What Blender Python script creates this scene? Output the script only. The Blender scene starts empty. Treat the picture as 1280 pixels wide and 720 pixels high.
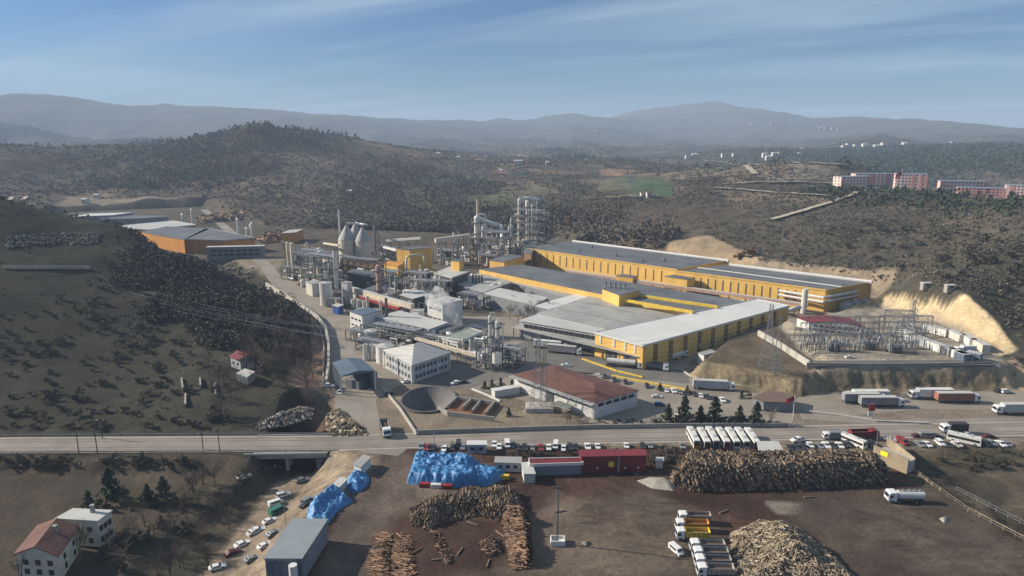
import bpy, math, random
import numpy as np
from mathutils import Vector
random.seed(7); RNG = np.random.default_rng(7)
SC = bpy.context.scene; COL = SC.collection
R = math.radians
# ------------------------------------------------------------------ camera, sky, sun, exposure
FOC, HC = 865.0, 95.0
PITCH = math.atan(195/865)
cd = bpy.data.cameras.new('camera'); cam = bpy.data.objects.new('camera', cd); COL.objects.link(cam)
cd.sensor_width = 36; cd.lens = FOC/1280*36; cd.clip_start = 1; cd.clip_end = 40000
cam.location = (0, 0, HC); cam.rotation_euler = (math.pi/2-PITCH, 0, 0); SC.camera = cam
SUN_EL, SUN_AZ = R(27), R(168)          # azimuth measured from +X towards +Y: the sun stands left and a little beyond
W = bpy.data.worlds.new('World'); SC.world = W; W.use_nodes = True
nt = W.node_tree; nt.nodes.clear()
wo = nt.nodes.new('ShaderNodeOutputWorld'); bg = nt.nodes.new('ShaderNodeBackground')
sky = nt.nodes.new('ShaderNodeTexSky'); sky.sky_type = 'NISHITA'; sky.sun_disc = False
sky.sun_elevation = SUN_EL; sky.sun_rotation = math.pi/2-SUN_AZ
sky.air_density = 1.0; sky.dust_density = 0.3; sky.ozone_density = 4.0; sky.altitude = 800
bg.inputs['Strength'].default_value = 0.046
def N(t, typ, **kw):
    n = t.nodes.new(typ)
    for k, v in kw.items(): setattr(n, k, v)
    return n
def math_node(t, op, a, b=None, clamp=False):
    n = N(t, 'ShaderNodeMath', operation=op); n.use_clamp = clamp
    for i, q in enumerate((a, b)):
        if q is None: continue
        if isinstance(q, (int, float)): n.inputs[i].default_value = q
        else: t.links.new(q, n.inputs[i])
    return n.outputs[0]
# thin cirrus high above: noise over the sky plane (direction / height)
tc = N(nt, 'ShaderNodeTexCoord'); sx = N(nt, 'ShaderNodeSeparateXYZ'); nt.links.new(tc.outputs['Generated'], sx.inputs[0])
zc = math_node(nt, 'MAXIMUM', sx.outputs[2], 0.015)
zc = math_node(nt, 'ADD', zc, 0.05)
px_ = math_node(nt, 'DIVIDE', sx.outputs[0], zc); py_ = math_node(nt, 'DIVIDE', sx.outputs[1], zc)
cb = N(nt, 'ShaderNodeCombineXYZ'); nt.links.new(px_, cb.inputs[0]); nt.links.new(py_, cb.inputs[1])
mpr = N(nt, 'ShaderNodeMapping'); mpr.inputs['Rotation'].default_value = (0, 0, R(38)); nt.links.new(cb.outputs[0], mpr.inputs[0])
mp = N(nt, 'ShaderNodeMapping'); mp.inputs['Scale'].default_value = (0.17, 0.62, 1); mp.inputs['Location'].default_value = (0.3, 7.7, 0)
nt.links.new(mpr.outputs[0], mp.inputs[0])
n1 = N(nt, 'ShaderNodeTexNoise'); n1.inputs['Scale'].default_value = 1.0; n1.inputs['Detail'].default_value = 9; n1.inputs['Roughness'].default_value = 0.50; n1.inputs['Distortion'].default_value = 0.5
nt.links.new(mp.outputs[0], n1.inputs[0])
mp2 = N(nt, 'ShaderNodeMapping'); mp2.inputs['Scale'].default_value = (0.16, 0.16, 1); mp2.inputs['Location'].default_value = (9.3, 1.1, 0)
nt.links.new(cb.outputs[0], mp2.inputs[0])
n2 = N(nt, 'ShaderNodeTexNoise'); n2.inputs['Scale'].default_value = 1.0; n2.inputs['Detail'].default_value = 3
nt.links.new(mp2.outputs[0], n2.inputs[0])
def ramp(x, lo, hi, a=0.0, b=1.0):
    r = N(nt, 'ShaderNodeMapRange', interpolation_type='SMOOTHSTEP'); nt.links.new(x, r.inputs[0])
    for i, q in enumerate((lo, hi, a, b)): r.inputs[i+1].default_value = q
    return r.outputs[0]
cl = math_node(nt, 'MULTIPLY', math_node(nt, 'MULTIPLY', ramp(n1.outputs[0], 0.38, 0.70), ramp(n2.outputs[0], 0.36, 0.62, 0.12, 1.0)), 0.72)
cl = math_node(nt, 'MULTIPLY', cl, ramp(sx.outputs[2], -0.01, 0.03))
mx = N(nt, 'ShaderNodeMix', data_type='RGBA'); nt.links.new(cl, mx.inputs[0])
nt.links.new(sky.outputs[0], mx.inputs[6]); mx.inputs[7].default_value = (10.5, 9.6, 9.2, 1)
tn = N(nt, 'ShaderNodeMix', data_type='RGBA', blend_type='MULTIPLY'); tn.inputs[0].default_value = 1; nt.links.new(mx.outputs[2], tn.inputs[6]); tn.inputs[7].default_value = (0.72, 0.98, 1.22, 1); nt.links.new(tn.outputs[2], bg.inputs['Color']); nt.links.new(bg.outputs[0], wo.inputs[0])
sl = bpy.data.lights.new('sun', 'SUN'); sl.energy = 5.0; sl.angle = R(0.53); sl.color = (1, 0.9, 0.76)
so = bpy.data.objects.new('sun', sl); COL.objects.link(so)
sd = Vector((math.cos(SUN_AZ)*math.cos(SUN_EL), math.sin(SUN_AZ)*math.cos(SUN_EL), math.sin(SUN_EL)))
so.rotation_euler = sd.to_track_quat('Z', 'Y').to_euler(); so.location = (0, 0, 300)
vs = SC.view_settings; vs.view_transform = 'Standard'; vs.look = 'None'; vs.gamma = 1; vs.exposure = 0.60; vs.use_curve_mapping = False
SC.cycles.max_bounces = 4; SC.cycles.diffuse_bounces = 2; SC.cycles.glossy_bounces = 2; SC.cycles.volume_bounces = 1
SC.cycles.transparent_max_bounces = 6; SC.cycles.volume_max_steps = 128; SC.cycles.use_denoising = True

# ------------------------------------------------------------------ measuring: photo pixel (1280 wide) -> place
def ray(u, v):
    x = (u-640)/FOC; y = (360-v)/FOC
    return x, math.cos(PITCH)+y*math.sin(PITCH), -math.sin(PITCH)+y*math.cos(PITCH)
def P(u, v, z=0.0):
    x, y, d = ray(u, v); t = (z-HC)/d
    return Vector((x*t, y*t, z))
def PD(u, v, D):
    x, y, d = ray(u, v); t = D/math.hypot(x, y)
    return (x*t, y*t, HC+d*t)

# ------------------------------------------------------------------ numpy value noise
def vnoise(x, y, s, seed=0):
    x = x/s; y = y/s; xi = np.floor(x).astype(np.int64); yi = np.floor(y).astype(np.int64)
    fx = x-xi; fy = y-yi; fx = fx*fx*(3-2*fx); fy = fy*fy*(3-2*fy)
    def h(a, b):
        n = (a*374761393 + b*668265263 + seed*1442695041) & 0xFFFFFFFF
        n = ((n ^ (n >> 13))*1274126177) & 0xFFFFFFFF
        return ((n ^ (n >> 16)) & 0xFFFF)/32767.5-1
    return (h(xi, yi)*(1-fx)+h(xi+1, yi)*fx)*(1-fy)+(h(xi, yi+1)*(1-fx)+h(xi+1, yi+1)*fx)*fy
def fbm(x, y, s, o=4, seed=0):
    r = 0; a = 1
    for i in range(o): r = r+a*vnoise(x, y, s, seed+i*17); s = s*0.47; a *= 0.5
    return r

# ------------------------------------------------------------------ terrain
cols = {
 0: [(546,262,0),(500,290),(450,325),(400,360),(350,405),(300,450),(250,500),(0,640,20),(0,850,8),(190,1500),(168,1900),(0,2800,30),(150,4300),(122,6000),(0,9000,0)],
 80: [(546,250,0),(500,278),(450,314),(400,352),(350,400),(300,455),(272,500),(0,640,8),(0,900,4),(225,1400),(188,1900),(0,2600,20),(165,3600),(0,4800,60),(120,6200),(0,9000,0)],
 160: [(546,239,0),(500,268),(450,305),(400,345),(350,395),(300,455),(287,480),(0,560,2),(0,900,2),(240,1100),(215,1350),(190,1500),(182,1600),(0,2300,25),(172,3300),(0,4600,60),(131,6200),(0,9500,0)],
 240: [(546,230,0),(500,256),(450,293),(400,334),(350,385),(330,408),(0,480,0),(0,900,1),(240,1050),(215,1250),(190,1400),(171,1560),(0,2300,25),(0,4500,60),(132,6300),(0,9500,0)],
 320: [(546,220,0),(500,248),(450,285),(400,328),(376,352),(0,430,0),(0,720,0),(270,830),(250,930),(220,1150),(190,1350),(156,1500),(0,2400,20),(150,4400),(137,6500),(0,9500,0)],
 400: [(0,700,0),(270,810),(250,920),(220,1150),(190,1400),(166,1600),(0,2400,20),(155,4500),(145,6600),(0,9500,0)],
 480: [(0,710,0),(265,830),(240,980),(215,1200),(195,1450),(180,1700),(0,2300,30),(168,4500),(151,7000),(0,9500,0)],
 560: [(0,680,1),(275,760),(250,900),(225,1150),(205,1400),(187,1750),(0,2300,25),(170,4500),(150,7000),(0,9500,0)],
 640: [(0,618,0),(280,690),(260,790),(240,900),(220,1150),(205,1400),(198,1600),(0,2300,10),(178,3500),(165,5000),(152,7000),(0,9500,0)],
 715: [(0,560,3),(290,610),(265,740),(245,880),(225,1080),(205,1400),(193,1700),(0,2400,10),(180,3500),(160,5000),(138,7300),(0,9500,0)],
 800: [(300,560),(280,620),(255,740),(235,900),(215,1200),(203,1500),(0,2000,0),(185,2800),(172,4000),(150,6500),(136,8000),(0,10500,0)],
 880: [(318,510),(290,570),(262,660),(240,800),(220,1050),(205,1350),(0,1900,0),(185,2700),(170,4000),(148,6500),(130,8000),(0,10500,0)],
 960: [(335,470),(310,520),(280,600),(250,700),(238,800),(215,1000),(205,1200),(0,1700,5),(190,2300),(178,3500),(165,4500),(140,7000),(0,9500,0)],
 1040: [(345,450),(320,500),(290,560),(262,640),(241,720),(0,820,27),(205,1100),(0,1600,0),(192,2300),(175,3500),(160,4800),(147,6500),(0,9500,0)],
 1120: [(362,392),(352,425),(320,500),(290,570),(265,640),(243,720),(0,800,30),(0,1000,25),(0,1400,0),(192,2200),(180,2700),(165,3500),(145,5500),(0,9500,0)],
 1160: [(361,380),(345,412),(315,490)],
 1240: [(400,353),(375,378),(345,420),(310,475)],
 1262: [(440,337)],
 1200: [(367,371),(352,396),(335,440),(310,510),(280,580),(262,640),(250,690),(0,760,30),(0,1000,20),(0,1300,0),(190,2100),(180,2700),(160,4500),(156,5500),(0,9000,0)],
 1280: [(455,330),(430,345),(400,370),(370,400),(340,435),(310,480),(280,540),(258,620),(0,740,31),(0,1300,0),(190,1900),(183,2400),(160,4500),(0,8000,0)],
}
for u_, v_, D_ in ((205,129,6300),(290,138,6400),(350,141,6500),(440,150,6800),(520,153,7000),(600,154,7000),(655,154,7000),(680,146,7200),(745,146,7300),(765,150,7400),(790,139,7700),(820,135,8000),(850,134,8000),(905,129,8000),(928,137,7700),(985,142,7200),(1000,146,7000),(1070,147,6500),(1150,148,5600),(1165,152,5500),(1230,158,5000),(665,151,7100),(735,142,7300),(755,152,7500),(775,146,7600),(570,149,7000),(625,150,7000),(30,121,6000),(130,126,6200)):
    cols.setdefault(u_, []).extend([(0, D_*.62, 70), (v_, D_), (0, D_*1.3, 0)])
cols[0] = cols.get(0); cpts = []
for u, L in cols.items():
    for e in L:
        if len(e) == 2: x, y, z = PD(u, e[0], e[1])
        else:
            x, y, _ = PD(u, 300, e[1]); z = e[2]
        cpts.append((math.atan2(x, y), math.log(math.hypot(x, y)), z))
        if u in (0, 1280):
            for k in (0.12, 0.3, 0.6): cpts.append((math.atan2(x, y)+(k if u else -k), math.log(math.hypot(x, y)), z*(1-0.2*k)))
for a in (-1.2, -0.9, -0.65, -0.45, -0.3):
    for r_ in (70, 110, 150, 180): cpts.append((a, math.log(r_), -5))
for a in (-0.1, 0.2, 0.45, 0.7, 1.0, 1.3):
    for r_ in (70, 130, 190): cpts.append((a, math.log(r_), -1.5))
CP = np.array(cpts); MQC = 0.022
def _phi(a0, l0): return np.sqrt(((a0[:, None]-CP[None, :, 0])*1.3)**2+(l0[:, None]-CP[None, :, 1])**2+MQC**2)
KM = _phi(CP[:, 0], CP[:, 1]); nC = len(CP)
A_ = np.zeros((nC+1, nC+1)); A_[:nC, :nC] = KM-np.eye(nC)*0.0008; A_[:nC, nC] = 1; A_[nC, :nC] = 1
MEANZ = 0.0
WT = np.linalg.solve(A_, np.append(CP[:, 2]-MEANZ, 0))
def base_h(x, y):
    a = np.arctan2(x, y); l = np.log(np.maximum(np.hypot(x, y), 60)); out = np.empty_like(a)
    for i in range(0, len(a), 60000): out[i:i+60000] = _phi(a[i:i+60000], l[i:i+60000])@WT[:nC]+WT[nC]
    return out
def polydist(x, y, poly):
    """0 inside, distance outside"""
    d = np.full(x.shape, 1e9); ins = np.zeros(x.shape, bool); n = len(poly)
    for i in range(n):
        ax, ay = poly[i][0], poly[i][1]; bx, by = poly[(i+1) % n][0], poly[(i+1) % n][1]
        ex, ey = bx-ax, by-ay; t = np.clip(((x-ax)*ex+(y-ay)*ey)/max(ex*ex+ey*ey, 1e-9), 0, 1)
        d = np.minimum(d, np.hypot(x-ax-t*ex, y-ay-t*ey))
        if ay != by:
            c = (ay > y) != (by > y); xx = ax+(y-ay)*(bx-ax)/(by-ay); ins ^= c & (x < xx)
    d[ins] = 0
    return d
def pp(L, z=0): return [tuple(P(u, v, z)) for u, v in L]
ROADC = [P(-420, 570), P(0, 556.5), P(420, 554), P(640, 547), P(860, 543.5), P(1280, 536), P(1900, 524)]
def strip(pts, w):
    L, Rr = [], []
    for i, p in enumerate(pts):
        a = pts[max(i-1, 0)]; b = pts[min(i+1, len(pts)-1)]; d = Vector((b[0]-a[0], b[1]-a[1], 0)).normalized(); n = Vector((-d.y, d.x, 0))
        L.append(Vector((p[0], p[1], 0))+n*w/2); Rr.append(Vector((p[0], p[1], 0))-n*w/2)
    return L, Rr
def strip_poly(pts, w):
    L, Rr = strip(pts, w); return [tuple(p) for p in L+Rr[::-1]]
RW = 11.5
bridgeA, bridgeB = P(326, 556.5), P(402, 555)
PLANT = pp([(428,553),(404,505),(396,450),(402,405),(372,372),(330,338),(290,322),(225,322),(100,292),(60,272),(90,258),(250,258),(330,285),(420,287),(560,292),(690,300),(760,314),(925,343),(1095,372),(1118,386),(1040,400),(940,420),(868,452),(880,478),(960,488),(1280,489),(1700,480),(2200,520),(1700,534),(1282,545),(1150,560),(1150,592),(1330,720),(1500,900),(200,900),(300,800),(345,712),(385,655),(455,575)])
REG = [(PLANT, 0.0, 14.0),
       (strip_poly([P(-420,570), P(0,556.5), P(322,556.5)], RW+3), 0.0, 7.0),
       (pp([(1013,456),(1246,454),(1238,434),(1172,402),(1100,384),(1040,392),(985,402),(950,405)], 8), 8.0, 8.0),
       (pp([(882,452),(1002,470),(1015,455),(962,400),(912,424)], 6), 5.6, 7.0)]
CREEK = [P(392, 500), P(384, 525), P(372, 556), P(350, 590), P(300, 625), P(235, 668), P(170, 730)]
BLUFF = [tuple(PD(u, v, D)[:2]) for u, v, D in ((1085,392,372),(1110,366,392),(1160,362,380),(1205,368,371),(1242,401,353),(1264,440,337),(1236,446,324),(1190,425,338),(1130,408,350))]
BASIN = (P(536,500).x, P(536,500).y, 9.6, 12.0)
def height(x, y, detail=True):
    x = np.asarray(x, float); y = np.asarray(y, float); r = np.hypot(x, y)
    z = base_h(x, y)
    if detail:
        am = np.clip((r-150)/400, 0.15, 1)
        z = z+fbm(x, y, 130, 3, 3)*4.2*am+fbm(x, y, 26, 3, 9)*0.9*np.clip(r/500, 0.4, 2)
        z = z+fbm(x, y, 700, 4, 5)*np.clip((r-1200)/4000, 0, 1)*22-np.abs(fbm(x, y, 620, 3, 11))*np.clip((r-900)/3500, 0, 1)*np.clip((6500-r)/2500, .25, 1)*70
    for poly, zr, bl in REG:
        m = r < 1000
        d = polydist(x[m], y[m], poly)
        w = 1-np.clip(d/bl, 0, 1); w = w*w*(3-2*w); zm = z[m]
        wob = fbm(x[m], y[m], 7, 3, 21)*0.55*np.clip(d/3, 0, 1)*np.clip(1.6-d/bl, 0, 1) if detail else 0
        if detail and zr > 4: wob = wob-w*(1-w)*4*(np.clip(1-np.abs(vnoise(x[m]+y[m]*.15, y[m]*.2, 1.9, 67)), 0, 1)**2*.8+fbm(x[m], y[m], 5, 3, 69)*.5)
        z[m] = zm*(1-w)+zr*w+wob
    if detail:
        m = (x > 150) & (x < 330) & (y > 285) & (y < 400); bd = polydist(x[m], y[m], BLUFF); bw_ = np.clip(1-bd/4, 0, 1)
        z[m] = z[m]-bw_*(1-np.abs(vnoise(x[m]+.6*y[m], (y[m]-.6*x[m])*.4, 6, 61)))**3*.7+bw_*fbm(x[m], y[m], 11, 4, 63)*.8
    m = r < 420
    xx, yy = x[m], y[m]; d = np.full(xx.shape, 1e9)
    for a, b in zip(CREEK[:-1], CREEK[1:]):
        ex, ey = b.x-a.x, b.y-a.y; t = np.clip(((xx-a.x)*ex+(yy-a.y)*ey)/(ex*ex+ey*ey), 0, 1)
        d = np.minimum(d, np.hypot(xx-a.x-t*ex, yy-a.y-t*ey))
    w = 1-np.clip((d-5)/7, 0, 1); w = w*w*(3-2*w)
    z[m] = z[m]*(1-w)+np.minimum(z[m], -6.5)*w
    b = (xx-BASIN[0])**2/BASIN[2]**2+(yy-BASIN[1])**2/BASIN[3]**2; zz = z[m]; zz[b < 0.94] = -7.5; z[m] = zz
    return z
def hz(x, y): return float(height(np.array([x]), np.array([y]))[0])
_T = {}
def G(u, v, near=110, far=9000):
    """where the photo's line of sight meets the ground"""
    x, y, d = ray(u, v); k = math.hypot(x, y)
    D = np.exp(np.linspace(math.log(near), math.log(far), 420)); t = D/k
    dz = HC+d*t-height(x*t, y*t)
    i = np.argmax(dz < 0)
    if dz[i] >= 0: i = len(D)-1
    t0, t1 = t[max(i-1, 0)], t[i]; tt = np.linspace(t0, t1, 24); z = height(x*tt, y*tt); q = HC+d*tt-z
    j = int(np.argmax(q < 0)) if (q < 0).any() else 23
    return Vector((x*tt[j], y*tt[j], z[j]))

# ------------------------------------------------------------------ mesh helper
class M:
    def __init__(s): s.v = []; s.f = []
    def add(s, v, f):
        n = len(s.v); s.v += [tuple(p) for p in v]; s.f += [tuple(i+n for i in q) for q in f]; return s
    def box(s, x, y, z, lx, ly, lz, rz=0, tx=1, ty=1):
        c, q = math.cos(rz), math.sin(rz); V = []
        for zz, sxx, syy in ((z, 1, 1), (z+lz, tx, ty)):
            for a, b in ((-1, -1), (1, -1), (1, 1), (-1, 1)):
                px, py = a*lx/2*sxx, b*ly/2*syy; V.append((x+px*c-py*q, y+px*q+py*c, zz))
        return s.add(V, [(3,2,1,0),(4,5,6,7),(0,1,5,4),(1,2,6,5),(2,3,7,6),(3,0,4,7)])
    def prism(s, poly, z0, z1, bottom=False):
        n = len(poly); z1 = z1 if isinstance(z1, (list, tuple)) else [z1]*n
        V = [(p[0], p[1], z0) for p in poly]+[(p[0], p[1], z) for p, z in zip(poly, z1)]
        F = [(i, (i+1) % n, n+(i+1) % n, n+i) for i in range(n)]+[tuple(range(n, 2*n))]
        if bottom: F.append(tuple(range(n-1, -1, -1)))
        return s.add(V, F)
    def cyl(s, a, b, r, r2=None, n=8, cap=True):
        r2 = r if r2 is None else r2; a = Vector(a); b = Vector(b); d = (b-a)
        if d.length < 1e-6: return s
        d.normalize(); u = d.orthogonal().normalized(); w = d.cross(u); V = []
        for p, rr in ((a, r), (b, r2)):
            for i in range(n):
                t = 2*math.pi*i/n; V.append(p+u*math.cos(t)*rr+w*math.sin(t)*rr)
        F = [(i, (i+1) % n, n+(i+1) % n, n+i) for i in range(n)]
        if cap: F += [tuple(range(n-1, -1, -1)), tuple(range(n, 2*n))]
        return s.add(V, F)
    def tube(s, pts, r, n=8):
        for a, b in zip(pts[:-1], pts[1:]):
            s.cyl(a, b, r, n=n)
        for p in pts[1:-1]: s.ball(p, r*1.02, 6, 4)
        return s
    def ball(s, c, r, n=10, m=6, sz=1.0, half=False):
        V = []; F = []
        lo = 0 if half else -math.pi/2
        for j in range(m+1):
            t = lo+(math.pi/2-lo)*j/m
            for i in range(n):
                a = 2*math.pi*i/n; V.append((c[0]+r*math.cos(t)*math.cos(a), c[1]+r*math.cos(t)*math.sin(a), c[2]+r*math.sin(t)*sz))
        for j in range(m):
            for i in range(n): F.append((j*n+i, j*n+(i+1) % n, (j+1)*n+(i+1) % n, (j+1)*n+i))
        return s.add(V, F)
    def build(s, name, mat, parent=None, smooth=False):
        me = bpy.data.meshes.new(name); me.from_pydata(s.v, [], s.f); me.materials.append(mat); me.update()
        if smooth: me.polygons.foreach_set('use_smooth', [True]*len(me.polygons))
        o = bpy.data.objects.new(name, me); COL.objects.link(o); o.parent = parent; return o
def npmesh(name, V, F, mat, parent=None, smooth=False):
    """V (n,3) F (m,3|4) numpy"""
    me = bpy.data.meshes.new(name); me.vertices.add(len(V)); me.vertices.foreach_set('co', np.asarray(V, np.float32).ravel())
    F = np.asarray(F, np.int32); k = F.shape[1]; me.loops.add(F.size); me.loops.foreach_set('vertex_index', F.ravel())
    me.polygons.add(len(F)); me.polygons.foreach_set('loop_start', np.arange(0, F.size, k, dtype=np.int32))
    if smooth: me.polygons.foreach_set('use_smooth', np.ones(len(F), bool))
    me.update(calc_edges=True); me.materials.append(mat)
    o = bpy.data.objects.new(name, me); COL.objects.link(o); o.parent = parent; return o
def tag(o, label=None, cat=None, group=None, kind=None):
    if label: o['label'] = label
    if cat: o['category'] = cat
    if group: o['group'] = group
    if kind: o['kind'] = kind
    return o
def thing(name, label, cat, loc=(0, 0, 0), rz=0, group=None):
    o = bpy.data.objects.new(name, None); COL.objects.link(o); o.location = loc; o.rotation_euler = (0, 0, rz); o.empty_display_size = 1
    return tag(o, label, cat, group)
def dup(root, loc, rz=0, label=None, group=None, sc=None):
    r = root.copy(); COL.objects.link(r); r.location = loc; r.rotation_euler = (0, 0, rz)
    if label: r['label'] = label
    if group: r['group'] = group
    if sc is not None: r.scale = sc if isinstance(sc, (tuple, list)) else (sc,)*3
    for ch in list(root.children):
        c = ch.copy(); COL.objects.link(c); c.parent = r
        for g in list(ch.children):
            d = g.copy(); COL.objects.link(d); d.parent = c
    return r
ORD = ['first','second','third','fourth','fifth','sixth','seventh','eighth','ninth','tenth','eleventh','twelfth','thirteenth','fourteenth','fifteenth','sixteenth','seventeenth','eighteenth','nineteenth','twentieth','twenty-first','twenty-second','twenty-third','twenty-fourth','twenty-fifth']

# ------------------------------------------------------------------ materials
_m = {}
def mat(name, c, rough=0.8, metal=0, var=0.25, scale=0.5, bump=0.0, corr=0.0, corr_dir=0, dirt=None, spec=0.3, streak=0.0, isl=0.0):
    if name in _m: return _m[name]
    m = bpy.data.materials.new(name); m.use_nodes = True; t = m.node_tree; b = t.nodes['Principled BSDF']
    b.inputs['Roughness'].default_value = rough; b.inputs['Metallic'].default_value = metal; b.inputs['Specular IOR Level'].default_value = spec
    tcn = N(t, 'ShaderNodeTexCoord'); co = tcn.outputs['Object']
    oi = N(t, 'ShaderNodeObjectInfo')
    mpn = N(t, 'ShaderNodeMapping'); t.links.new(co, mpn.inputs[0])
    rv = N(t, 'ShaderNodeVectorMath', operation='SCALE'); t.links.new(oi.outputs['Location'], rv.inputs[0]); rv.inputs['Scale'].default_value = 0.37
    t.links.new(rv.outputs[0], mpn.inputs['Location'])
    if streak: mpn.inputs['Scale'].default_value = (1, 1, 0.12)
    n = N(t, 'ShaderNodeTexNoise'); n.inputs['Scale'].default_value = scale; n.inputs['Detail'].default_value = 6; n.inputs['Roughness'].default_value = 0.65
    t.links.new(mpn.outputs[0], n.inputs[0])
    mr = N(t, 'ShaderNodeMapRange'); mr.inputs[1].default_value = 0.3; mr.inputs[2].default_value = 0.7; t.links.new(n.outputs[0], mr.inputs[0])
    mix = N(t, 'ShaderNodeMix', data_type='RGBA'); t.links.new(mr.outputs[0], mix.inputs[0])
    d = dirt or tuple(q*(1-var) for q in c)
    mix.inputs[6].default_value = (*d, 1); mix.inputs[7].default_value = (*[min(q*(1+var*0.5), 1) for q in c], 1)
    out = mix.outputs[2]
    if isl:
        ge = N(t, 'ShaderNodeNewGeometry'); mi = N(t, 'ShaderNodeMapRange'); mi.inputs[3].default_value = 1-isl; mi.inputs[4].default_value = 1+isl; t.links.new(ge.outputs['Random Per Island'], mi.inputs[0])
        vm = N(t, 'ShaderNodeVectorMath', operation='SCALE'); t.links.new(out, vm.inputs[0]); t.links.new(mi.outputs[0], vm.inputs['Scale']); out = vm.outputs[0]
    t.links.new(out, b.inputs['Base Color'])
    if bump or corr:
        bp = N(t, 'ShaderNodeBump'); bp.inputs['Strength'].default_value = 0.6; bp.inputs['Distance'].default_value = bump or corr
        if corr:
            w = N(t, 'ShaderNodeTexWave'); w.inputs['Scale'].default_value = 1.4; w.bands_direction = 'DIAGONAL' if corr_dir == 2 else ('X' if corr_dir == 0 else 'Y'); t.links.new(co, w.inputs[0]); t.links.new(w.outputs[1], bp.inputs['Height'])
        else:
            nb = N(t, 'ShaderNodeTexNoise'); nb.inputs['Scale'].default_value = scale*5; nb.inputs['Detail'].default_value = 5; t.links.new(co, nb.inputs[0]); t.links.new(nb.outputs[0], bp.inputs['Height'])
        t.links.new(bp.outputs[0], b.inputs['Normal'])
    _m[name] = m; return m
YEL = mat('yellow_cladding', (0.78, 0.49, 0.13), 0.55, var=0.2, scale=0.12, corr=0.05, corr_dir=2, streak=1)
ORG = mat('orange_cladding', (0.6, 0.26, 0.05), 0.6, var=0.2, scale=0.15, streak=1)
BRN = mat('brown_cladding', (0.22, 0.13, 0.07), 0.7, var=0.3, scale=0.2)
GRF = mat('grey_sheet_roof', (0.36, 0.355, 0.33), 0.6, var=0.3, scale=0.08, corr=0.06, corr_dir=2)
DRF = mat('dark_sheet_roof', (0.14, 0.145, 0.15), 0.6, var=0.4, scale=0.07, corr=0.05, corr_dir=2)
WRF = mat('white_sheet_roof', (0.64, 0.63, 0.59), 0.5, var=0.14, scale=0.06, corr=0.05, corr_dir=2)
LRF = mat('light_sheet_roof', (0.50, 0.49, 0.455), 0.55, var=0.14, scale=0.09, corr=0.05, corr_dir=2)
GNR = mat('greenish_roof', (0.27, 0.30, 0.25), 0.7, var=0.2, scale=0.15)
BRF = mat('blue_grey_roof', (0.11, 0.145, 0.19), 0.5, var=0.15, scale=0.15, corr=0.05)
RRF = mat('red_tile_roof', (0.15, 0.072, 0.055), 0.8, var=0.35, scale=0.25, bump=0.1)
MRF = mat('maroon_sheet', (0.20, 0.03, 0.035), 0.55, var=0.25, scale=0.2, corr=0.08)
PNK = mat('pink_render', (0.60, 0.29, 0.25), 0.8, var=0.15)
PNL = mat('pale_pink_render', (0.80, 0.55, 0.48), 0.8, var=0.1)
WHT = mat('white_paint', (0.66, 0.65, 0.61), 0.5, var=0.14, scale=0.5)
OWT = mat('off_white_wall', (0.56, 0.54, 0.48), 0.75, var=0.18, scale=0.3, streak=1)
CRM = mat('cream_render', (0.66, 0.60, 0.47), 0.8, var=0.15, scale=0.3)
CON = mat('concrete', (0.32, 0.30, 0.27), 0.85, var=0.25, scale=0.4, bump=0.05)
CNL = mat('pale_concrete', (0.46, 0.43, 0.37), 0.85, var=0.2, scale=0.35, bump=0.04)
STL = mat('galvanised_steel', (0.30, 0.305, 0.31), 0.45, 0.35, var=0.3, scale=1.0)
STD = mat('dark_steel', (0.10, 0.10, 0.105), 0.6, 0.2, var=0.4, scale=1.0)
SIL = mat('insulated_vessel', (0.72, 0.70, 0.65), 0.4, 0.25, var=0.28, scale=0.5, streak=1)
BEI = mat('beige_vessel', (0.60, 0.53, 0.40), 0.6, 0.0, var=0.25, scale=0.5, streak=1)
PKV = mat('rusty_pink_vessel', (0.45, 0.30, 0.24), 0.7, 0.0, var=0.3, scale=0.5, streak=1)
RST = mat('rust', (0.22, 0.10, 0.05), 0.9, 0, var=0.5, scale=1.0)
GLS = mat('dark_glass', (0.025, 0.03, 0.035), 0.15, 0, var=0.2, scale=0.5, spec=0.6)
GLP = mat('blue_grey_glass', (0.07, 0.085, 0.10), 0.2, 0, var=0.2, scale=0.5, spec=0.6)
TYR = mat('tyre_rubber', (0.02, 0.02, 0.02), 0.9, var=0.3)
BLU = mat('blue_tarpaulin', (0.045, 0.20, 0.43), 0.5, var=0.5, scale=0.4, bump=0.25, spec=0.5)
BLP = mat('blue_paint', (0.04, 0.09, 0.30), 0.5)
REDP = mat('red_paint', (0.30, 0.035, 0.035), 0.5)
YEP = mat('yellow_paint', (0.72, 0.50, 0.06), 0.6)
GRNP = mat('teal_sheet', (0.16, 0.28, 0.26), 0.6)
GREY = mat('grey_wall', (0.23, 0.24, 0.25), 0.7, var=0.2, scale=0.3, corr=0.06)
LGW = mat('pale_grey_wall', (0.42, 0.44, 0.45), 0.7, var=0.15, scale=0.3)
BARK = mat('bark', (0.085, 0.065, 0.05), 0.95, var=0.4)
TWIG = mat('bare_twigs', (0.145, 0.12, 0.095), 0.95, var=0.4, scale=0.3)
SCRB = mat('scrub_leaves', (0.125, 0.115, 0.083), 0.95, var=0.5, scale=0.05, isl=.45)
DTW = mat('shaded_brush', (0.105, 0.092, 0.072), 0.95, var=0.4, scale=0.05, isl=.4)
EVG = mat('dark_conifer', (0.055, 0.075, 0.048), 0.9, var=0.5, scale=0.8)
AUT = mat('russet_foliage', (0.20, 0.11, 0.045), 0.9, var=0.4, scale=0.6)
LOGM = mat('log_wood', (0.25, 0.18, 0.12), 0.9, var=0.5, scale=0.25, isl=.8)
LOGD = mat('dark_log_bark', (0.13, 0.085, 0.058), 0.9, var=0.5, scale=1.0)
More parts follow.
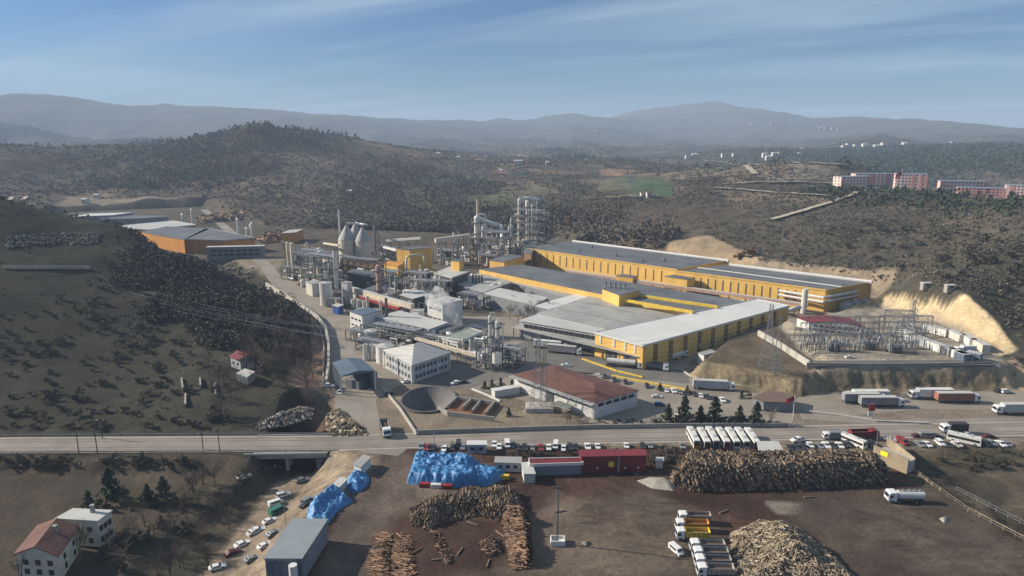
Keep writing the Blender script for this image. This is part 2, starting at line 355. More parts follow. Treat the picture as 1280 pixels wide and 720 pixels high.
LOGB = mat('brown_log_wood', (0.17, 0.105, 0.07), 0.9, var=0.5, scale=0.25, isl=.75)
BASM = mat('basin_concrete', (0.13, 0.125, 0.12), 0.8, var=0.35, scale=0.15)
CHIP = mat('split_wood', (0.31, 0.25, 0.175), 0.9, var=0.35, scale=0.2, isl=.6)
SAND = mat('pale_sand', (0.34, 0.31, 0.26), 0.95, var=0.25, scale=0.5, bump=0.1)
RUB = mat('rubble_stone', (0.17, 0.16, 0.145), 0.95, var=0.6, scale=0.4, isl=.6)
CARC = {'w': mat('white_car_paint', (0.72, 0.72, 0.70), 0.3, var=0.06, spec=0.5), 'd': mat('dark_car_paint', (0.03, 0.033, 0.04), 0.3, var=0.2, spec=0.5),
        'g': mat('silver_car_paint', (0.28, 0.29, 0.30), 0.35, 0.3, var=0.1, spec=0.5), 'r': mat('red_car_paint', (0.25, 0.025, 0.025), 0.35, var=0.1, spec=0.5),
        'b': mat('blue_car_paint', (0.04, 0.10, 0.25), 0.35, var=0.1, spec=0.5), 'n': mat('green_car_paint', (0.05, 0.17, 0.13), 0.4, var=0.1), 'y': mat('yellow_car_paint', (0.6, 0.5, 0.05), 0.4, var=0.1), 'm': mat('maroon_car_paint', (0.09, 0.018, 0.02), 0.35, var=0.1)}
CNAME = {'w': 'white', 'd': 'dark', 'g': 'silver grey', 'r': 'red', 'b': 'blue', 'n': 'green', 'y': 'yellow', 'm': 'maroon'}
# ground: colour per place from the mesh, broken up by several sizes of noise
def ground_mat():
    m = bpy.data.materials.new('ground_soil'); m.use_nodes = True; t = m.node_tree; b = t.nodes['Principled BSDF']
    b.inputs['Roughness'].default_value = 1; b.inputs['Specular IOR Level'].default_value = 0.1
    at = N(t, 'ShaderNodeAttribute', attribute_name='soil'); sp = N(t, 'ShaderNodeAttribute', attribute_name='scrubby'); co = N(t, 'ShaderNodeTexCoord').outputs['Object']
    def noise(s, d=6, r=0.6, dist=0, stretch=None):
        n = N(t, 'ShaderNodeTexNoise'); n.inputs['Scale'].default_value = s; n.inputs['Detail'].default_value = d; n.inputs['Roughness'].default_value = r; n.inputs['Distortion'].default_value = dist
        if stretch:
            mpp = N(t, 'ShaderNodeMapping'); mpp.inputs['Scale'].default_value = stretch; t.links.new(co, mpp.inputs[0]); t.links.new(mpp.outputs[0], n.inputs[0])
        else: t.links.new(co, n.inputs[0])
        return n.outputs[0]
    def rng(x, a, b_, c, d_):
        r = N(t, 'ShaderNodeMapRange'); t.links.new(x, r.inputs[0])
        for i, q in enumerate((a, b_, c, d_)): r.inputs[i+1].default_value = q
        return r.outputs[0]
    f1 = rng(noise(0.9, 5), 0.3, 0.7, 0.78, 1.22); f2 = rng(noise(0.07, 7, 0.65, 0.6), 0.3, 0.7, 0.68, 1.3); f3 = rng(noise(0.012, 5, 0.6), 0.3, 0.7, 0.8, 1.18)
    f = math_node(t, 'MULTIPLY', math_node(t, 'MULTIPLY', f1, f2), f3)
    vm = N(t, 'ShaderNodeVectorMath', operation='SCALE'); t.links.new(at.outputs['Color'], vm.inputs[0]); t.links.new(f, vm.inputs['Scale'])
    s1 = rng(noise(0.11, 8, 0.72), 0.47, 0.56, 0, 1); s2 = rng(noise(0.018, 5, 0.6), 0.35, 0.62, 0.15, 1)
    s = math_node(t, 'MULTIPLY', math_node(t, 'MULTIPLY', s1, s2), sp.outputs['Fac'])
    mix = N(t, 'ShaderNodeMix', data_type='RGBA'); t.links.new(s, mix.inputs[0]); t.links.new(vm.outputs[0], mix.inputs[6]); mix.inputs[7].default_value = (0.045, 0.044, 0.034, 1)
    t.links.new(mix.outputs[2], b.inputs['Base Color'])
    bp = N(t, 'ShaderNodeBump'); bp.inputs['Strength'].default_value = 0.7; bp.inputs['Distance'].default_value = 0.5
    t.links.new(noise(0.6, 6, 0.7), bp.inputs['Height']); t.links.new(bp.outputs[0], b.inputs['Normal'])
    return m
GM = ground_mat()
# ------------------------------------------------------------------ the terrain sheet
def build_terrain():
    na, nr = 1150, 1150
    a = np.linspace(-1.15, 1.15, na); a = np.sign(a)*(np.abs(a)**1.25)/(1.15**0.25)
    l = np.concatenate([np.linspace(math.log(60), math.log(1200), 800, endpoint=False), np.linspace(math.log(1200), math.log(13500), nr-800)])
    Ag, Lg = np.meshgrid(a, l); r = np.exp(Lg); x = (r*np.sin(Ag)).ravel(); y = (r*np.cos(Ag)).ravel()
    z = height(x, y); n = len(x)
    rr = np.hypot(x, y); th = np.arctan2(x, y)
    n1_ = fbm(x, y, 260, 4, 31); n2_ = fbm(x, y, 60, 3, 37)
    col = np.empty((n, 3)); scr = np.ones(n)
    grass = np.array([0.078, 0.070, 0.050]); brown = np.array([0.118, 0.090, 0.068])
    w = np.clip(0.5+n1_*0.6, 0, 1)[:, None]; col[:] = grass*(1-w)+brown*w
    # far hills: grey brown
    wf = np.clip((rr-1500)/1500, 0, 1)[:, None]; col = col*(1-wf)+np.array([0.10, 0.095, 0.075])*wf
    # far cultivated strips
    st = (vnoise(x+y*0.5, y, 90, 77) > 0.35) & (rr > 850) & (rr < 2600) & (n2_ < 0.6)
    col[st] = col[st]*0.5+np.array([0.20, 0.15, 0.095])*0.5; scr[st] = 0.4
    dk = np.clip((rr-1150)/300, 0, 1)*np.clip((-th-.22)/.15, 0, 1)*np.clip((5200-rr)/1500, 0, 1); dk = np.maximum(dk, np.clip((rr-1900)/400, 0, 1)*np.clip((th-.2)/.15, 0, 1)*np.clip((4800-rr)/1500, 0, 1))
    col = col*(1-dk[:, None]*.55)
    # left slope is greener and smoother, with its shade painted in as darker soil
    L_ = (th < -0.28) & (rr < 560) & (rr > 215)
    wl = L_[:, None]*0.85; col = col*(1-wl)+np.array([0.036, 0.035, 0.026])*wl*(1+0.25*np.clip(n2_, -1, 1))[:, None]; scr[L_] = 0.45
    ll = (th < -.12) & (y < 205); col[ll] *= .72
    def zone(poly, c, s, bl=3.0, jag=2.0):
        px0 = min(p[0] for p in poly)-30; px1 = max(p[0] for p in poly)+30; py0 = min(p[1] for p in poly)-30; py1 = max(p[1] for p in poly)+30
        m = np.nonzero((x > px0) & (x < px1) & (y > py0) & (y < py1))[0]
        d = polydist(x[m], y[m], poly)-jag*(0.5+0.5*fbm(x[m], y[m], 12, 3, 51)); w_ = np.clip(1-d/bl, 0, 1); w_ = w_*w_*(3-2*w_)
        col[m] = col[m]*(1-w_[:, None])+np.array(c)*w_[:, None]; scr[m] = scr[m]*(1-w_)+s*w_
    def gz(L): return [tuple(G(u, v)) for u, v in L]
    # whole works platform: trodden beige earth
    zone([p for p in PLANT], (0.21, 0.17, 0.125), 0.06, 5, 2)
    far_ = (rr > 560) & (rr < 1000) & (polydist(x, y, PLANT) < 8); col[far_] = np.array([0.105, 0.087, 0.066]); scr[far_] = .8
    zone(pp([(425,568),(640,566),(860,566),(1150,588),(1240,645),(1330,720),(1400,800),(300,800),(352,700),(400,640)]), (0.068, 0.041, 0.031), 0.0, 4, 3)   # bark-strewn timber yard
    zone(pp([(1140,566),(1290,560),(1500,700),(1500,900),(1340,720),(1150,600)]), (0.088, 0.072, 0.05), 1.0, 5, 3)
    zone(pp([(465,570),(500,575),(498,600),(560,612),(520,625),(470,640),(450,720),(415,720),(440,620)]), (0.125, 0.095, 0.075), 0.0, 5, 4)
    zone(pp([(690,675),(760,660),(830,650),(850,760),(640,760)]), (0.115, 0.088, 0.066), 0.0, 12, 10)
    zone(pp([(965,630),(1010,632),(1012,638),(975,640)]), (0.32, 0.27, 0.22), 0, 2, 1)
    zone(pp([(1050,650),(1150,640),(1280,690),(1290,760),(1150,760)]), (0.088, 0.068, 0.052), 0.0, 14, 10)
    zone([tuple(G(u, v)) for u, v in [(445,562),(470,566),(420,625),(372,650),(335,715),(270,730),(262,716),(300,668),(350,605),(408,575)]], (0.25, 0.195, 0.14), 0.0, 3, 2)
    zone([tuple(G(u, v)) for u, v in [(0,590),(140,580),(265,586),(230,600),(180,640),(70,640),(0,636)]], (0.085, 0.067, 0.048), 0.5, 8, 6)
    zone([tuple(G(u, v)) for u, v in [(385,385),(402,400),(398,450),(385,490),(372,480),(378,430)]], (0.24, 0.16, 0.115), 0, 3, 2)
    zone(pp([(398,500),(450,498),(480,545),(430,545)]), (0.17, 0.115, 0.09), 0, 3, 2)
    yd = (y < 205) & (x > -60) & (y > 100); ru = 1-np.abs(vnoise(x*.25+y*.05, y, 1.6, 71)); ru2 = 1-np.abs(vnoise(x*.6+y*.6, (y-x)*.12, 2.2, 73)); k_ = np.clip(1+.5*(ru**3-.35)*(fbm(x, y, 22, 2, 75) > 0)+.4*(ru2**4-.3)*(fbm(x, y, 30, 2, 79) > .1)+.35*fbm(x, y, 14, 3, 83), .5, 2)
    ring = np.abs(np.hypot((x+2)/1.5, y-172)-14); k_ = k_*np.where(ring < 2.2, 1.35, 1)
    col[yd] = col[yd]*k_[yd][:, None]
    zone(pp([(355,345),(400,375),(440,415),(470,432),(560,430),(610,466),(650,440),(600,370),(650,330),(690,300),(560,300),(420,305),(370,312)]), (0.125, 0.108, 0.09), 0.3, 6, 4)
    zone(pp([(330,300),(360,285),(430,280),(560,285),(690,298),(560,306),(430,308),(370,312)]), (0.105, 0.085, 0.063), 0.9, 6, 4)
    # cut faces in pale sandy earth
    sand = (0.58, 0.45, 0.27)
    zone(BLUFF, sand, 0.0, 1.0, 2)
    zone(gz([(838,306),(880,296),(905,306),(945,330),(930,334),(850,316)]), (0.36, 0.27, 0.17), 0.1, 4, 4)
    zone(gz([(945,333),(1000,334),(1050,339),(1105,346),(1112,352),(1075,349),(1000,340)]), (0.27, 0.215, 0.15), 0.3, 3, 3)
    zone(gz([(1200,452),(1262,452),(1282,470),(1282,492),(1210,478)]), (0.38, 0.29, 0.18), 0.1, 3, 3)
    zone(pp([(862,462),(1000,480),(1240,476),(1240,492),(985,492),(868,482)], 1), (0.235, 0.185, 0.115), 0.75, 3, 1)
    zone(pp([(1013,456),(1246,454),(1238,434),(1172,402),(1100,384),(1040,392),(985,402),(950,405)], 8), (0.30, 0.26, 0.20), 0.0, 3, 1)
    zone(pp([(885,448),(1000,468),(1012,455),(962,402),(915,424)], 6), (0.125, 0.095, 0.065), 0.7, 3, 2)
    # fields on the rise behind the works
    for L, c in (([(752,226),(782,222),(786,236),(752,238)], (0.12,0.12,0.07)), ([(790,224),(822,222),(834,244),(795,240)], (0.065,0.10,0.055)), ([(752,212),(790,208),(792,216),(758,220)], (0.24,0.15,0.10)), ([(500,226),(560,220),(600,222),(560,232),(520,233)], (0.08,0.11,0.055)),
                 ([(630,232),(690,232),(690,244),(640,246)], (0.14,0.12,0.08)), ([(860,206),(930,202),(950,206),(870,212)], (0.10,0.125,0.07)), ([(840,214),(930,213),(930,228),(850,224)], (0.17,0.13,0.095)), ([(905,238),(1040,244),(1040,252),(920,252)], (0.17,0.13,0.09)), ([(940,205),(1040,206),(1040,226),(950,226)], (0.19,0.155,0.115)),
                 ([(560,250),(630,242),(640,258),(575,268)], (0.09,0.10,0.06)), ([(570,192),(640,190),(660,196),(600,200)], (0.20,0.155,0.12))):
        zone(gz(L), c, 0.1, 8, 6)
    # faces: quads
    idx = np.arange(n).reshape(nr, na); F = np.stack([idx[:-1, :-1], idx[1:, :-1], idx[1:, 1:], idx[:-1, 1:]], -1).reshape(-1, 4)
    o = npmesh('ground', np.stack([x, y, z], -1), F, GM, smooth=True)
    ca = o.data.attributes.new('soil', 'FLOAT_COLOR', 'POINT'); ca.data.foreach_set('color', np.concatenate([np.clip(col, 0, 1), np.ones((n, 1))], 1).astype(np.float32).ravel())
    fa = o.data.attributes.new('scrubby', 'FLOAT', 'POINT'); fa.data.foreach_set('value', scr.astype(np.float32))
    tag(o, kind='structure'); return o
build_terrain()
# ------------------------------------------------------------------ paved sheets
def sheetmat(name, c, var, scale, c2=None):
    m = mat(name, c, 0.9, var=var, scale=scale, dirt=c2, bump=0.02); return m
ASP = sheetmat('dusty_asphalt', (0.265, 0.232, 0.195), 0.35, 0.06)
PAV = sheetmat('dusty_concrete_paving', (0.27, 0.235, 0.19), 0.25, 0.08)
PAG = sheetmat('grey_asphalt_yard', (0.16, 0.15, 0.135), 0.3, 0.08)
LINE = mat('white_road_paint', (0.6, 0.58, 0.52), 0.8, var=0.3, scale=0.8)
def sheet(name, poly, z, m, label=None):
    q = M(); q.add([(p[0], p[1], z) for p in poly], [tuple(range(len(poly)))]); o = q.build(name, m); tag(o, kind='structure')
    return o
def ribbon(name, pts, w, z, m, h=0.0):
    L, Rr = strip(pts, w); q = M(); n = len(pts); V = []
    for a, b in zip(L, Rr): V += [(a.x, a.y, z), (b.x, b.y, z)]
    F = [(2*i, 2*i+1, 2*i+3, 2*i+2) for i in range(n-1)]
    if h:
        k = len(V); V += [(v[0], v[1], v[2]-h) for v in V[:]]
        F += [(2*i, 2*i+2, 2*i+2+k, 2*i+k) for i in range(n-1)]+[(2*i+1, 2*i+3, 2*i+3+k, 2*i+1+k) for i in range(n-1)]
    q.add(V, F); o = q.build(name, m); return tag(o, kind='structure')
def dens(pts, step=8):
    out = []
    for a, b in zip(pts[:-1], pts[1:]):
        k = max(1, int((b-a).length/step)); out += [a.lerp(b, i/k) for i in range(k)]
    return out+[pts[-1]]
sheet('works_paving', pp([(430,546),(478,545),(470,500),(498,482),(560,481),(600,488),(640,497),(690,511),(745,532),(990,529),(1000,500),(870,480),(868,455),(940,420),(1000,398),(900,400),(560,395),(440,400),(402,345),(345,345),(378,378),(408,404),(414,450),(420,500)]), 0.04, PAV)
sheet('grey_yard_paving', pp([(500,468),(610,440),(700,415),(800,462),(860,462),(862,480),(740,468),(640,470),(590,485),(510,482)]), 0.05, PAG)
sheet('lorry_park', pp([(1000,491),(1600,487),(1600,512),(1150,512),(1060,520),(990,512)]), 0.045, PAV)
ribbon('main_road', dens(ROADC), RW, 0.07, ASP, 0.15)
for off, nm in ((RW/2-0.7, 'road_edge_line'), (-RW/2+0.7, 'road_edge_line')):
    L, Rr = strip(dens(ROADC), 2*off); ribbon(nm, L, 0.22, 0.085, LINE)
RWR = sheetmat('worn_wheel_path', (0.20, 0.175, 0.15), 0.3, 0.15)
for off in (-4.0, -2.2, 2.0, 3.8):
    L, Rr = strip(dens(ROADC), 2*off); ribbon('wheel_path', L, 0.7, 0.078, RWR)
sheet('road_junction', pp([(425,552),(445,543),(500,541),(520,552),(498,570),(455,566)]), 0.055, ASP)
ribbon('slip_road', [P(1000,519), P(1060,523), P(1130,530), P(1280,527), P(1500,522)], 7, 0.06, ASP)
ribbon('valley_road', dens([G(255,262), P(300,300), P(335,335), P(352,360), P(385,388), P(425,420), P(430,450), P(440,545)]), 9, 0.05, ASP)
# ------------------------------------------------------------------ haze: one box of even, thin air
hm = bpy.data.materials.new('haze_air'); hm.use_nodes = True; t = hm.node_tree; t.nodes.clear()
ho = N(t, 'ShaderNodeOutputMaterial'); hv = N(t, 'ShaderNodeVolumePrincipled'); hv.inputs['Density'].default_value = 0.00015; hv.inputs['Color'].default_value = (0.53, 0.67, 0.87, 1); hv.inputs['Anisotropy'].default_value = 0.0
t.links.new(hv.outputs[0], ho.inputs['Volume'])
q = M(); q.box(0, 5000, -60, 34000, 20000, 470)
hz_ = q.build('haze', hm); tag(hz_, kind='stuff')

# ------------------------------------------------------------------ buildings
def ztop(u, vb, vt, z0=0.0):
    """height above z0 of a thing standing at pixel (u, vb) whose top shows at vt"""
    p = P(u, vb, z0); D = math.hypot(p.x, p.y); x, y, d = ray(u, vt); return HC+d*D/math.hypot(x, y)-z0
def mpp(u, v, z=0):
    """metres per photo pixel across at that place"""
    p = P(u, v, z); return (p.y*math.cos(PITCH)+(HC-z)*math.sin(PITCH))/FOC
def windows(root, poly, e, n, zs, w, h, m=GLS, name='window', inset=0.06, u0=0.06, u1=0.94):
    c = Vector((sum(p[0] for p in poly)/len(poly), sum(p[1] for p in poly)/len(poly))); a = Vector(poly[e][:2]); b = Vector(poly[(e+1) % len(poly)][:2])
    d = (b-a); L = d.length; d.normalize(); nrm = Vector((d.y, -d.x)); nrm = nrm if nrm.dot((a+b)/2-c) > 0 else -nrm
    rz = math.atan2(d.y, d.x); q = M(); q.box(0, 0, -h/2, w, 0.12, h); me = None
    for z in zs:
        for i in range(n):
            t = u0+(u1-u0)*((i+0.5)/n); p = a+d*L*t+nrm*inset
            if me is None: o = q.build(name, m, root); me = o.data
            else: o = bpy.data.objects.new(name, me); COL.objects.link(o); o.parent = root
            o.location = (p.x, p.y, z); o.rotation_euler = (0, 0, rz)
def inset_poly(poly, k):
    c = Vector((sum(p[0] for p in poly)/len(poly), sum(p[1] for p in poly)/len(poly))); out = []
    for p in poly:
        v = Vector(p[:2])-c; out.append(tuple(c+v*(1+k/max(v.length, 0.1))))
    return out
def building(name, label, px, h, z0=0.0, wall=OWT, roof=GRF, kind='flat', cat='building', wins=(), group=None, rise=2.0, ridge=0, trim=None, tilt=None, walls=None, poly=None):
    """px: roof-edge corners in the photo at height z0+h; ridge=0: ridge runs from the middle of edge 3 to the middle of edge 1"""
    W_ = [P(u, v, z0+h) for u, v in px] if poly is None else [Vector((x, y, 0)) for x, y in poly]
    cx = sum(p.x for p in W_)/len(W_); cy = sum(p.y for p in W_)/len(W_)
    root = thing(name, label, cat, (cx, cy, z0), 0, group); L = [(p.x-cx, p.y-cy) for p in W_]
    q = M(); q.prism(L, -1.5, h-0.15+(min(tilt) if tilt else 0))
    n = len(L)
    if kind == 'gable':
        a, b = (1, 3) if ridge == 0 else (0, 2)
        m0 = [(L[a][i]+L[(a+1) % 4][i])/2 for i in (0, 1)]; m1 = [(L[b][i]+L[(b+1) % 4][i])/2 for i in (0, 1)]
        for e, mm in ((a, m0), (b, m1)): q.add([(*L[e], h-0.15), (*L[(e+1) % 4], h-0.15), (*mm, h+rise-0.15)], [(0, 1, 2)])
        w_ = q.build('wall', wall, root)
        o = inset_poly(L, 0.5); r0 = [(o[a][i]+o[(a+1) % 4][i])/2 for i in (0, 1)]; r1 = [(o[b][i]+o[(b+1) % 4][i])/2 for i in (0, 1)]
        k = M(); e2 = (a+1) % 4; e3 = (b+1) % 4
        for dz in (0.0, 0.25):
            k.add([(*o[a], h+dz-.1), (*r0, h+rise+dz-.1), (*r1, h+rise+dz-.1), (*o[e3], h+dz-.1)], [(0, 1, 2, 3)])
            k.add([(*o[e2], h+dz-.1), (*r0, h+rise+dz-.1), (*r1, h+rise+dz-.1), (*o[b], h+dz-.1)], [(0, 1, 2, 3)])
        for A, B in ((o[a], o[e3]), (o[e2], o[b])): k.add([(*A, h-.1), (*B, h-.1), (*B, h+.15), (*A, h+.15)], [(0, 1, 2, 3)])
        for A, B in ((o[a], r0), (r0, o[e2]), (o[b], r1), (r1, o[e3])):
            za = h+rise if A in (r0, r1) else h; zb = h+rise if B in (r0, r1) else h
            k.add([(*A, za-.1), (*B, zb-.1), (*B, zb+.15), (*A, za+.15)], [(0, 1, 2, 3)])
        k.build('roof', roof, root)
    elif kind == 'hip':
        q.build('wall', wall, root); o = inset_poly(L, 0.7); k = M(); k.prism(o, h-0.15, h, True)
        d0 = (Vector(o[1])-Vector(o[0])).length; d1 = (Vector(o[2])-Vector(o[1])).length; c = Vector((0, 0))
        if d0 > d1: ax = (Vector(o[1])-Vector(o[0])).normalized()*(d0-d1)/2; pr = (0, 0, 1, 1)
        else: ax = (Vector(o[2])-Vector(o[1])).normalized()*(d1-d0)/2; pr = (0, 1, 1, 0)
        A = c-ax; B = c+ax; V = [(*p, h+.01) for p in o]+[(A.x, A.y, h+rise), (B.x, B.y, h+rise)]
        if pr == (0, 0, 1, 1): F = [(0, 1, 5, 4), (1, 2, 5), (2, 3, 4, 5), (3, 0, 4)]
        else: F = [(0, 1, 4), (1, 2, 5, 4), (2, 3, 5), (3, 0, 4, 5)]
        k.add(V, F); k.build('roof', roof, root)
    else:
        q.build('wall', wall, root); zt = tilt if tilt else [0.0]*n
        k = M(); o = inset_poly(L, 0.35); V = [(*p, h-0.14) for p in o]+[(*p, h+0.1+z) for p, z in zip(o, zt)]
        k.add(V, [(i, (i+1) % n, n+(i+1) % n, n+i) for i in range(n)]+[tuple(range(n, 2*n))]); k.build('roof', roof, root)
        if trim:
            k = M(); oo = inset_poly(L, 0.42)
            for i in range(n):
                A, B = Vector(oo[i]), Vector(oo[(i+1) % n]); c = (A+B)/2; d = B-A
                k.box(c.x, c.y, h-0.5+min(zt[i], zt[(i+1) % n]), d.length, 0.22, 0.85, math.atan2(d.y, d.x))
            k.build('parapet', trim, root)
    for wd in wins: windows(root, L, *wd[:1], *wd[1:6], **(wd[6] if len(wd) > 6 else {}))
    root['_n'] = 0; del root['_n']
    return root, L
def bx3(name, label, u, v, w, d, h, z0=0, rz=0.0, wall=OWT, roof=GRF, cat='building', kind='flat', wins=(), rise=1.0, group=None, **k):
    p = P(u, v, z0); c, s = math.cos(rz), math.sin(rz)
    poly = [(p.x+a*c-b*s, p.y+a*s+b*c) for a, b in ((-w/2, -d/2), (w/2, -d/2), (w/2, d/2), (-w/2, d/2))]
    return building(name, label, None, h, z0, wall, roof, kind, cat, wins, group, rise, poly=poly, **k)

def slits(n): return (0, n, [6.6], 0.55, 6.5, STD, {'name': 'slit_window'})
# --- the two long yellow production halls at the back
h1, L1 = building('production_hall', 'longest yellow clad hall with dark roof at the back of the works', [(655,310),(846,337),(911,325.5),(716,301)], 12.5, wall=YEL, roof=DRF, trim=YEL, cat='factory hall', wins=[(0, 19, [7.0], 0.6, 7.0, STD, {'name': 'slit_window'})])
for i, (a, b) in enumerate((((716,301.5),(911,326)),)):
    A = P(*a, 12.9)-h1.location; B = P(*b, 12.9)-h1.location; A.z = B.z = 12.75; k = M(); k.cyl(A, B, 1.1, n=6); k.build('ridge_vent', WRF, h1)
for u, v in ((770,320),(803,327),(724,314),(740,309),(830,326),(690,306)):
    p = P(u, v, 12.6)-h1.location; k = M(); k.box(p.x, p.y, 12.5, 1.6, 1.6, 1.1); k.cyl((p.x, p.y, 13.4), (p.x, p.y, 14.8), .5, n=8); k.build('roof_fan', STL, h1)
h2, L2 = building('production_hall', 'yellow hall with slit windows ending beside the substation', [(846.5,338.5),(1032,362.5),(1090,352.5),(912,331)], 12, wall=YEL, roof=DRF, trim=YEL, cat='factory hall', wins=[(0, 15, [6.4], 0.6, 6.5, STD, {'name': 'slit_window', 'u0': 0.1, 'u1': 0.9})])
for a, b, r_ in (((912,331),(1090,352.5),1.2),((872,334),(1052,358),0.35)):
    A = P(*a, 12.6)-h2.location; B = P(*b, 12.6)-h2.location; A.z = B.z = 12.4; k = M(); k.cyl(A, B, r_, n=6); k.build('ridge_vent', WRF, h2)
k = M(); e = P(1032,362.5,12)-h2.location; f = P(1090,352.5,12)-h2.location; d = (f-e).normalized(); nn = Vector((d.y, -d.x, 0))
for zz in (8.6, 6.2):
    A = e-d*4+nn*1.6; B = e+d*26+nn*1.6; A.z = B.z = zz; C = e-d*4-Vector((0.75, -0.55, 0))*22+nn*1.6; C = e+Vector((L2[0][0]-L2[1][0], L2[0][1]-L2[1][1], 0)).normalized()*24+Vector((-0.5, -0.86, 0))*1.6; C.z = zz
    k.tube([B, A+nn*0.4, C], 0.75, 8)
k.build('wall_duct', SIL, h2)
k = M(); p = P(1004,392,0)-h2.location; k.cyl((p.x, p.y, 0), (p.x, p.y, 13.5), 1.5, n=12); k.build('downcomer', SIL, h2)
for j in range(3):
    p = e+d*(12+j*8)+nn*5; k = M(); k.box(p.x, p.y, 0, 5, 4, 4.2, math.atan2(d.y, d.x)); k.cyl((p.x, p.y, 4.2), (p.x, p.y, 5.4), 1.1, n=8); k.build('cooling_unit', LGW, h2)
# --- middle hall, boxes
mh, _ = building('production_hall', 'low hall with flat grey roof and long yellow fascia in front of the back halls', [(599,336.5),(867,391),(932,377),(652,331)], 10.5, wall=YEL, roof=DRF, cat='factory hall')
for a, b, w in (((801,371),(897,385),1.4),((770,374.5),(866,391.5),1.2)):
    A = P(*a, 10.7)-mh.location; B = P(*b, 10.7)-mh.location; c = (A+B)/2; k = M(); k.box(c.x, c.y, 10.55, (B-A).length, w, 1.3, math.atan2(B.y-A.y, B.x-A.x)); k.build('roof_monitor', YEP, mh)
building('roof_house', 'low yellow plant room with grey roof on the edge of the middle hall', [(753,361),(774,369),(800,363),(777,355.5)], 14, wall=YEL, roof=DRF, cat='plant room')
for i, u in enumerate((757,763,769,775,781)):
    p = P(u, 360-1+i*0.6, 14.1); t_ = thing('roof_cowl', 'steel roof cowl, '+ORD[i]+' from the left in the row on the yellow plant room', 'roof cowl', p, 0, 'roof cowls on the plant room'); k = M(); k.cyl((0,0,0), (0,0,2.2), .55, n=8); k.build('shaft', STL, t_); k = M(); k.cyl((0,0,2.3), (0,0,2.9), 1.0, .3, n=8); k.build('cap', STD, t_)
building('plant_house', 'yellow box building with grey flat roof against the second long hall', [(831,345.5),(859,349.5),(869,347.5),(842,343.5)], 9.5, wall=YEL, roof=DRF)
building('plant_house', 'small yellow box building beside the red loading crane', [(770,344.5),(791,347),(798,345),(778,342.5)], 6.5, wall=YEL, roof=DRF)
building('plant_house', 'yellow fronted block with brown side at the left end of the back hall', [(612,325),(630,327.5),(655,320),(638,318)], 11, wall=YEL, roof=DRF)
building('plant_house', 'dark brown block behind the yellow fronted block', [(655,316),(664,318),(672,302),(655,301)], 12.4, wall=BRN, roof=DRF)
# --- grey roofed bays
Ls = [((649,401),(752,418.5)),((672,391.3),(764,411.8)),((694,384),(794,405)),((722,375.5),(838,400)),((744,367),(870,392))]
for i in range(4):
    (a, b), (c, d) = Ls[i], Ls[i+1]
    r_, Lx = building('sawtooth_bay', ['front','second','third','rear'][i]+' bay of the pale grey ribbed roofs beside the white roofed store', [a, b, (d[0]-0.6, d[1]+0.35), (c[0]-0.6, c[1]+0.35)], 8.2, wall=LGW if i == 0 else STD, roof=GRF if i else LRF, group='grey roofed bays', cat='factory hall', tilt=[0, 0, -0.5, -0.5],
        wins=[(0, 14, [6.2], 2.3, 1.8, GLS)] if i == 0 else ())
    if i == 0:
        A, B = Vector(Lx[0]), Vector(Lx[1]); k = M(); c_ = (A+B)/2; dd = (B-A); nv = Vector((dd.y, -dd.x)).normalized(); nv = nv if nv.y < 0 else -nv
        k.box(c_.x+nv.x*.3, c_.y+nv.y*.3, 4.2, dd.length, 0.5, 0.8, math.atan2(dd.y, dd.x)); k.build('cornice', WHT, r_)
for nm, L, h, rf, lab in (('a', [(604,366.5),(667,381.5),(685,372),(624,360)], 7.6, LRF, 'pale flat roofed bay just behind the bare trees'), ('c', [(556,351),(604,365.5),(640,352.5),(601,341)], 7.9, GRF, 'grey roofed bay with four black flues'),
        ('d', [(604,341.5),(640,352.5),(706,371.5),(746,366)], 6.9, GRF, 'long thin grey roofed bay under the yellow fascia'), ('b', [(667,382),(692,388),(738,371),(719,368)], 7.3, WRF, 'bright triangular roof joining the bays')):
    rr_, _ = building('roofed_bay', lab, L, h, wall=GREY, roof=rf, cat='factory hall')
for j in range(4):
    p = P(591+j*3.7, 353+j*0.4, 8.0); k = M(); k.cyl((0,0,0), (0,0,4.6), .7, n=10); o = k.build('flue', STD); o.location = p; tag(o, 'short black flue, '+ORD[j]+' from the left on the grey roofed bay', 'flue', 'black flues on the grey roof')
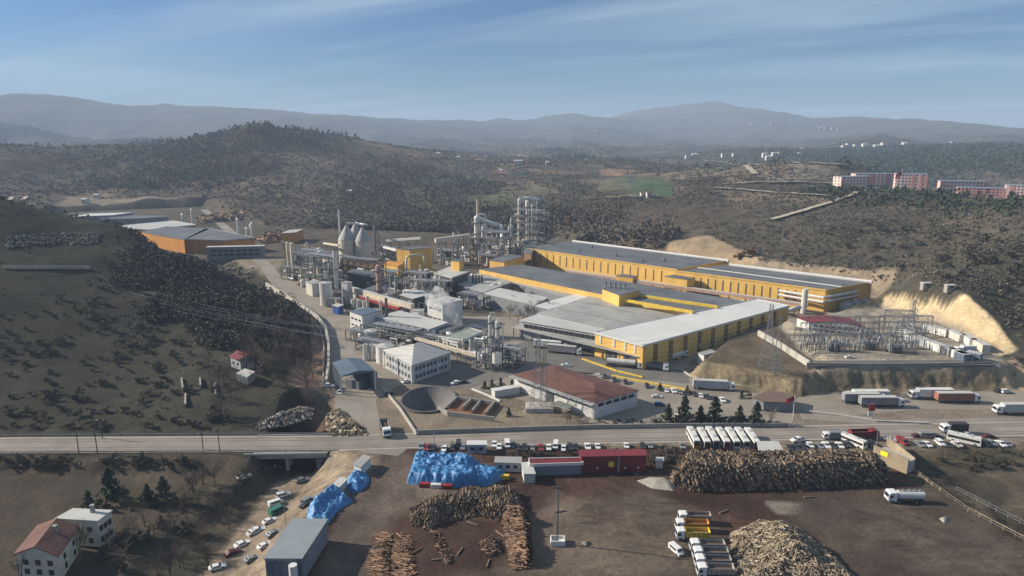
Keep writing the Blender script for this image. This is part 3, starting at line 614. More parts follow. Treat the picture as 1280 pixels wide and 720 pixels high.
# yellow pipe bridge along the front of these bays
def pipes(name, label, pts, r, m, legs=0, cat='pipe', z0=0, n=8, group=None):
    b = Vector(pts[0]); t_ = thing(name, label, cat, (b.x, b.y, z0), 0, group); k = M(); loc = [Vector(p)-Vector((b.x, b.y, z0)) for p in pts]; k.tube(loc, r, n); k.build('pipe_run', m, t_, True)
    if legs:
        tot = sum((q2-q1).length for q1, q2 in zip(loc[:-1], loc[1:])); cnt = 0
        for q1, q2 in zip(loc[:-1], loc[1:]):
            for i in range(max(1, int(legs*(q2-q1).length/tot))):
                p = q1.lerp(q2, (i+.5)/max(1, int(legs*(q2-q1).length/tot)))
                if p.z > 2.5: kk = M(); kk.box(p.x, p.y, 0, .35, .35, p.z-r); kk.build('support', STD, t_)
    return t_
def gallery(name, label, a, b, w, h, m, legs=4, cat='conveyor', roofm=None):
    a = Vector(a); b = Vector(b); t_ = thing(name, label, cat, (a.x, a.y, 0)); d = b-a; rz = math.atan2(d.y, d.x); k = M(); nv = Vector((-d.y, d.x, 0)).normalized()*w/2; o = Vector((a.x, a.y, 0))
    V = [a-nv-o, b-nv-o, b+nv-o, a+nv-o]; V = V+[v+Vector((0, 0, h)) for v in V]
    k.add(V, [(3,2,1,0),(4,5,6,7),(0,1,5,4),(1,2,6,5),(2,3,7,6),(3,0,4,7)]); k.build('gallery', m, t_)
    if roofm:
        V2 = [v+Vector((0, 0, .03)) for v in V[4:]]; V2 += [v+Vector((0, 0, .3)) for v in V2]; k = M(); k.add(V2, [(4,5,6,7),(0,1,5,4),(1,2,6,5),(2,3,7,6),(3,0,4,7)]); k.build('gallery_roof', roofm, t_)
    for i in range(legs):
        p = a.lerp(b, (i+.5)/legs)-o
        if p.z > 1.5:
            k = M()
            for s_ in (-1, 1): k.cyl((p.x+nv.x*s_*1.2, p.y+nv.y*s_*1.2, 0), (p.x+nv.x*s_*.7, p.y+nv.y*s_*.7, p.z), .22, n=5)
            k.build('trestle', STD, t_)
    return t_
gallery('pipe_bridge', 'yellow pipe bridge along the wall of the grey bays', P(604,368,4), P(728,397,4), 1.6, 1.2, YEP, 8, 'pipe bridge')
# --- white roofed store with yellow walls
wh, LW = building('finished_goods_store', 'large white roofed store with yellow walls and loading doors', [(804,432),(986,382.5),(945,374.3),(744,415.7)], 10.4, wall=YEL, roof=WRF, cat='warehouse', trim=WHT)
def rect_on(root, poly, e, t0, t1, z0, z1, name, m, off=0.1, th=0.2):
    a = Vector(poly[e][:2]); b = Vector(poly[(e+1) % len(poly)][:2]); d = b-a; c0 = a+d*t0; c1 = a+d*t1; c = (c0+c1)/2
    cc = Vector((sum(p[0] for p in poly)/len(poly), sum(p[1] for p in poly)/len(poly))); nr = Vector((d.y, -d.x)).normalized(); nr = nr if nr.dot(c-cc) > 0 else -nr
    k = M(); k.box(c.x+nr.x*off, c.y+nr.y*off, z0, (c1-c0).length, th, z1-z0, math.atan2(d.y, d.x)); return k.build(name, m, root)
for t0, t1 in ((0.12, 0.38), (0.52, 0.76)): rect_on(wh, LW, 3, 1-t1, 1-t0, 0, 4.6, 'loading_door', STD)
for t0 in (0.14, 0.34, 0.57, 0.86): rect_on(wh, LW, 3, 1-t0-.035, 1-t0, 6.2, 10.2, 'light_panel', WHT, 0.13)
for i in range(10): rect_on(wh, LW, 0, 0.06+i*0.09, 0.085+i*0.09, 0.5, 9.6, 'wall_rib', BRN, 0.08, 0.12)
cn, _ = building('loading_canopy', 'long thin grey canopy over the loading bays', [(640,409),(655,404.5),(806,440),(796,446)], 5.2, wall=STD, roof=GRF, cat='canopy', poly=None)
for c_ in list(cn.children):
    if c_.name.startswith('wall'):
        k = M(); LL = [P(u, v, 5.2)-cn.location for u, v in [(640,409),(655,404.5),(806,440),(796,446)]]
        for i in range(13):
            p = LL[0].lerp(LL[3], i/12)+Vector((.8, .5, 0)); k.box(p.x, p.y, -0.1-cn.location.z*0, .35, .35, 5.1)
        me = k.build('post', STD, cn); c_.data = me.data; bpy.data.objects.remove(me); c_.name = 'posts'
# yellow low walls and kerbs of the yard
for lab, L_ in (('long yellow painted kerb across the loading yard', [(728,449),(770,464),(803,472)]), ('yellow painted kerb beside the parked cars', [(765,470),(800,477),(850,486),(862,489)])):
    pts = [P(u, v) for u, v in L_]; k = M()
    for a, b in zip(pts[:-1], pts[1:]): c = (a+b)/2; k.box(c.x, c.y, 0, (b-a).length+.2, 1.0, .45, math.atan2(b.y-a.y, b.x-a.x))
    tag(k.build('kerb_wall', YEP), lab, 'kerb')
building('gate_cabin', 'small white cabin on the bank right of the white roofed store', [(873,441),(880,444),(896,440),(888,437)], 3.2, z0=2.0, wall=WHT, roof=GRF, cat='cabin')

# --- far left halls in the valley
building('valley_hall', 'grey roofed hall with orange end wall in the left valley', [(231,299),(280,300.5),(318,297),(258,285)], 11, wall=ORG, roof=DRF, trim=LGW, cat='warehouse')
r_, L_ = bx3('valley_annexe', 'glazed grey annexe on the near end of the valley hall', 296, 322, 42, 6, 9, 0, R(8), wall=GREY, roof=LRF, wins=[(0, 8, [3, 6], 3.4, 1.6, GLS)])
building('valley_hall', 'dark roofed hall with bright edges beyond the near valley hall', [(176,290),(230,300),(262,286),(208,283)], 11, wall=ORG, roof=DRF, cat='warehouse')
building('valley_hall', 'beige roofed hall with an orange wall in the left valley', [(130,284),(186,287),(245,281),(215,276)], 10, wall=ORG, roof=LRF, cat='warehouse', trim=WHT)
building('valley_hall', 'low hall with pale roof edge behind the beige roofed hall', [(126,273.5),(170,273),(210,270.5),(165,269.5)], 9, wall=GREY, roof=DRF, trim=WHT, cat='warehouse')
building('valley_hall', 'farthest narrow white roofed hall in the left valley', [(86,271),(140,269),(166,265.5),(112,267)], 9, wall=GREY, roof=WRF, cat='warehouse')
for i, (u, vb, vt) in enumerate(((229,281,268),(233,281,270),(241,280,262),(298,293,274),(314,296,282),(309,296,285),(316,298,279))):
    p = P(u, vb); H_ = ztop(u, vb, vt); k = M(); k.cyl((0,0,0), (0,0,H_), 1.4, n=8); k.cyl((0,0,H_), (0,0,H_+1.2), 1.4, .3, n=8); o = k.build('valley_stack', SIL); o.location = p; tag(o, 'pale stack, '+ORD[i]+' from the left among those beyond the valley halls', 'stack', 'stacks in the valley')
# --- offices, red roof hall, gatehouse
of, LO = building('office_block', 'two storey grey office block with a hipped roof and white piers', [(515,456),(561.5,440.5),(528,429.5),(480,437.5)], 7.6, wall=LGW, roof=LRF, kind='hip', rise=4.0, cat='office', wins=[(0, 9, [5.4, 2.2], 1.2, 1.5, GLP), (3, 8, [5.4, 2.2], 1.2, 1.5, GLP)])
for t0 in (0, .33, .66, .985): rect_on(of, LO, 0, t0, t0+.02, 0, 7.3, 'pier', WHT, .2, .5)
for t0 in (.0, .5, .985): rect_on(of, LO, 3, t0, t0+.02, 0, 7.3, 'pier', WHT, .2, .5)
building('office_wing', 'low grey roofed wing at the back left of the office block', [(478,443),(500,452),(520,444),(500,436)], 5.6, wall=OWT, roof=LRF, cat='office')
building('roofed_bay', 'greenish flat roof between the office block and the pipe racks', [(530,441),(552,446),(562,440),(540,434)], 5.0, wall=GREY, roof=GNR, cat='shed')
rb, LR = building('canteen_hall', 'white walled hall under a red brown hipped roof beside the pine trees', [(643,468),(743,502.5),(797,487.5),(694,457)], 6.2, wall=WHT, roof=RRF, kind='hip', rise=2.3, cat='hall', wins=[(0, 11, [4.6], 2.6, 1.1, GLS), (1, 5, [4.6], 2.6, 1.1, GLS)])
rect_on(rb, LR, 0, 0.42, 0.52, 0, 4.4, 'gateway', STD, .12); 
p0 = Vector(LR[0]); p1 = Vector(LR[1]); k = M(); d = p1-p0; nv = Vector((d.y, -d.x)).normalized(); nv = nv if nv.y < 0 else -nv; c = (p0+p1)/2+nv*0.9
k.box(c.x, c.y, 5.55, d.length+1.5, 2.6, .3, math.atan2(d.y, d.x)); k.build('eaves_canopy', GRF, rb)
k = M(); c = p0.lerp(p1, .7)+nv*3.2; k.box(c.x, c.y, 2.6, 7, 4.2, .18, math.atan2(d.y, d.x)); [k.box(c.x+a, c.y-1.2, 0, .15, .15, 2.6) for a in (-3, 0, 3)]; k.build('porch', GNR, rb)
gt = thing('weighbridge_canopy', 'blue grey canopy over the weighbridge at the works gate', 'canopy', P(438, 481))
GP = [P(u, v, 7.5)-gt.location for u, v in [(416,453),(427,470),(469,463.5),(452,448)]]
for g in GP: g.z = 7.5
GP = [GP[0], GP[1], GP[2], GP[3]]; k = M(); k.prism([(g.x, g.y) for g in GP], 7.2, [7.5, 7.5, 7.5, 7.5], True); m0 = (GP[0]+GP[3])/2; m1 = (GP[1]+GP[2])/2
k.add([(*GP[0][:2], 7.53), (*GP[1][:2], 7.53), (*m1[:2], 8.6), (*m0[:2], 8.6), (*GP[2][:2], 7.53), (*GP[3][:2], 7.53)], [(0,1,2,3),(3,2,4,5),(1,4,2),(0,3,5)]); k.build('roof', BRF, gt)
for g0, g1 in ((GP[0], GP[1]), (GP[3], GP[2])):
    for i in range(5): g = g0.lerp(g1, .03+i*.235); k = M(); k.box(g.x, g.y, 0, .4, .4, 7.2); k.build('post', WHT, gt)
k = M(); g = GP[2].lerp(GP[3], .5)*0.62+GP[1]*0.0; k.box(g.x, g.y, 0, 6, 12, 3.4, R(-25)); k.build('booth', GREY, gt)
k = M(); g = (GP[2]+GP[3])/2; k.box(g.x-.6, g.y, 0, 0.4, (GP[2]-GP[3]).length*.9, 7, math.atan2((GP[2]-GP[3]).y, (GP[2]-GP[3]).x)+math.pi/2); k.build('side_wall', BRF, gt)
building('gate_house', 'low round cornered entrance house with a brown roof under the grass bank', [(941,497),(955,502),(988,503),(990,493),(962,488)], 3.6, wall=GREY, roof=mat('brown_felt_roof', (.17,.115,.09), .8, var=.2), cat='gatehouse')
# --- white low blocks among the process plant
building('boiler_house', 'tall white block wreathed in steam', [(534,375.5),(553,380.5),(578,374.5),(558,370)], 11.5, wall=WHT, roof=LRF, wins=[(0, 3, [3.2, 8.2], 2.6, .9, GLP)])
building('control_block', 'white cubic block with dark window strips left of the process yard', [(437,389),(452.5,394.5),(475,388),(458,384)], 8.6, wall=WHT, roof=BRF, wins=[(0, 3, [2.4, 5.6], 2.0, .9, GLS)])
building('control_block', 'small white block at the end of the beige gallery', [(514,387.5),(523,389),(530,386.5),(521,385)], 6, wall=WHT, roof=LRF, wins=[(0, 2, [2.5], 1.6, 1, GLS)])
building('process_hall', 'flat grey roofed process hall in front of the white steam block', [(470,396),(536,411.5),(560,403),(500,388.5)], 6, wall=LGW, roof=LRF, wins=[(0, 12, [3.8], 2, 1.1, GLS)])
building('process_hall', 'low hall with grey roof just right of the process hall', [(537,411),(552,416),(580,407),(566,403)], 4.5, wall=GREY, roof=DRF)
building('pump_house', 'white pump house with a pale roof behind the distillation columns', [(553,423),(572,428),(602,415),(586,410)], 5.2, wall=WHT, roof=GNR, trim=WHT, wins=[(0, 4, [2.6], 1.4, 1.5, GLS)])
building('pump_house', 'lower white annexe in front of the pump house', [(573,425.5),(588,430),(604,422.5),(592,418)], 4.0, wall=OWT, roof=DRF)
building('roofed_bay', 'pale canopy roof between the conveyors', [(500,368.5),(516,373.5),(538,367.5),(520,362)], 7, wall=STD, roof=LRF, cat='shed')
building('roofed_bay', 'thick grey slab roof carrying a small yellow box', [(543,341),(565,347),(585,340),(563,333)], 13, wall=STD, roof=LRF, cat='shed', trim=OWT)
building('plant_house', 'small bright yellow box on the grey slab roof', [(563.5,325.5),(574,327),(579,325.5),(569,324)], 6, z0=13, wall=YEL, roof=DRF)
building('plant_house', 'tall yellow building with a brown side in the middle of the plant', [(495.5,310.5),(512,312),(540,309.5),(522,307.5)], 17, wall=YEL, roof=DRF)
building('plant_house', 'low yellow machine house below the tall yellow building', [(480,330),(497,333),(503,329),(486,326)], 8, wall=YEL, roof=ORG)
building('plant_house', 'slender yellow tower house at the foot of the tall stack', [(588.5,299),(597,299.5),(601,298),(592,297.5)], 15, wall=YEL, roof=DRF)
building('plant_house', 'blue clad cabin beside the rectangular silver tower', [(415.5,381.5),(423,383.5),(429,381),(421,379)], 4.5, wall=BLP, roof=LRF)
bt, _ = building('filter_tower', 'tall rectangular silver clad tower by the works road', [(426.5,353),(434,354),(440,352.5),(433,351.5)], 12.5, wall=SIL, roof=GRF, cat='tower')
building('plant_house', 'grey box building at the roadside end of the evaporator rack', [(382,352),(390,355.5),(405,353),(396,350)], 7.5, wall=OWT, roof=GRF)
building('plant_house', 'orange fronted shed with pale roof at the far left of the plant', [(352,291.5),(369,290.5),(379,286.5),(362,287.5)], 9, wall=ORG, roof=LRF)
building('plant_house', 'dark long shed behind the silver tower', [(433,341),(467,347),(472,340),(440,336)], 8, wall=STD, roof=DRF)
building('plant_house', 'dark shed under the cone silos', [(425,325),(468,330),(474,323),(430,319)], 7, wall=BRN, roof=DRF)
building('plant_house', 'beige walled settling yard left of the rusty column', [(441,366.5),(472,375.5),(500,364),(470,356)], 4, wall=CNL, roof=DRF)
gallery('covered_gallery', 'long beige covered gallery running down to the small white block', P(440,364,6), P(516,386,6), 2.4, 2.2, BEI, 5, 'conveyor', LRF)
gallery('covered_gallery', 'reddish gallery behind the silver tanks', P(448,372,4), P(500,388,4), 2.2, 1.6, REDP, 4, 'conveyor', PKV)
gallery('conveyor', 'white conveyor sloping behind the tall yellow building', P(483,302,14), P(526,299,18), 2.0, 1.6, WHT, 4, 'conveyor')
gallery('conveyor', 'white and yellow conveyor bridge left of the tall stack', P(544,303,14), P(587,297,16), 2.8, 2.6, CRM, 5, 'conveyor', LRF)
gallery('conveyor', 'pale conveyor from the cone silos towards the left columns', P(405,305,10), P(424,308,16), 1.5, 1.3, BEI, 3, 'conveyor')
gallery('conveyor', 'white conveyor above the low yellow machine house', P(480,310,12), P(496,314,14), 1.6, 1.4, WHT, 3, 'conveyor')
gallery('conveyor', 'orange and white conveyor at the far left shed', P(352,302,9), P(362,307,4), 1.5, 1.3, WHT, 2, 'conveyor')
gallery('pipe_bridge', 'beige pipe bridge from the process hall to the distillation columns', P(520,424,3.5), P(600,447,3.5), 2.0, 1.0, BEI, 8, 'pipe bridge')
gallery('pipe_bridge', 'pale pipe bridge along the front of the long hall', P(708,341,3), P(1010,384,3), 2.2, 1.6, PKV, 16, 'pipe bridge', LRF)

# --- vessels, silos, columns: (u, v base, v top, width px, kind, material, label)
def vessel(name, label, u, vb, vt, w, kind, m, cat, z0=0, group=None, apex=None):
    p = P(u, vb, z0); H_ = max(ztop(u, vb, vt, z0), 1.5); r = w*mpp(u, vb, z0)/2; t_ = thing(name, label, cat, p, 0, group); n = 20 if w > 8 else 12
    k = M(); base = 0
    if kind == 'legs':
        base = H_*0.25
        for i in range(4): a = i*math.pi/2+.5; kk = M(); kk.cyl((math.cos(a)*r*.85, math.sin(a)*r*.85, 0), (math.cos(a)*r*.85, math.sin(a)*r*.85, base+r*.5), .18, n=5); kk.build('leg', STD, t_)
        k.cyl((0,0,base), (0,0,base+r*.9), r*.25, r, n=n, cap=False); k.cyl((0,0,base+r*.9), (0,0,H_), r, n=n)
    else: k.cyl((0,0,-1), (0,0,H_), r, n=n)
    k.build('shell', m, t_, False)
    if kind == 'cone' or kind == 'silo':
        ha = ztop(u, vb, apex, z0)-H_ if apex else r*0.5; kk = M(); kk.cyl((0,0,H_+.02), (0,0,H_+ha), r*1.03, r*.06, n=n)
        if kind == 'silo':
            kk.box(0, 0, H_+ha-.6, 1.6, 1.6, 1.6)
        kk.build('cone_roof', GRF if kind == 'silo' else m, t_)
    elif kind in ('tank', 'legs'):
        kk = M(); kk.cyl((0,0,H_+.02), (0,0,H_+r*.22), r*1.02, r*.1, n=n); kk.build('lid', LRF, t_)
        kk = M()
        for i in range(max(8, n)): a = 2*math.pi*i/max(8, n); kk.box(r*math.cos(a), r*math.sin(a), H_, .07, .07, 1.1)
        kk.build('handrail', STL, t_)
    elif kind == 'column':
        kk = M()
        for f in (.35, .62, .88): kk.cyl((0,0,H_*f), (0,0,H_*f+.25), r*1.9, n=10)
        kk.build('platform', STD, t_)
        kk = M(); kk.ball((0,0,H_), r, n, 4, .7, True); kk.build('dome', m, t_)
        kk = M(); kk.tube([(0,0,H_+r*.5), (0,0,H_+r*.5+1.2), (r*2.4,0,H_+r*.5+1.2), (r*2.4,0,H_*.3), (r,0,H_*.3)], max(.22, r*.22), 6); kk.build('vapour_pipe', m, t_)
    elif kind == 'stack':
        kk = M(); kk.cyl((0,0,H_-.1), (0,0,H_+.5), r*1.12, n=n); kk.cyl((0,0,H_*.5), (0,0,H_*.5+.2), r*1.9, n=8); kk.build('rim', STD, t_)
    if w > 5 or kind in ('column', 'stack'):
        kk = M(); a = -1.9; cx, cy = math.cos(a)*(r+.25), math.sin(a)*(r+.25)
        for s_ in (-.22, .22): kk.box(cx+s_, cy, base, .07, .07, H_-base+.8)
        z = base
        while z < H_: kk.box(cx, cy, z, .44, .05, .05); z += 1.0
        kk.build('ladder', STL, t_)
    return t_
V_ = [
 ('cone_silo','left of the two big cream silos with ribbed cone roofs',435.5,326,299,22,'silo',CRM,'silo',280),('cone_silo','right of the two big cream silos with ribbed cone roofs',455,327,301,20,'silo',CRM,'silo',283),
 ('cone_silo','dark cream silo half hidden behind the two big cone silos',446,316,293,17,'silo',BEI,'silo',277),
 ('stack','slim white stack just left of the cone silos',426.5,322,262,2.4,'stack',WHT,'stack',None),('process_column','banded column first to the right of the cone silos',469.5,322,283,3,'column',STL,'column',None),('process_column','white column second to the right of the cone silos',475.5,322,293,2.8,'column',SIL,'column',None),
 ('silo','left of the twin slim cream silos at the roadside end of the plant',362.5,344,303,5,'cone',BEI,'silo',None),('silo','right of the twin slim cream silos at the roadside end of the plant',367.6,346,304,5,'cone',CRM,'silo',None),
 ('stack','thick white stack in front of the dark long shed',421,361,312,5.5,'stack',SIL,'stack',None),('storage_silo','fat pale silo beside the silver tower by the road',408.5,381,353,15.5,'tank',SIL,'silo',None),
 ('process_column','rusty pink column with beige piping in the middle of the plant',475,379,333,7.5,'column',PKV,'column',None),('stack','dark thin flue on the process hall',484,410,374,3.2,'stack',STD,'stack',None),
 ('stack','tallest pale stack standing on the banded tower',597.5,322,249,3,'stack',BEI,'stack',None),('process_column','thick banded tower under the tallest stack',597,324,272,8,'column',SIL,'column',None),
 ('roof_stack','left of two short cream stacks behind the conveyor bridge',567.6,306,290,3.4,'stack',CRM,'stack',None),('roof_stack','right of two short cream stacks behind the conveyor bridge',573.6,306,290,3.6,'stack',CRM,'stack',None),
 ('process_column','white column at the foot of the ducts right of the tall stack',604,326,284,4,'column',WHT,'column',None),('process_column','slim column with a cone foot under the duct bend',636.5,324,284,3.2,'column',WHT,'column',None),
 ('cyclone','leftmost tall cyclone of the dryer tower',649,308,250,4.2,'column',SIL,'cyclone',None),('cyclone','second tall cyclone from the left of the dryer tower',659,304,252,5.2,'column',WHT,'cyclone',None),('cyclone','third tall cyclone of the dryer tower',666,305,252,4.4,'column',BEI,'cyclone',None),('cyclone','fourth tall cyclone of the dryer tower, in shadow',672,303,250,4.4,'column',STL,'cyclone',None),
 ('stack','slim white pole stack right of the dryer tower',680,304,261,1.8,'stack',WHT,'stack',None),('process_column','slender grey post column before the conveyor bridge',552,334,303,2.2,'stack',STL,'column',None),('process_column','left dark post under the conveyor bridge',567,334,305,2.4,'stack',STL,'column',None),('process_column','right dark post under the conveyor bridge',572.5,334,307,2.4,'stack',STL,'column',None),
 ('process_column','small white column behind the duct elbow',639,310,274,2.8,'column',SIL,'column',None),
 ('distillation_column','taller left column of the pair by the yard, with an antenna',613,461,396,4.8,'column',SIL,'column',None),('distillation_column','thicker right column of the pair by the yard',622,459,403,5.8,'column',SIL,'column',None),
 ('vessel','round vessel standing at the foot of the distillation columns',621.5,464,441,12,'legs',SIL,'vessel',None),('vessel','slim vessel left of the distillation columns',605.5,460,421,3.6,'column',SIL,'vessel',None),('vessel','small dark vessel right of the distillation columns',634,452,430,6,'legs',STL,'vessel',None),
 ('storage_tank','large white tank behind the office block',482,452,432,23,'tank',WHT,'tank',None),('storage_tank','first grey tank left of the large white tank',457.5,450,430,6.5,'tank',SIL,'tank',None),('storage_tank','second grey tank left of the large white tank',465,450,430,6.5,'tank',SIL,'tank',None),
 ('storage_tank','wide grey tank behind the two narrow tanks',464,427,413,17,'tank',LGW,'tank',None),('storage_tank','round white tank near the greenish roof',504,437,429,6,'tank',WHT,'tank',None),
 ('cyclone','left beige cyclone under the slab roof',546,372,343,4,'legs',CRM,'cyclone',None),('cyclone','middle beige cyclone under the slab roof',551,374,345,4,'legs',BEI,'cyclone',None),('cyclone','right beige cyclone under the slab roof',556,373,348,3.6,'legs',CRM,'cyclone',None),
 ('silo','left white silo below the tall yellow building',526,358,338,6,'cone',WHT,'silo',None),('silo','right white silo below the tall yellow building',534,357,337,6,'cone',SIL,'silo',None),('silo','grey silo left of the pale canopy roof',489,362,344,4,'cone',STL,'silo',None),('silo','second grey silo left of the pale canopy roof',496,366,345,4.5,'legs',STL,'silo',None),
 ('tank','grey tank first from the left under the reddish gallery',442,385,374,6,'tank',SIL,'tank',None),('tank','grey tank second from the left under the reddish gallery',449,386,375,6,'tank',LGW,'tank',None),('tank','grey tank third from the left under the reddish gallery',456,387,376,6,'tank',SIL,'tank',None),
]
for nm, lab, u, vb, vt, w, kd, m, cat, ap in V_: vessel(nm, lab, u, vb, vt, w, kd, m, cat, apex=ap)
# --- ducts
def at(u, vb, vt): p = P(u, vb); p.z = ztop(u, vb, vt); return p
pipes('duct', 'thick white duct arching over the evaporator rack', [at(398,353,346), at(397,352,320), at(402,350,315), at(412,348,317)], 1.3, WHT, 0, 'duct')
pipes('duct', 'upper white duct from the banded tower to the dryer', [at(599,323,273), at(606,322,277), at(625,320,282), at(628,322,290), at(628,323,318)], 1.7, WHT, 0, 'duct')
pipes('duct', 'lower white duct running right from the white column', [at(603,325,286), at(620,324,289), at(635,323,291), at(637,324,303), at(637,324,320)], 1.4, CRM, 0, 'duct')
pipes('duct', 'white pipe joining the tops of the cone silos', [at(437,325,279), at(447,322,279), at(461,325,281)], .8, WHT, 0, 'duct')
pipes('duct', 'white crown pipe linking the cyclone tops of the dryer', [at(649,306,249.5), at(655,305,248), at(666,304,248), at(674,303,250)], 1.5, WHT, 0, 'duct')
pipes('duct', 'curved beige pipe loop before the tall yellow building', [at(508,350,338), at(509,350,322), at(514,350,319), at(530,348,318), at(532,348,330)], .7, BEI, 0, 'duct')
pipes('duct', 'silver pipe bridge by the distillation columns', [at(604,458,432), at(609,459,421), at(617,459,421), at(624,458,424)], .55, SIL, 0, 'duct')
pipes('duct', 'bent silver pipe at the foot of the distillation columns', [at(602,461,455), at(603,461,441), at(608,461,440), at(609,461,455)], .55, SIL, 0, 'duct')
pipes('duct', 'big beige elbow duct behind the grey bays', [at(612,374,366), at(613,373,358), at(622,372,355), at(632,372,357)], 1.0, CRM, 0, 'duct')
pipes('duct', 'white pipeline beside the end wall of the second hall', [P(905,375,2.5), P(960,382,2.5), P(985,388,4), P(1000,384,4.5)], 1.1, WHT, 6, 'duct')
pipes('duct', 'silver pipeline in front of the second hall', [P(880,372,2.2), P(950,384,2.2), P(995,388,2.2)], .8, SIL, 6, 'duct')
pipes('duct', 'red pipe run with a crane jib before the long hall', [P(728,348,2), P(790,357,2), P(828,361,2)], .6, REDP, 6, 'duct')
# --- open steel racks full of pipework
def rack(name, label, u, vb, vt, w, dpt, nx, nz, rz=R(-30), m=STD, cat='steel rack', z0=0, seed=0, stuffing=14):
    rn = random.Random(seed); t_ = thing(name, label, cat, P(u, vb, z0), rz); H_ = max(ztop(u, vb, vt, z0), 3); k = M(); ny = 2
    for i in range(nx+1):
        for j in range(ny): k.box(-w/2+w*i/nx, -dpt/2+dpt*j, 0, .35, .35, H_)
    [k.box(0, -dpt/2+dpt*j, 0, w+.35, .36, .3) for j in range(2)]; [k.box(-w/2+w*i/nx, 0, 0, .36, dpt, .28) for i in range(nx+1)]
    k.build('frame', m, t_)
    for l in range(1, nz+1):
        z = H_*l/nz; k = M()
        for j in (0, 1): k.box(0, -dpt/2+dpt*j, z-.35, w, .3, .35)
        for i in range(nx+1): k.box(-w/2+w*i/nx, 0, z-.35, .3, dpt, .35)
        k.box(0, 0, z-.02, w*.96, dpt*.5, .08)
        for i in range(nx*2): k.box(-w/2+w*i/nx/2, -dpt/2-.1, z, .06, .06, 1.0)
        k.box(0, -dpt/2-.1, z+1, w, .06, .06); k.build('deck', STL, t_)
    for i in range(stuffing):
        z = H_*rn.randrange(nz)/nz; x = rn.uniform(-.45, .45)*w; y = rn.uniform(-.4, .4)*dpt; mm = rn.choice([SIL, STL, WHT, BEI, PKV, STD, LGW]); k = M(); typ = rn.random(); hh = H_/nz
        if typ < .45: r_ = rn.uniform(.5, 1.5); k.cyl((x,y,z), (x,y,z+hh*rn.uniform(.5, .95)), r_, n=10); k.build('upright_vessel', mm, t_)
        elif typ < .7: r_ = rn.uniform(.5, 1.1); L = rn.uniform(2, 5); k.cyl((x-L/2,y,z+r_+.2), (x+L/2,y,z+r_+.2), r_, n=10); k.build('drum', mm, t_)
        else: r_ = rn.uniform(.15, .35); x2 = rn.uniform(-.5, .5)*w; k.tube([(x,y,z), (x,y,z+hh*.8), (x2,y,z+hh*.8), (x2,y,z)], r_, 6); k.build('pipe', mm, t_)
    return t_
RK = [('evaporator rack of dark steel beside the works road',404,357,318,24,12,4,3),('narrow rack packed with pipes behind the twin slim silos',379,345,316,20,10,3,3),('low rack of pipes along the works road',372,350,334,22,7,4,2),('rack of vessels left of the dark long shed',390,338,312,18,10,3,3),
 ('dark rack under the cone silos',447,338,322,34,9,6,2),('rack crowded with ducts beside the rusty column',485,356,338,16,9,3,2),('rack of pipes in front of the tall yellow building',522,362,340,16,9,3,3),('lattice rack under the white ducts of the tall stack',618,328,289,22,9,4,5),
 ('frame round the foot of the tallest stack',592,324,296,12,9,2,4),('tall frame of the dryer tower',660,310,262,26,14,4,6),('frame holding the shadowed cyclone',676,308,266,14,10,2,5),('low rack with vessels behind the pump house',600,421,409,12,6,3,1),
 ('frame round the distillation columns',612,460,428,9,6,2,3),('side frame right of the distillation columns',637,455,434,11,7,3,2),('process rack of dark pipes before the process hall',495,424,408,26,9,6,2),('process rack of dark pipes behind the greenish roof',535,430,418,20,6,5,1),
 ('pipe rack behind the large white tank',470,439,425,18,6,4,2),('rack of motors beside the white control block',448,425,412,10,6,3,1),('rack before the small cream stacks',560,330,312,20,9,4,2),('frame of pipes under the slab roof',552,376,350,12,8,3,2),
 ('lattice of pipes right of the slab roof',588,372,358,12,7,3,2),('rack of ducts between the steam block and the grey bays',588,385,366,12,8,3,2),('rack of vessels left of the slab roof',532,372,350,12,8,3,2),('pipe frame by the fat pale silo',420,384,372,8,5,2,1),
 ('rack of chip screens behind the machine house',482,322,308,22,8,4,2),('rack of pipes right of the slender yellow house',610,334,318,14,8,3,1),('rack against the brown block by the dryer',648,326,310,12,7,2,2),('equipment frame on the end of the low hall',576,418,409,12,5,3,1)]
for i, (lab, u, vb, vt, w, dp, nx, nz) in enumerate(RK): rack('pipe_rack', lab, u, vb, vt, w, dp, nx, nz, seed=i+5, stuffing=int(6+w*.7))
# small machines and tanks amid the plant: nothing in the photo tells them apart
rn = random.Random(11); protoS = []
def mk_small(i):
    t_ = thing('process_unit', 'x', 'process unit')
    if i == 0: k = M(); k.cyl((0,0,.5), (0,0,3.4), 1.1, n=12); k.ball((0,0,3.4), 1.1, 12, 3, .5, True); k.build('shell', SIL, t_); k = M(); k.box(0,0,0,2,2,.5); k.build('plinth', CON, t_)
    if i == 1: k = M(); k.box(0,0,.3,3.2,2.2,2.3); k.build('cabinet', WHT, t_); k = M(); k.box(0,-1.13,.7,1.2,.08,1.5); k.build('louvre', STD, t_)
    if i == 2: k = M(); k.cyl((-2,0,1.6), (2,0,1.6), .9, n=12); k.build('drum', LGW, t_); k = M(); k.box(-1.3,0,0,.4,1.4,1); k.box(1.3,0,0,.4,1.4,1); k.build('saddle', CON, t_)
    if i == 3: k = M(); k.cyl((0,0,0), (0,0,6.5), .45, n=8); k.build('vent_pipe', BEI, t_); k = M(); k.cyl((0,0,6.5), (0,0,7.1), .8, .2, n=8); k.build('cowl', STL, t_)
    if i == 4: k = M(); k.box(0,0,.2,2.6,1.8,1.5); k.build('gearbox', PKV, t_); k = M(); k.cyl((1.2,0,1.1), (2.8,0,1.1), .6, n=10); k.build('motor', STD, t_)
    if i == 5: k = M(); k.tube([(0,0,0), (0,0,4), (4,0,4), (4,0,0)], .3, 8); k.build('pipe_loop', SIL, t_); k = M(); k.box(2,0,3.4,.3,.3,.6); k.build('valve', REDP, t_)
    return t_
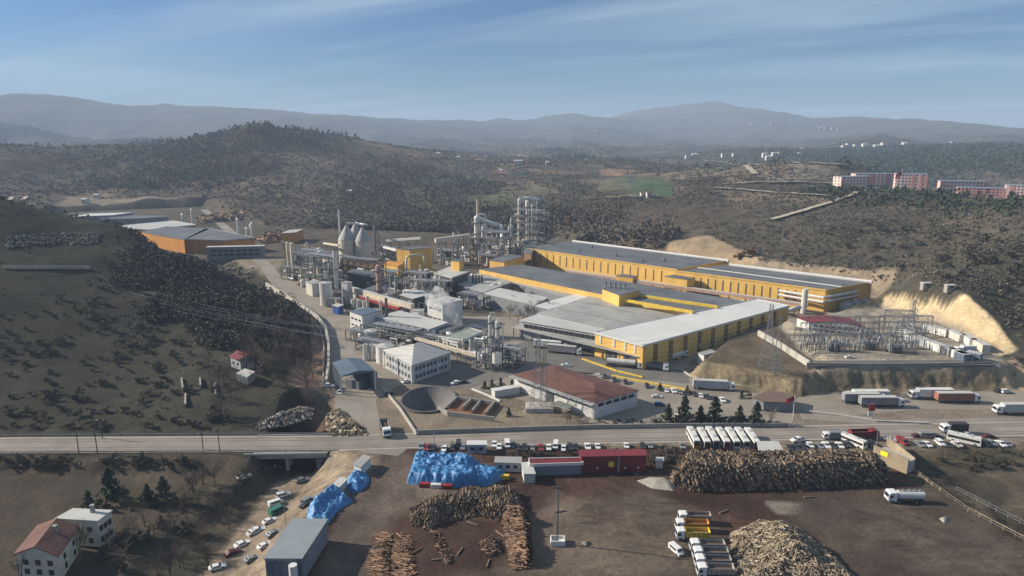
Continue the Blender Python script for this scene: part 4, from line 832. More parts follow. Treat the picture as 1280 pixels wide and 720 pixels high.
SL = ['domed silver process vessel amid the pipework','white equipment cabinet amid the pipework','horizontal grey drum on saddles amid the pipework','thin beige vent pipe with cowl amid the pipework','small pink gearbox with dark motor amid the pipework','silver pipe loop with red valve amid the pipework']
prS = [mk_small(i) for i in range(6)]; usedS = set()
ZONES = [([(360,350),(400,372),(430,360),(420,318),(380,312)], 50), ([(430,340),(470,350),(520,345),(480,318),(440,318)], 34), ([(440,395),(480,382),(520,400),(560,430),(500,435),(450,430)], 55), ([(480,362),(540,345),(590,345),(600,372),(560,400),(500,380)], 60), ([(540,335),(600,330),(650,328),(640,310),(580,310)], 45), ([(590,430),(600,465),(640,462),(645,440)], 8), ([(520,428),(560,440),(600,455),(600,440),(560,424)], 12)]
def inpoly(u, v, L):
    c = False
    for i in range(len(L)):
        (a, b), (e, f) = L[i], L[(i+1) % len(L)]
        if (b > v) != (f > v) and u < a+(v-b)*(e-a)/(f-b): c = not c
    return c
for L, cnt in ZONES:
    us = [p[0] for p in L]; vs_ = [p[1] for p in L]; k_ = 0
    while k_ < cnt:
        u = rn.uniform(min(us), max(us)); v = rn.uniform(min(vs_), max(vs_))
        if not inpoly(u, v, L): continue
        k_ += 1; i = rn.randrange(6); lab = SL[i]; g = SL[i].split(' amid')[0]+'s in the plant'; rz = R(rn.choice([-30, 60, -30, 150])+rn.uniform(-4, 4)); s_ = rn.uniform(.8, 1.5)
        if i not in usedS: usedS.add(i); o = prS[i]; o.location = P(u, v); o.rotation_euler = (0, 0, rz); o['label'] = lab; o['group'] = g; o.scale = (s_,)*3
        else: dup(prS[i], P(u, v), rz, lab, g, s_)
# basin and bunkers
bs = thing('settling_basin', 'round sunken concrete basin sloping to a rusty pit', 'basin', P(536,500)); k = M(); rx, ry = BASIN[2], BASIN[3]; n = 36
prof = [(1.06, 0.1), (1.06, .7), (1.0, .7), (0.97, .3), (.35, -5.2), (.0, -5.2)]
V = [];
for r_, z in prof:
    for i in range(n): a = 2*math.pi*i/n; V.append((r_*rx*math.cos(a), r_*ry*math.sin(a), z))
F = []
for j in range(len(prof)-1):
    for i in range(n): F.append((j*n+i, j*n+(i+1) % n, (j+1)*n+(i+1) % n, (j+1)*n+i))
k.add(V, F); BAS = k.build('basin_wall', BASM, bs)
k = M(); k.cyl((0,0,-5.15), (0,0,-5.05), rx*.35, n=20); k.build('sludge', RST, bs)
bw = thing('sludge_bunkers', 'row of open bunkers with low concrete walls beside the round basin', 'bunker', P(588,514))
for a, b in (((560,520),(618,527)),((548,513),(560,520)),((571,501),(560,511.5)),((590,502.5),(578,514)),((602,504),(590,518)),((618,507),(607,521)),((571,501),(625,508))):
    A = P(*a)-bw.location; B = P(*b)-bw.location; c = (A+B)/2; k = M(); k.box(c.x, c.y, 0, (B-A).length, .5, 1.7, math.atan2((B-A).y, (B-A).x)); k.build('bunker_wall', CON, bw)
k = M(); pl = [P(u, v)-bw.location for u, v in [(551,513),(571,502),(624,508),(612,525)]]; k.prism([(p.x, p.y) for p in pl], 0, .25); k.build('sludge', RST, bw)
# --- containers, cabins and sheds of the timber yard
def boxy(name, label, px, h, wall, roof, cat='container', z0=0, **k): return building(name, label, px, h, z0, wall, roof, cat=cat, **k)
boxy('shipping_container', 'white container with its lit end, left of the blue tarpaulin heap', [(442,580),(451,584),(463,572),(454,569)], 2.8, WHT, GRF)
boxy('shipping_container', 'grey office container just right of the big blue heap', [(619,578),(651,579),(651,571.5),(620,571)], 2.8, LGW, GRF, wins=[(0, 3, [1.6], 1.0, .9, GLS)])
boxy('shipping_container', 'pale container standing end on beside the long grey shed', [(655,592),(669,592),(664,578),(652,579)], 2.9, OWT, LRF)
building('yard_shed', 'long grey shed with a red edged roof', [(664,581),(727,579),(724,573),(663,574)], 3.4, wall=GREY, roof=MRF, cat='shed', trim=WHT)
rs, RL = building('yard_shed', 'dark red steel shed with a yellow sign on its front', [(727,571),(808,569.5),(805,561.5),(724,562.5)], 5.0, wall=MRF, roof=MRF, cat='shed')
rect_on(rs, RL, 0, .56, .59, 0, 4.6, 'door_post', GREY, .12)
a_ = Vector(RL[0]); b_ = Vector(RL[1])
sg = M(); c = a_.lerp(b_, .46); sg.cyl((c.x, c.y-.2, 2.6), (c.x, c.y-.3, 2.6), .95, n=14); sg.build('round_sign', YEP, rs)
for tt in (.25, .68, .88): c = a_.lerp(b_, tt); sg = M(); sg.box(c.x, c.y-.2, 1.2, .5, .15, .5); sg.build('wall_lamp', WHT, rs)
hut, HL = boxy('site_hut', 'small pale blue site hut between the parked cars', [(584,556),(608,556),(607,551),(585,551)], 2.9, LGW, WRF, cat='hut', wins=[(0, 2, [1.6], 1.3, 1.0, GLS)])
rect_on(hut, HL, 0, .45, .55, 0, 2.2, 'door', GREY, .1)
boxy('site_hut', 'small white cabin in the bushes right of the red shed', [(820,576),(829,576),(829,572),(821,572)], 2.4, WHT, LRF, cat='hut')
bs_, BL = building('workshop_shed', 'blue grey metal workshop with a flat pale roof at the bottom', [(331,697.5),(377.5,697.5),(409,649.5),(365,649.5)], 5.5, z0=0, wall=GREY, roof=mat('workshop_roof', (0.27,0.30,0.31), .55, var=.15, scale=.15, corr=.06), cat='shed')
for i in range(5): rect_on(bs_, BL, 0, .05+i*.19, .2+i*.19, .6, 4.6, 'roller_door', BRF, .1)
k = M(); c = Vector(BL[1]); k.cyl((c.x-1.4, c.y-2.0, 0), (c.x-1.4, c.y-2.0, 5.2), .9, n=14); k.build('dust_collector', WHT, bs_)
canS = thing('shelter', 'flat pale shelter roof at the end of the bus row', 'shelter', P(962,566))
SP = [P(u, v, 3.2)-canS.location for u, v in [(948,563.5),(980,563.5),(973,551.5),(946,551.5)]]; k = M(); k.prism([(p.x, p.y) for p in SP], 3.0, 3.25, True); k.build('roof', LRF, canS)
for p in SP: k = M(); k.box(p.x*.95, p.y*.95, 0, .2, .2, 3.0); k.build('post', STL, canS)
# --- blue tarpaulin heaps over stacked boards
def tarp(name, label, px, h, seed, group='blue tarpaulin heaps'):
    pts = [P(u, v) for u, v in px]; c = sum(pts, Vector())/len(pts); poly = [(p.x, p.y) for p in pts]
    x0 = min(p[0] for p in poly); x1 = max(p[0] for p in poly); y0 = min(p[1] for p in poly); y1 = max(p[1] for p in poly); st = .3
    gx, gy = np.meshgrid(np.arange(x0-1.5, x1+1.5, st), np.arange(y0-1.5, y1+1.5, st)); sh = gx.shape; x = gx.ravel(); y = gy.ravel()
    inner = np.zeros(len(x)); d_out = polydist(x, y, poly)
    e = np.full(len(x), 1e9)
    for i in range(len(poly)):
        ax, ay = poly[i]; bx, by = poly[(i+1) % len(poly)]; ex, ey = bx-ax, by-ay; t = np.clip(((x-ax)*ex+(y-ay)*ey)/(ex*ex+ey*ey), 0, 1); e = np.minimum(e, np.hypot(x-ax-t*ex, y-ay-t*ey))
    din = np.where(d_out > 0, 0, e)
    stacks = vnoise(x, y, 6.5, seed); lev = h*(.66+.26*np.tanh(4*stacks)+.1*np.tanh(5*vnoise(x, y, 3.1, seed+1)))
    fold = np.abs(fbm(x, y, 2.6, 3, seed+3)); rid = 1-np.abs(vnoise(x*.7+y*.7, x*.5-y*.5, 1.0, seed+9))
    z = lev*np.clip(din/1.6, 0, 1)**.6+(fold*.45+rid**4*.7+(1-np.abs(vnoise(x*.3+y*.9, y*.4-x*.9, .8, seed+4)))**4*.45-.35)*np.clip(din/.8, 0, 1); z = np.maximum(z, 0.0); z[d_out > .3] = -.3
    idx = np.arange(len(x)).reshape(sh); F = np.stack([idx[:-1, :-1], idx[:-1, 1:], idx[1:, 1:], idx[1:, :-1]], -1).reshape(-1, 4)
    keep = (z[F] > -.25).any(1); base = hz(c.x, c.y)
    o = npmesh(name, np.stack([x-c.x, y-c.y, z], -1), F[keep], BLU, None, True); o.location = (c.x, c.y, base); return tag(o, label, 'tarpaulin', group)
tarp('tarpaulin_heap', 'largest heap under bright blue tarpaulins in the middle of the yard', [(508,604),(519,568),(574,570),(584,577),(604,583),(630,585),(631,598),(612,607),(560,610),(520,606)], 3.2, 3)
tarp('tarpaulin_heap', 'blue tarpaulin heap behind the flat roofed workshop', [(384,652),(386,635),(416,611),(428,617),(441,626),(420,640),(409,656),(398,659)], 3.2, 8)
tarp('tarpaulin_heap', 'smallest blue tarpaulin heap up beside the white container', [(435,614),(433,600),(444,588),(460,594),(461,604),(448,616)], 2.6, 14)
boxy('flatbed_trailer', 'grey boxed trailer between the two left tarpaulin heaps', [(415,606),(424,609),(434,599),(425,597)], 2.2, OWT, LRF, cat='trailer')
for u, v, m_, lab in ((531,608,REDP,'red and white board pack at the left foot of the big blue heap'),(545,609,WHT,'white board pack at the foot of the big blue heap'),(559,610,REDP,'red board pack at the right foot of the big blue heap'),(630,598,YEP,'yellow crate between the blue heap and the log pile')):
    p = P(u, v); k = M(); k.box(0,0,0,3.0,1.4,.7); k.box(0,0,.72,2.8,1.3,.35); o = k.build('board_pack', m_); o.location = p; tag(o, lab, 'board pack')
# --- piles of timber
def logs(name, label, n, posf, lr, rr, m, dirf, group=None, sides=6, cat='log pile', seed=1):
    g = np.random.default_rng(seed); V = []; F = []; c0 = None
    P_, D_, L_, R_ = [], [], [], []
    for i in range(n):
        p, d = posf(g), None; P_.append(p); dd = dirf(g, p); D_.append(dd); L_.append(g.uniform(*lr)); R_.append(g.uniform(*rr))
    P_ = np.array(P_); D_ = np.array(D_); D_ /= np.linalg.norm(D_, axis=1)[:, None]; L_ = np.array(L_)[:, None]; R_ = np.array(R_)[:, None]
    up = np.tile([0, 0, 1.0], (n, 1)); up[np.abs(D_[:, 2]) > .9] = [1, 0, 0]; U = np.cross(D_, up); U /= np.linalg.norm(U, axis=1)[:, None]; Wv = np.cross(D_, U)
    rings = []
    for s_, f_ in ((-.5, 1.0), (.5, .85)):
        for k in range(sides):
            a = 2*math.pi*k/sides; rings.append(P_+D_*L_*s_+(U*math.cos(a)+Wv*math.sin(a))*R_*f_)
    V = np.stack(rings, 1).reshape(-1, 3); b = (np.arange(n)*2*sides)[:, None]
    Fq = []
    for k in range(sides): Fq.append(b+np.array([[k, (k+1) % sides, sides+(k+1) % sides, sides+k]]))
    if sides == 6:
        for o in (0, 6): Fq.append(b+np.array([[o, o+1, o+2, o+3]])); Fq.append(b+np.array([[o, o+3, o+4, o+5]]))
    else:
        for o in (0, sides): Fq.append(b+np.array([[o, o+1, o+2, o+3]]))
    F = np.stack(Fq, 1).reshape(-1, 4); c = P_.mean(0); c[2] = 0
    o = npmesh(name, V-c, F, m); o.location = c; return o
def mound(px, h, seed=0, pw=.7, edge=6.0, amp=.6):
    pts = [P(u, v) for u, v in px]; poly = [(p.x, p.y) for p in pts]; bx = (min(p[0] for p in poly), max(p[0] for p in poly), min(p[1] for p in poly), max(p[1] for p in poly))
    def f(x, y):
        x = np.atleast_1d(np.asarray(x, float)); y = np.atleast_1d(np.asarray(y, float)); dout = polydist(x, y, poly); e = np.full(len(x), 1e9)
        for i in range(len(poly)):
            ax, ay = poly[i]; bx_, by = poly[(i+1) % len(poly)]; ex, ey = bx_-ax, by-ay; t = np.clip(((x-ax)*ex+(y-ay)*ey)/(ex*ex+ey*ey), 0, 1); e = np.minimum(e, np.hypot(x-ax-t*ex, y-ay-t*ey))
        din = np.where(dout > 0, 0, e); return h*np.clip(din/edge, 0, 1)**pw*(1+.15*vnoise(x, y, 9, seed))+amp*fbm(x, y, 4, 2, seed)*np.clip(din/1.5, 0, 1)
    return poly, bx, f
def heap_core(name, px, h, m, label, cat, edge, pw, seed, st=.6, shrink=.35, amp=.6, group=None, kind='stuff'):
    poly, bx, f = mound(px, h, seed, pw, edge, amp); gx, gy = np.meshgrid(np.arange(bx[0]-1, bx[1]+1, st), np.arange(bx[2]-1, bx[3]+1, st)); sh = gx.shape; x = gx.ravel(); y = gy.ravel(); z = f(x, y)-shrink; z = np.maximum(np.where(polydist(x, y, poly) > 0, -.2, z), -.2)
    idx = np.arange(len(x)).reshape(sh); F = np.stack([idx[:-1, :-1], idx[:-1, 1:], idx[1:, 1:], idx[1:, :-1]], -1).reshape(-1, 4); keep = (z[F] > -.15).any(1)
    cx, cy = (bx[0]+bx[1])/2, (bx[2]+bx[3])/2; o = npmesh(name, np.stack([x-cx, y-cy, z], -1), F[keep], m, smooth=False); o.location = (cx, cy, 0); return o, poly, bx, f
def pile(name, label, px, h, n, lr, rr, m, dirf, edge, pw, seed, cat='log pile', core=LOGD, depth=.5, sides=6, amp=.6):
    """a heap of loose wood: dark core and thousands of pieces lying on it, all one heap"""
    root = thing(name, label, cat); co, poly, bx, f = heap_core('pile_core', px, h, core, None, None, edge, pw, seed, shrink=.8, amp=amp)
    g = np.random.default_rng(seed); X = []; need = n
    while need > 0:
        x = g.uniform(bx[0], bx[1], need*3); y = g.uniform(bx[2], bx[3], need*3); ok = polydist(x, y, poly) == 0; X.append(np.stack([x, y], -1)[ok][:need]); need -= len(X[-1])
    X = np.concatenate(X); z = f(X[:, 0], X[:, 1])-g.uniform(0, depth, n); gr = .8
    zx = (f(X[:, 0]+gr, X[:, 1])-f(X[:, 0]-gr, X[:, 1]))/(2*gr); zy = (f(X[:, 0], X[:, 1]+gr)-f(X[:, 0], X[:, 1]-gr))/(2*gr)
    it = iter(range(n)); st = {}
    def posf(gg): i = next(it); st['i'] = i; return (X[i, 0], X[i, 1], max(z[i], .15))
    def df(gg, p): i = st['i']; return dirf(gg, p, zx[i], zy[i])
    o = logs('piled_wood', None, n, posf, lr, rr, m, df, seed=seed, sides=sides)
    cl = co.location.copy(); root.location = (cl.x, cl.y, 0)
    for q_ in (co, o): q_.parent = root; q_.location = Vector(q_.location)-root.location; q_['kind'] = 'stuff'
    root['kind'] = 'stuff'; return root
def d_y(g, p, zx, zy): return (g.normal(.15, .38), -1, g.normal(0, .22)+(-zy*.12))
def d_any(g, p, zx, zy):
    a = g.uniform(0, 6.28); dx, dy = math.cos(a), math.sin(a); return (dx, dy, dx*zx+dy*zy+g.normal(0, .25))
pile('log_pile', 'long high wall of stacked round logs behind the yard', [(838,604),(848,588),(872,583),(940,583),(1010,584),(1085,586),(1108,594),(1110,603),(1060,608),(960,612),(870,614)], 6.2, 4600, (1.8,3.0), (.16,.34), LOGM, d_y, 3.0, .5, 5, depth=1.2)
def d_side(g, p, zx, zy): return (g.normal(0, .25), -1, g.normal(0, .15))
pile('log_pile', 'curved brown log pile around the dark yard corner, upper arm', [(515,654),(513,640),(540,626),(590,615),(630,612),(650,622),(655,650),(632,652),(600,642),(560,650),(535,660)], 3.0, 2600, (2.0,3.2), (.12,.24), LOGM, d_side, 4.5, .6, 6, depth=1.0, amp=1.1)
def d_x(g, p, zx, zy): return (-1, g.normal(.0, .45), g.normal(0, .2))
pile('log_pile', 'tall log stack running down the right side of the curved pile', [(632,648),(655,644),(660,690),(660,708),(645,712),(640,690)], 4.4, 1500, (2.0,3.0), (.12,.24), LOGB, d_x, 3.2, .6, 7, depth=1.2, amp=1.0)
pile('wood_chunk_pile', 'pale mound of split wood chunks at the bottom right', [(912,668),(938,657),(975,652),(1000,662),(1040,695),(1075,730),(1090,760),(900,760),(918,700)], 8.5, 9000, (.6,1.5), (.10,.24), CHIP, d_any, 15, .8, 12, cat='wood pile', depth=.8, sides=4, core=CHIP, amp=.8)
for lab, L, h, n in (('left of the two low pale rows of logs on the bark',[(464,690),(480,686),(486,760),(462,760)],.7,260),('right of the two low pale rows of logs on the bark',[(494,668),(508,668),(522,760),(492,760)],.8,380),('short upright cluster of logs above the left row',[(470,668),(488,666),(486,682),(470,684)],1.2,90),
    ('thin scatter of light logs in the middle of the bark yard',[(540,664),(550,668),(566,704),(556,704)],.7,110),('small heap of crossed logs by the curved pile',[(600,678),(614,672),(626,690),(612,696)],1.6,130),('small heap of orange offcuts in front of the long log wall',[(990,608),(1003,607),(1010,613),(995,615)],.9,80)):
    pile('log_row', lab, L, h, n, (1.6,2.8), (.09,.18), LOGB if 'orange' not in lab else AUT, (d_x if 'row' in lab else d_any), 2.0, .5, len(lab), cat='log row', depth=.5)
o, *_ = heap_core('sand_heap', [(795,601),(812,596),(832,597),(845,606),(842,614),(815,611)], 3.0, SAND, '', '', 7, 1.0, 4, st=.4, shrink=0, amp=.15); tag(o, 'smooth pale sand heap at the left end of the log wall', 'sand heap')
for u, v, s_ in ((1180,650,1.0),(733,680,1.1),(796,593,.8)):
    p = P(u, v); w = 6; o, *_ = heap_core('earth_mound', [(u-7,v-2),(u+2,v-4),(u+7,v),(u,v+4)], 1.5*s_, SAND if u > 1000 else RUB, '', '', 2.5, .8, 4, st=.3, shrink=0, amp=.3); tag(o, {1180:'small pale mound alone on the right of the yard', 733:'dark mound beside the lamp mast', 796:'low mound behind the sand heap'}[u], 'mound')
# rubble by the gate and ramp
for i, (u, v, a) in enumerate(((530,600+50,20),(575,690,70),(590,655,-30),(548,700,10),(520,690,50),(610,705,80),(700,640,15),(625,668,-50),(905,640,30),(1012,622,5))):
    p = P(u, v); k = M(); L = 3.2; k.cyl((-L/2,0,.2), (L/2,0,.2), .2, .14, n=7); o = k.build('loose_log', LOGM); o.location = p; o.rotation_euler = (0,0,R(a)); tag(o, 'single pale log lying loose on the dark bark yard', 'log', 'loose logs on the yard')
pile('rubble_heap', 'long heap of grey rubble and scrap below the left slope', [(318,532),(350,516),(378,508),(394,512),(388,524),(355,533),(322,538)], 1.8, 900, (.5,1.8), (.15,.5), RUB, d_any, 6, .7, 31, cat='rubble heap', sides=4, core=RUB, depth=.5)
pile('rubble_heap', 'bank of tan rocks between the gate road and the underpass', [(408,520),(425,512),(452,535),(458,545),(410,545)], 2.0, 500, (.5,1.6), (.2,.6), CHIP, d_any, 4, .7, 32, cat='rubble heap', sides=4, core=SAND, depth=.4)
# loading ramp at the end of the log wall
rp = thing('loading_ramp', 'pale timber loading ramp with a yellow mark beside the log wall', 'ramp', P(1115,580)); q4 = [P(u, v)-rp.location for u, v in [(1090,574),(1133,592),(1142,588),(1108,560)]]; k = M()
k.prism([(p.x, p.y) for p in q4], 0, [3.0, 3.6, 3.4, 0.4]); k.build('deck', CNL, rp)
A, B = q4[0], q4[1]; d = B-A; k = M(); c = (A+B)/2; k.box(c.x, c.y-.2, 0, d.length, .35, 4.6, math.atan2(d.y, d.x)); k.build('side_wall', CHIP, rp)
k = M(); c = A.lerp(B, .3); k.box(c.x, c.y-.55, 2.6, 2.2, .2, 1.4, math.atan2(d.y, d.x)); k.build('yellow_mark', mat('bright_yellow', (.8,.75,.03), .5), rp)
A, B = q4[3], q4[2]; d = B-A; c = (A+B)/2; k = M(); k.box(c.x, c.y, 1, d.length, .3, 2.8, math.atan2(d.y, d.x)); k.build('side_wall', CHIP, rp)

# ------------------------------------------------------------------ vehicles (forward = +X, origin on the ground)
def wheels(t_, xs, w, r=.33, name='wheel', tw=.24):
    me = None
    for x in xs:
        for s_ in (-1, 1):
            if me is None: k = M(); k.cyl((0, -tw/2, 0), (0, tw/2, 0), r, n=10); o = k.build(name, TYR, t_); me = o.data; h = M(); h.cyl((0, -tw/2-.01, 0), (0, tw/2+.01, 0), r*.55, n=8); hub = h.build('rim', STL, o); hm_ = hub.data
            else:
                o = bpy.data.objects.new(name, me); COL.objects.link(o); o.parent = t_; hub = bpy.data.objects.new('rim', hm_); COL.objects.link(hub); hub.parent = o
            o.location = (x, s_*(w/2-.1), r)
def extr(k, prof, w, taper=None):
    """side profile [(x,z)] extruded across the width; taper: z above which the width shrinks"""
    n = len(prof); V = []
    for s_ in (-1, 1):
        for x, z in prof: ww = w/2*(1 if not taper or z < taper[0] else taper[1]); V.append((x, s_*ww, z))
    F = [(i, (i+1) % n, n+(i+1) % n, n+i) for i in range(n)]+[tuple(range(n-1, -1, -1)), tuple(range(n, 2*n))]; k.add(V, F); return k
def car_proto(kind, c):
    m = CARC[c]; t_ = thing('parked_car', 'x', 'car'); L = 4.4 if kind != 'pickup' else 5.0; w = 1.78
    if kind == 'van': t_['category'] = 'van'; t_.name = 'parked_van'
    if kind == 'van':
        k = M(); extr(k, [(-2.6,.3),(2.5,.3),(2.6,.9),(1.9,1.2),(1.45,1.98),(-2.5,2.05),(-2.6,1.6)], 1.95, (1.5,.93)); k.build('body', m, t_)
        k = M(); k.add([(1.93,-.82,1.24),(1.93,.82,1.24),(1.52,.8,1.9),(1.52,-.8,1.9)], [(0,1,2,3)]); [k.add([(1.3,s_*.985,1.15),(-1.9,s_*.985,1.15),(-1.9,s_*.93,1.78),(1.2,s_*.93,1.78)], [(0,1,2,3)]) for s_ in (-1,1)]; k.add([(-2.6,-.8,1.2),(-2.6,.8,1.2),(-2.57,.75,1.75),(-2.57,-.75,1.75)], [(0,1,2,3)]); k.build('windows', GLS, t_); wheels(t_, (1.6,-1.7), 1.95, .34)
    else:
        hi = 1.44 if kind == 'car' else 1.68; k = M()
        if kind == 'pickup': pr = [(-2.5,.35),(2.4,.35),(2.5,.8),(1.3,1.02),(.6,1.7),(-.7,1.72),(-.9,1.05),(-2.5,1.05)]
        elif kind == 'suv': pr = [(-2.15,.35),(2.1,.35),(2.2,.85),(1.1,1.05),(.45,1.64),(-1.8,1.68),(-2.15,1.1)]
        else: pr = [(-2.2,.28),(2.15,.28),(2.2,.68),(1.0,.93),(.3,1.4),(-1.1,1.43),(-1.75,1.0),(-2.2,.92)]
        extr(k, pr, w, (1.15,.84)); k.build('body', m, t_)
        k = M()
        if kind == 'car': k.add([(.98,-.78,.97),(.98,.78,.97),(.36,.7,1.38),(.36,-.7,1.38)], [(0,1,2,3)]); k.add([(-1.7,-.75,1.05),(-1.7,.75,1.05),(-1.17,.7,1.4),(-1.17,-.7,1.4)], [(0,1,2,3)]); [k.add([(.8,s_*.90,.95),(-1.45,s_*.90,.98),(-1.05,s_*.76,1.37),(.25,s_*.76,1.36)], [(0,1,2,3)]) for s_ in (-1,1)]
        elif kind == 'suv': k.add([(1.06,-.78,1.08),(1.06,.78,1.08),(.52,.7,1.6),(.52,-.7,1.6)], [(0,1,2,3)]); k.add([(-2.15,-.75,1.15),(-2.15,.75,1.15),(-1.88,.7,1.6),(-1.88,-.7,1.6)], [(0,1,2,3)]); [k.add([(.9,s_*.90,1.08),(-1.9,s_*.90,1.1),(-1.7,s_*.76,1.6),(.4,s_*.76,1.58)], [(0,1,2,3)]) for s_ in (-1,1)]
        else: k.add([(1.26,-.78,1.06),(1.26,.78,1.06),(.68,.7,1.65),(.68,-.7,1.65)], [(0,1,2,3)]); [k.add([(1.0,s_*.90,1.08),(-.6,s_*.90,1.08),(-.6,s_*.76,1.62),(.6,s_*.76,1.62)], [(0,1,2,3)]) for s_ in (-1,1)]; k.box(-1.65,0,1.06,1.5,1.4,.02)
        k.build('windows', GLS, t_); wheels(t_, (1.35,-1.35), w, .33)
    for s_ in (-1, 1): k = M(); k.box(2.2, s_*.62, .6, .08, .35, .16); k.build('headlight', WHT, t_)
    return t_
cc_ = {}
def car(u, v, c='w', kind='car', rz=-90, label=None, group=None):
    p = G(u, v); key = (kind, c)
    if key not in cc_: o = cc_[key] = car_proto(kind, c); o.location = p; o.rotation_euler = (0, 0, R(rz)); o['label'] = label; o['group'] = group or 'cars'
    else: o = dup(cc_[key], p, R(rz), label, group)
    q_ = .86+.08*math.sin(u*7.3); o.scale = (q_, q_, q_)
    return o
def row(items, where, group, rz, jit=6):
    g = random.Random(len(items)*7+int(items[0][0])); cnt = {}
    for it in items: cnt[it[2]] = cnt.get(it[2], 0)+1
    seen = {}
    items = sorted(items, key=lambda e: e[0])
    for it in items:
        u, v, c = it[:3]; kind = it[3] if len(it) > 3 else 'car'; r_ = it[4] if len(it) > 4 else rz; seen[c] = seen.get(c, 0)+1; nm = {'car':'car','suv':'estate car','van':'van','pickup':'pickup'}[kind]
        if cnt[c] == 1: lab = 'the one %s %s in %s' % (CNAME[c], nm, where)
        else: lab = '%s %s, %s %s one from the left in %s' % (CNAME[c], nm, ORD[seen[c]-1], {'g':'grey'}.get(c, CNAME[c]), where)
        car(u, v, c, kind, r_+g.uniform(-jit, jit), lab, group)
row([(527,560,'g'),(534,561.5,'r'),(541,561,'d'),(555.6,562.5,'w'),(566,561,'d'),(579,561,'g','suv'),(618,557,'w'),(624,560,'w'),(634,557.5,'w','van'),(641,558,'d'),(648,561,'d'),(656,561,'d'),(666,561,'g'),(676,561.5,'r'),(686,561,'w'),(694.5,559,'w','van'),(704.5,562,'w'),(713,560,'d'),(719.5,560,'d'),(734.5,560,'w'),(747,559.5,'w'),(783,558.5,'w'),(803,558.5,'d'),(813,558.5,'g'),(853,559,'g'),(573,558,'d','van')], 'the row behind the sheds', 'cars behind the sheds', -92)
row([(995,561,'d'),(1003,560,'d'),(1012.7,558,'w'),(1025,559,'g'),(1033,558.5,'w'),(1041,559,'d'),(1049.6,558.5,'w'),(1058,557,'d'),(1079,556,'b'),(1088,557,'d','suv'),(1112,551,'w','car',-25),(997,552,'w','pickup',-170),(987,561,'d'),(1073,558,'d')], 'the row above the logs', 'cars above the log wall', -92)
row([(1128,554,'r','van',-80),(1150,557,'g'),(1159,557,'w'),(1175,556,'w','suv'),(1184,557.5,'d'),(1196,557,'w'),(1239,556,'g','suv'),(1251,556.5,'w'),(1259,556.5,'g'),(1147,546.5,'m','car',0),(1158,546.8,'g','van',0),(1171,547,'d','car',0),(1209,544.5,'w','car',0),(1236,547,'m','car',0),(1231,556,'d')], 'the parking beyond the ramp', 'cars right of the ramp', -88)
row([(749,471,'w','car',-20),(756,472,'d'),(768,476,'d'),(782,479,'d','suv'),(809,484,'d','suv'),(825.5,487,'d'),(833,489.5,'w'),(842,490,'w'),(850,491.5,'g'),(858,492.5,'d'),(868,494,'d'),(876,496,'w'),(884,497.5,'d'),(893,500,'d'),(903,501.5,'w'),(821,497,'w','car',-10),(824.5,507,'b','suv',-5),(845.5,522,'w','car',80),(900,526,'d','car',0),(917,525,'d','car',0),(927,525,'d','car',0)], 'the works car park', 'cars in the works car park', -92)
row([(305,598,'w'),(303,682,'w'),(272,711,'w','car',35),(318,667,'w'),(291,693,'m'),(354,621,'w','suv'),(345,631,'w','van'),(347,641,'n','van'),(337,653,'w'),(322,664.5,'w'),(342,669,'g'),(331,684,'w'),(316,701,'g'),(385,628,'g','suv',60),(383,633,'d','car',60),(405,577,'d','car',20),(384,572,'d','car',0),(347,573,'w','car',0),(326,590,'d','car',15),(342,586.5,'d','car',10),(378,602,'g','car',30)], 'the dirt track group', 'cars along the dirt track', 40, 12)
row([(569,480,'w','car',-150),(578,479,'d','car',-160),(706.7,458,'w','car',170),(508,478,'w','car',40),(678,455,'y','car',20),(487,493,'d','car',40)], 'the yard around the office', 'cars near the office', 0)
row([(410,484,'w','pickup',0),(422,487,'d','car',-80),(424,492,'w','pickup',-70),(462,486,'g','car',-80)], 'the group at the works gate', 'vehicles at the gate', 0)
row([(1062,448,'w','car',0),(1249,490,'d','car',10),(1257,491,'w','suv',5),(1213,437,'w','pickup',-20)], 'the lorry park edge', 'cars by the substation', 0)
row([(286,337,'w'),(294,337,'w'),(302,336,'d'),(282,340,'g'),(311,342,'w'),(316,336,'w')], 'the far lot at the valley hall', 'cars at the valley hall', 20)

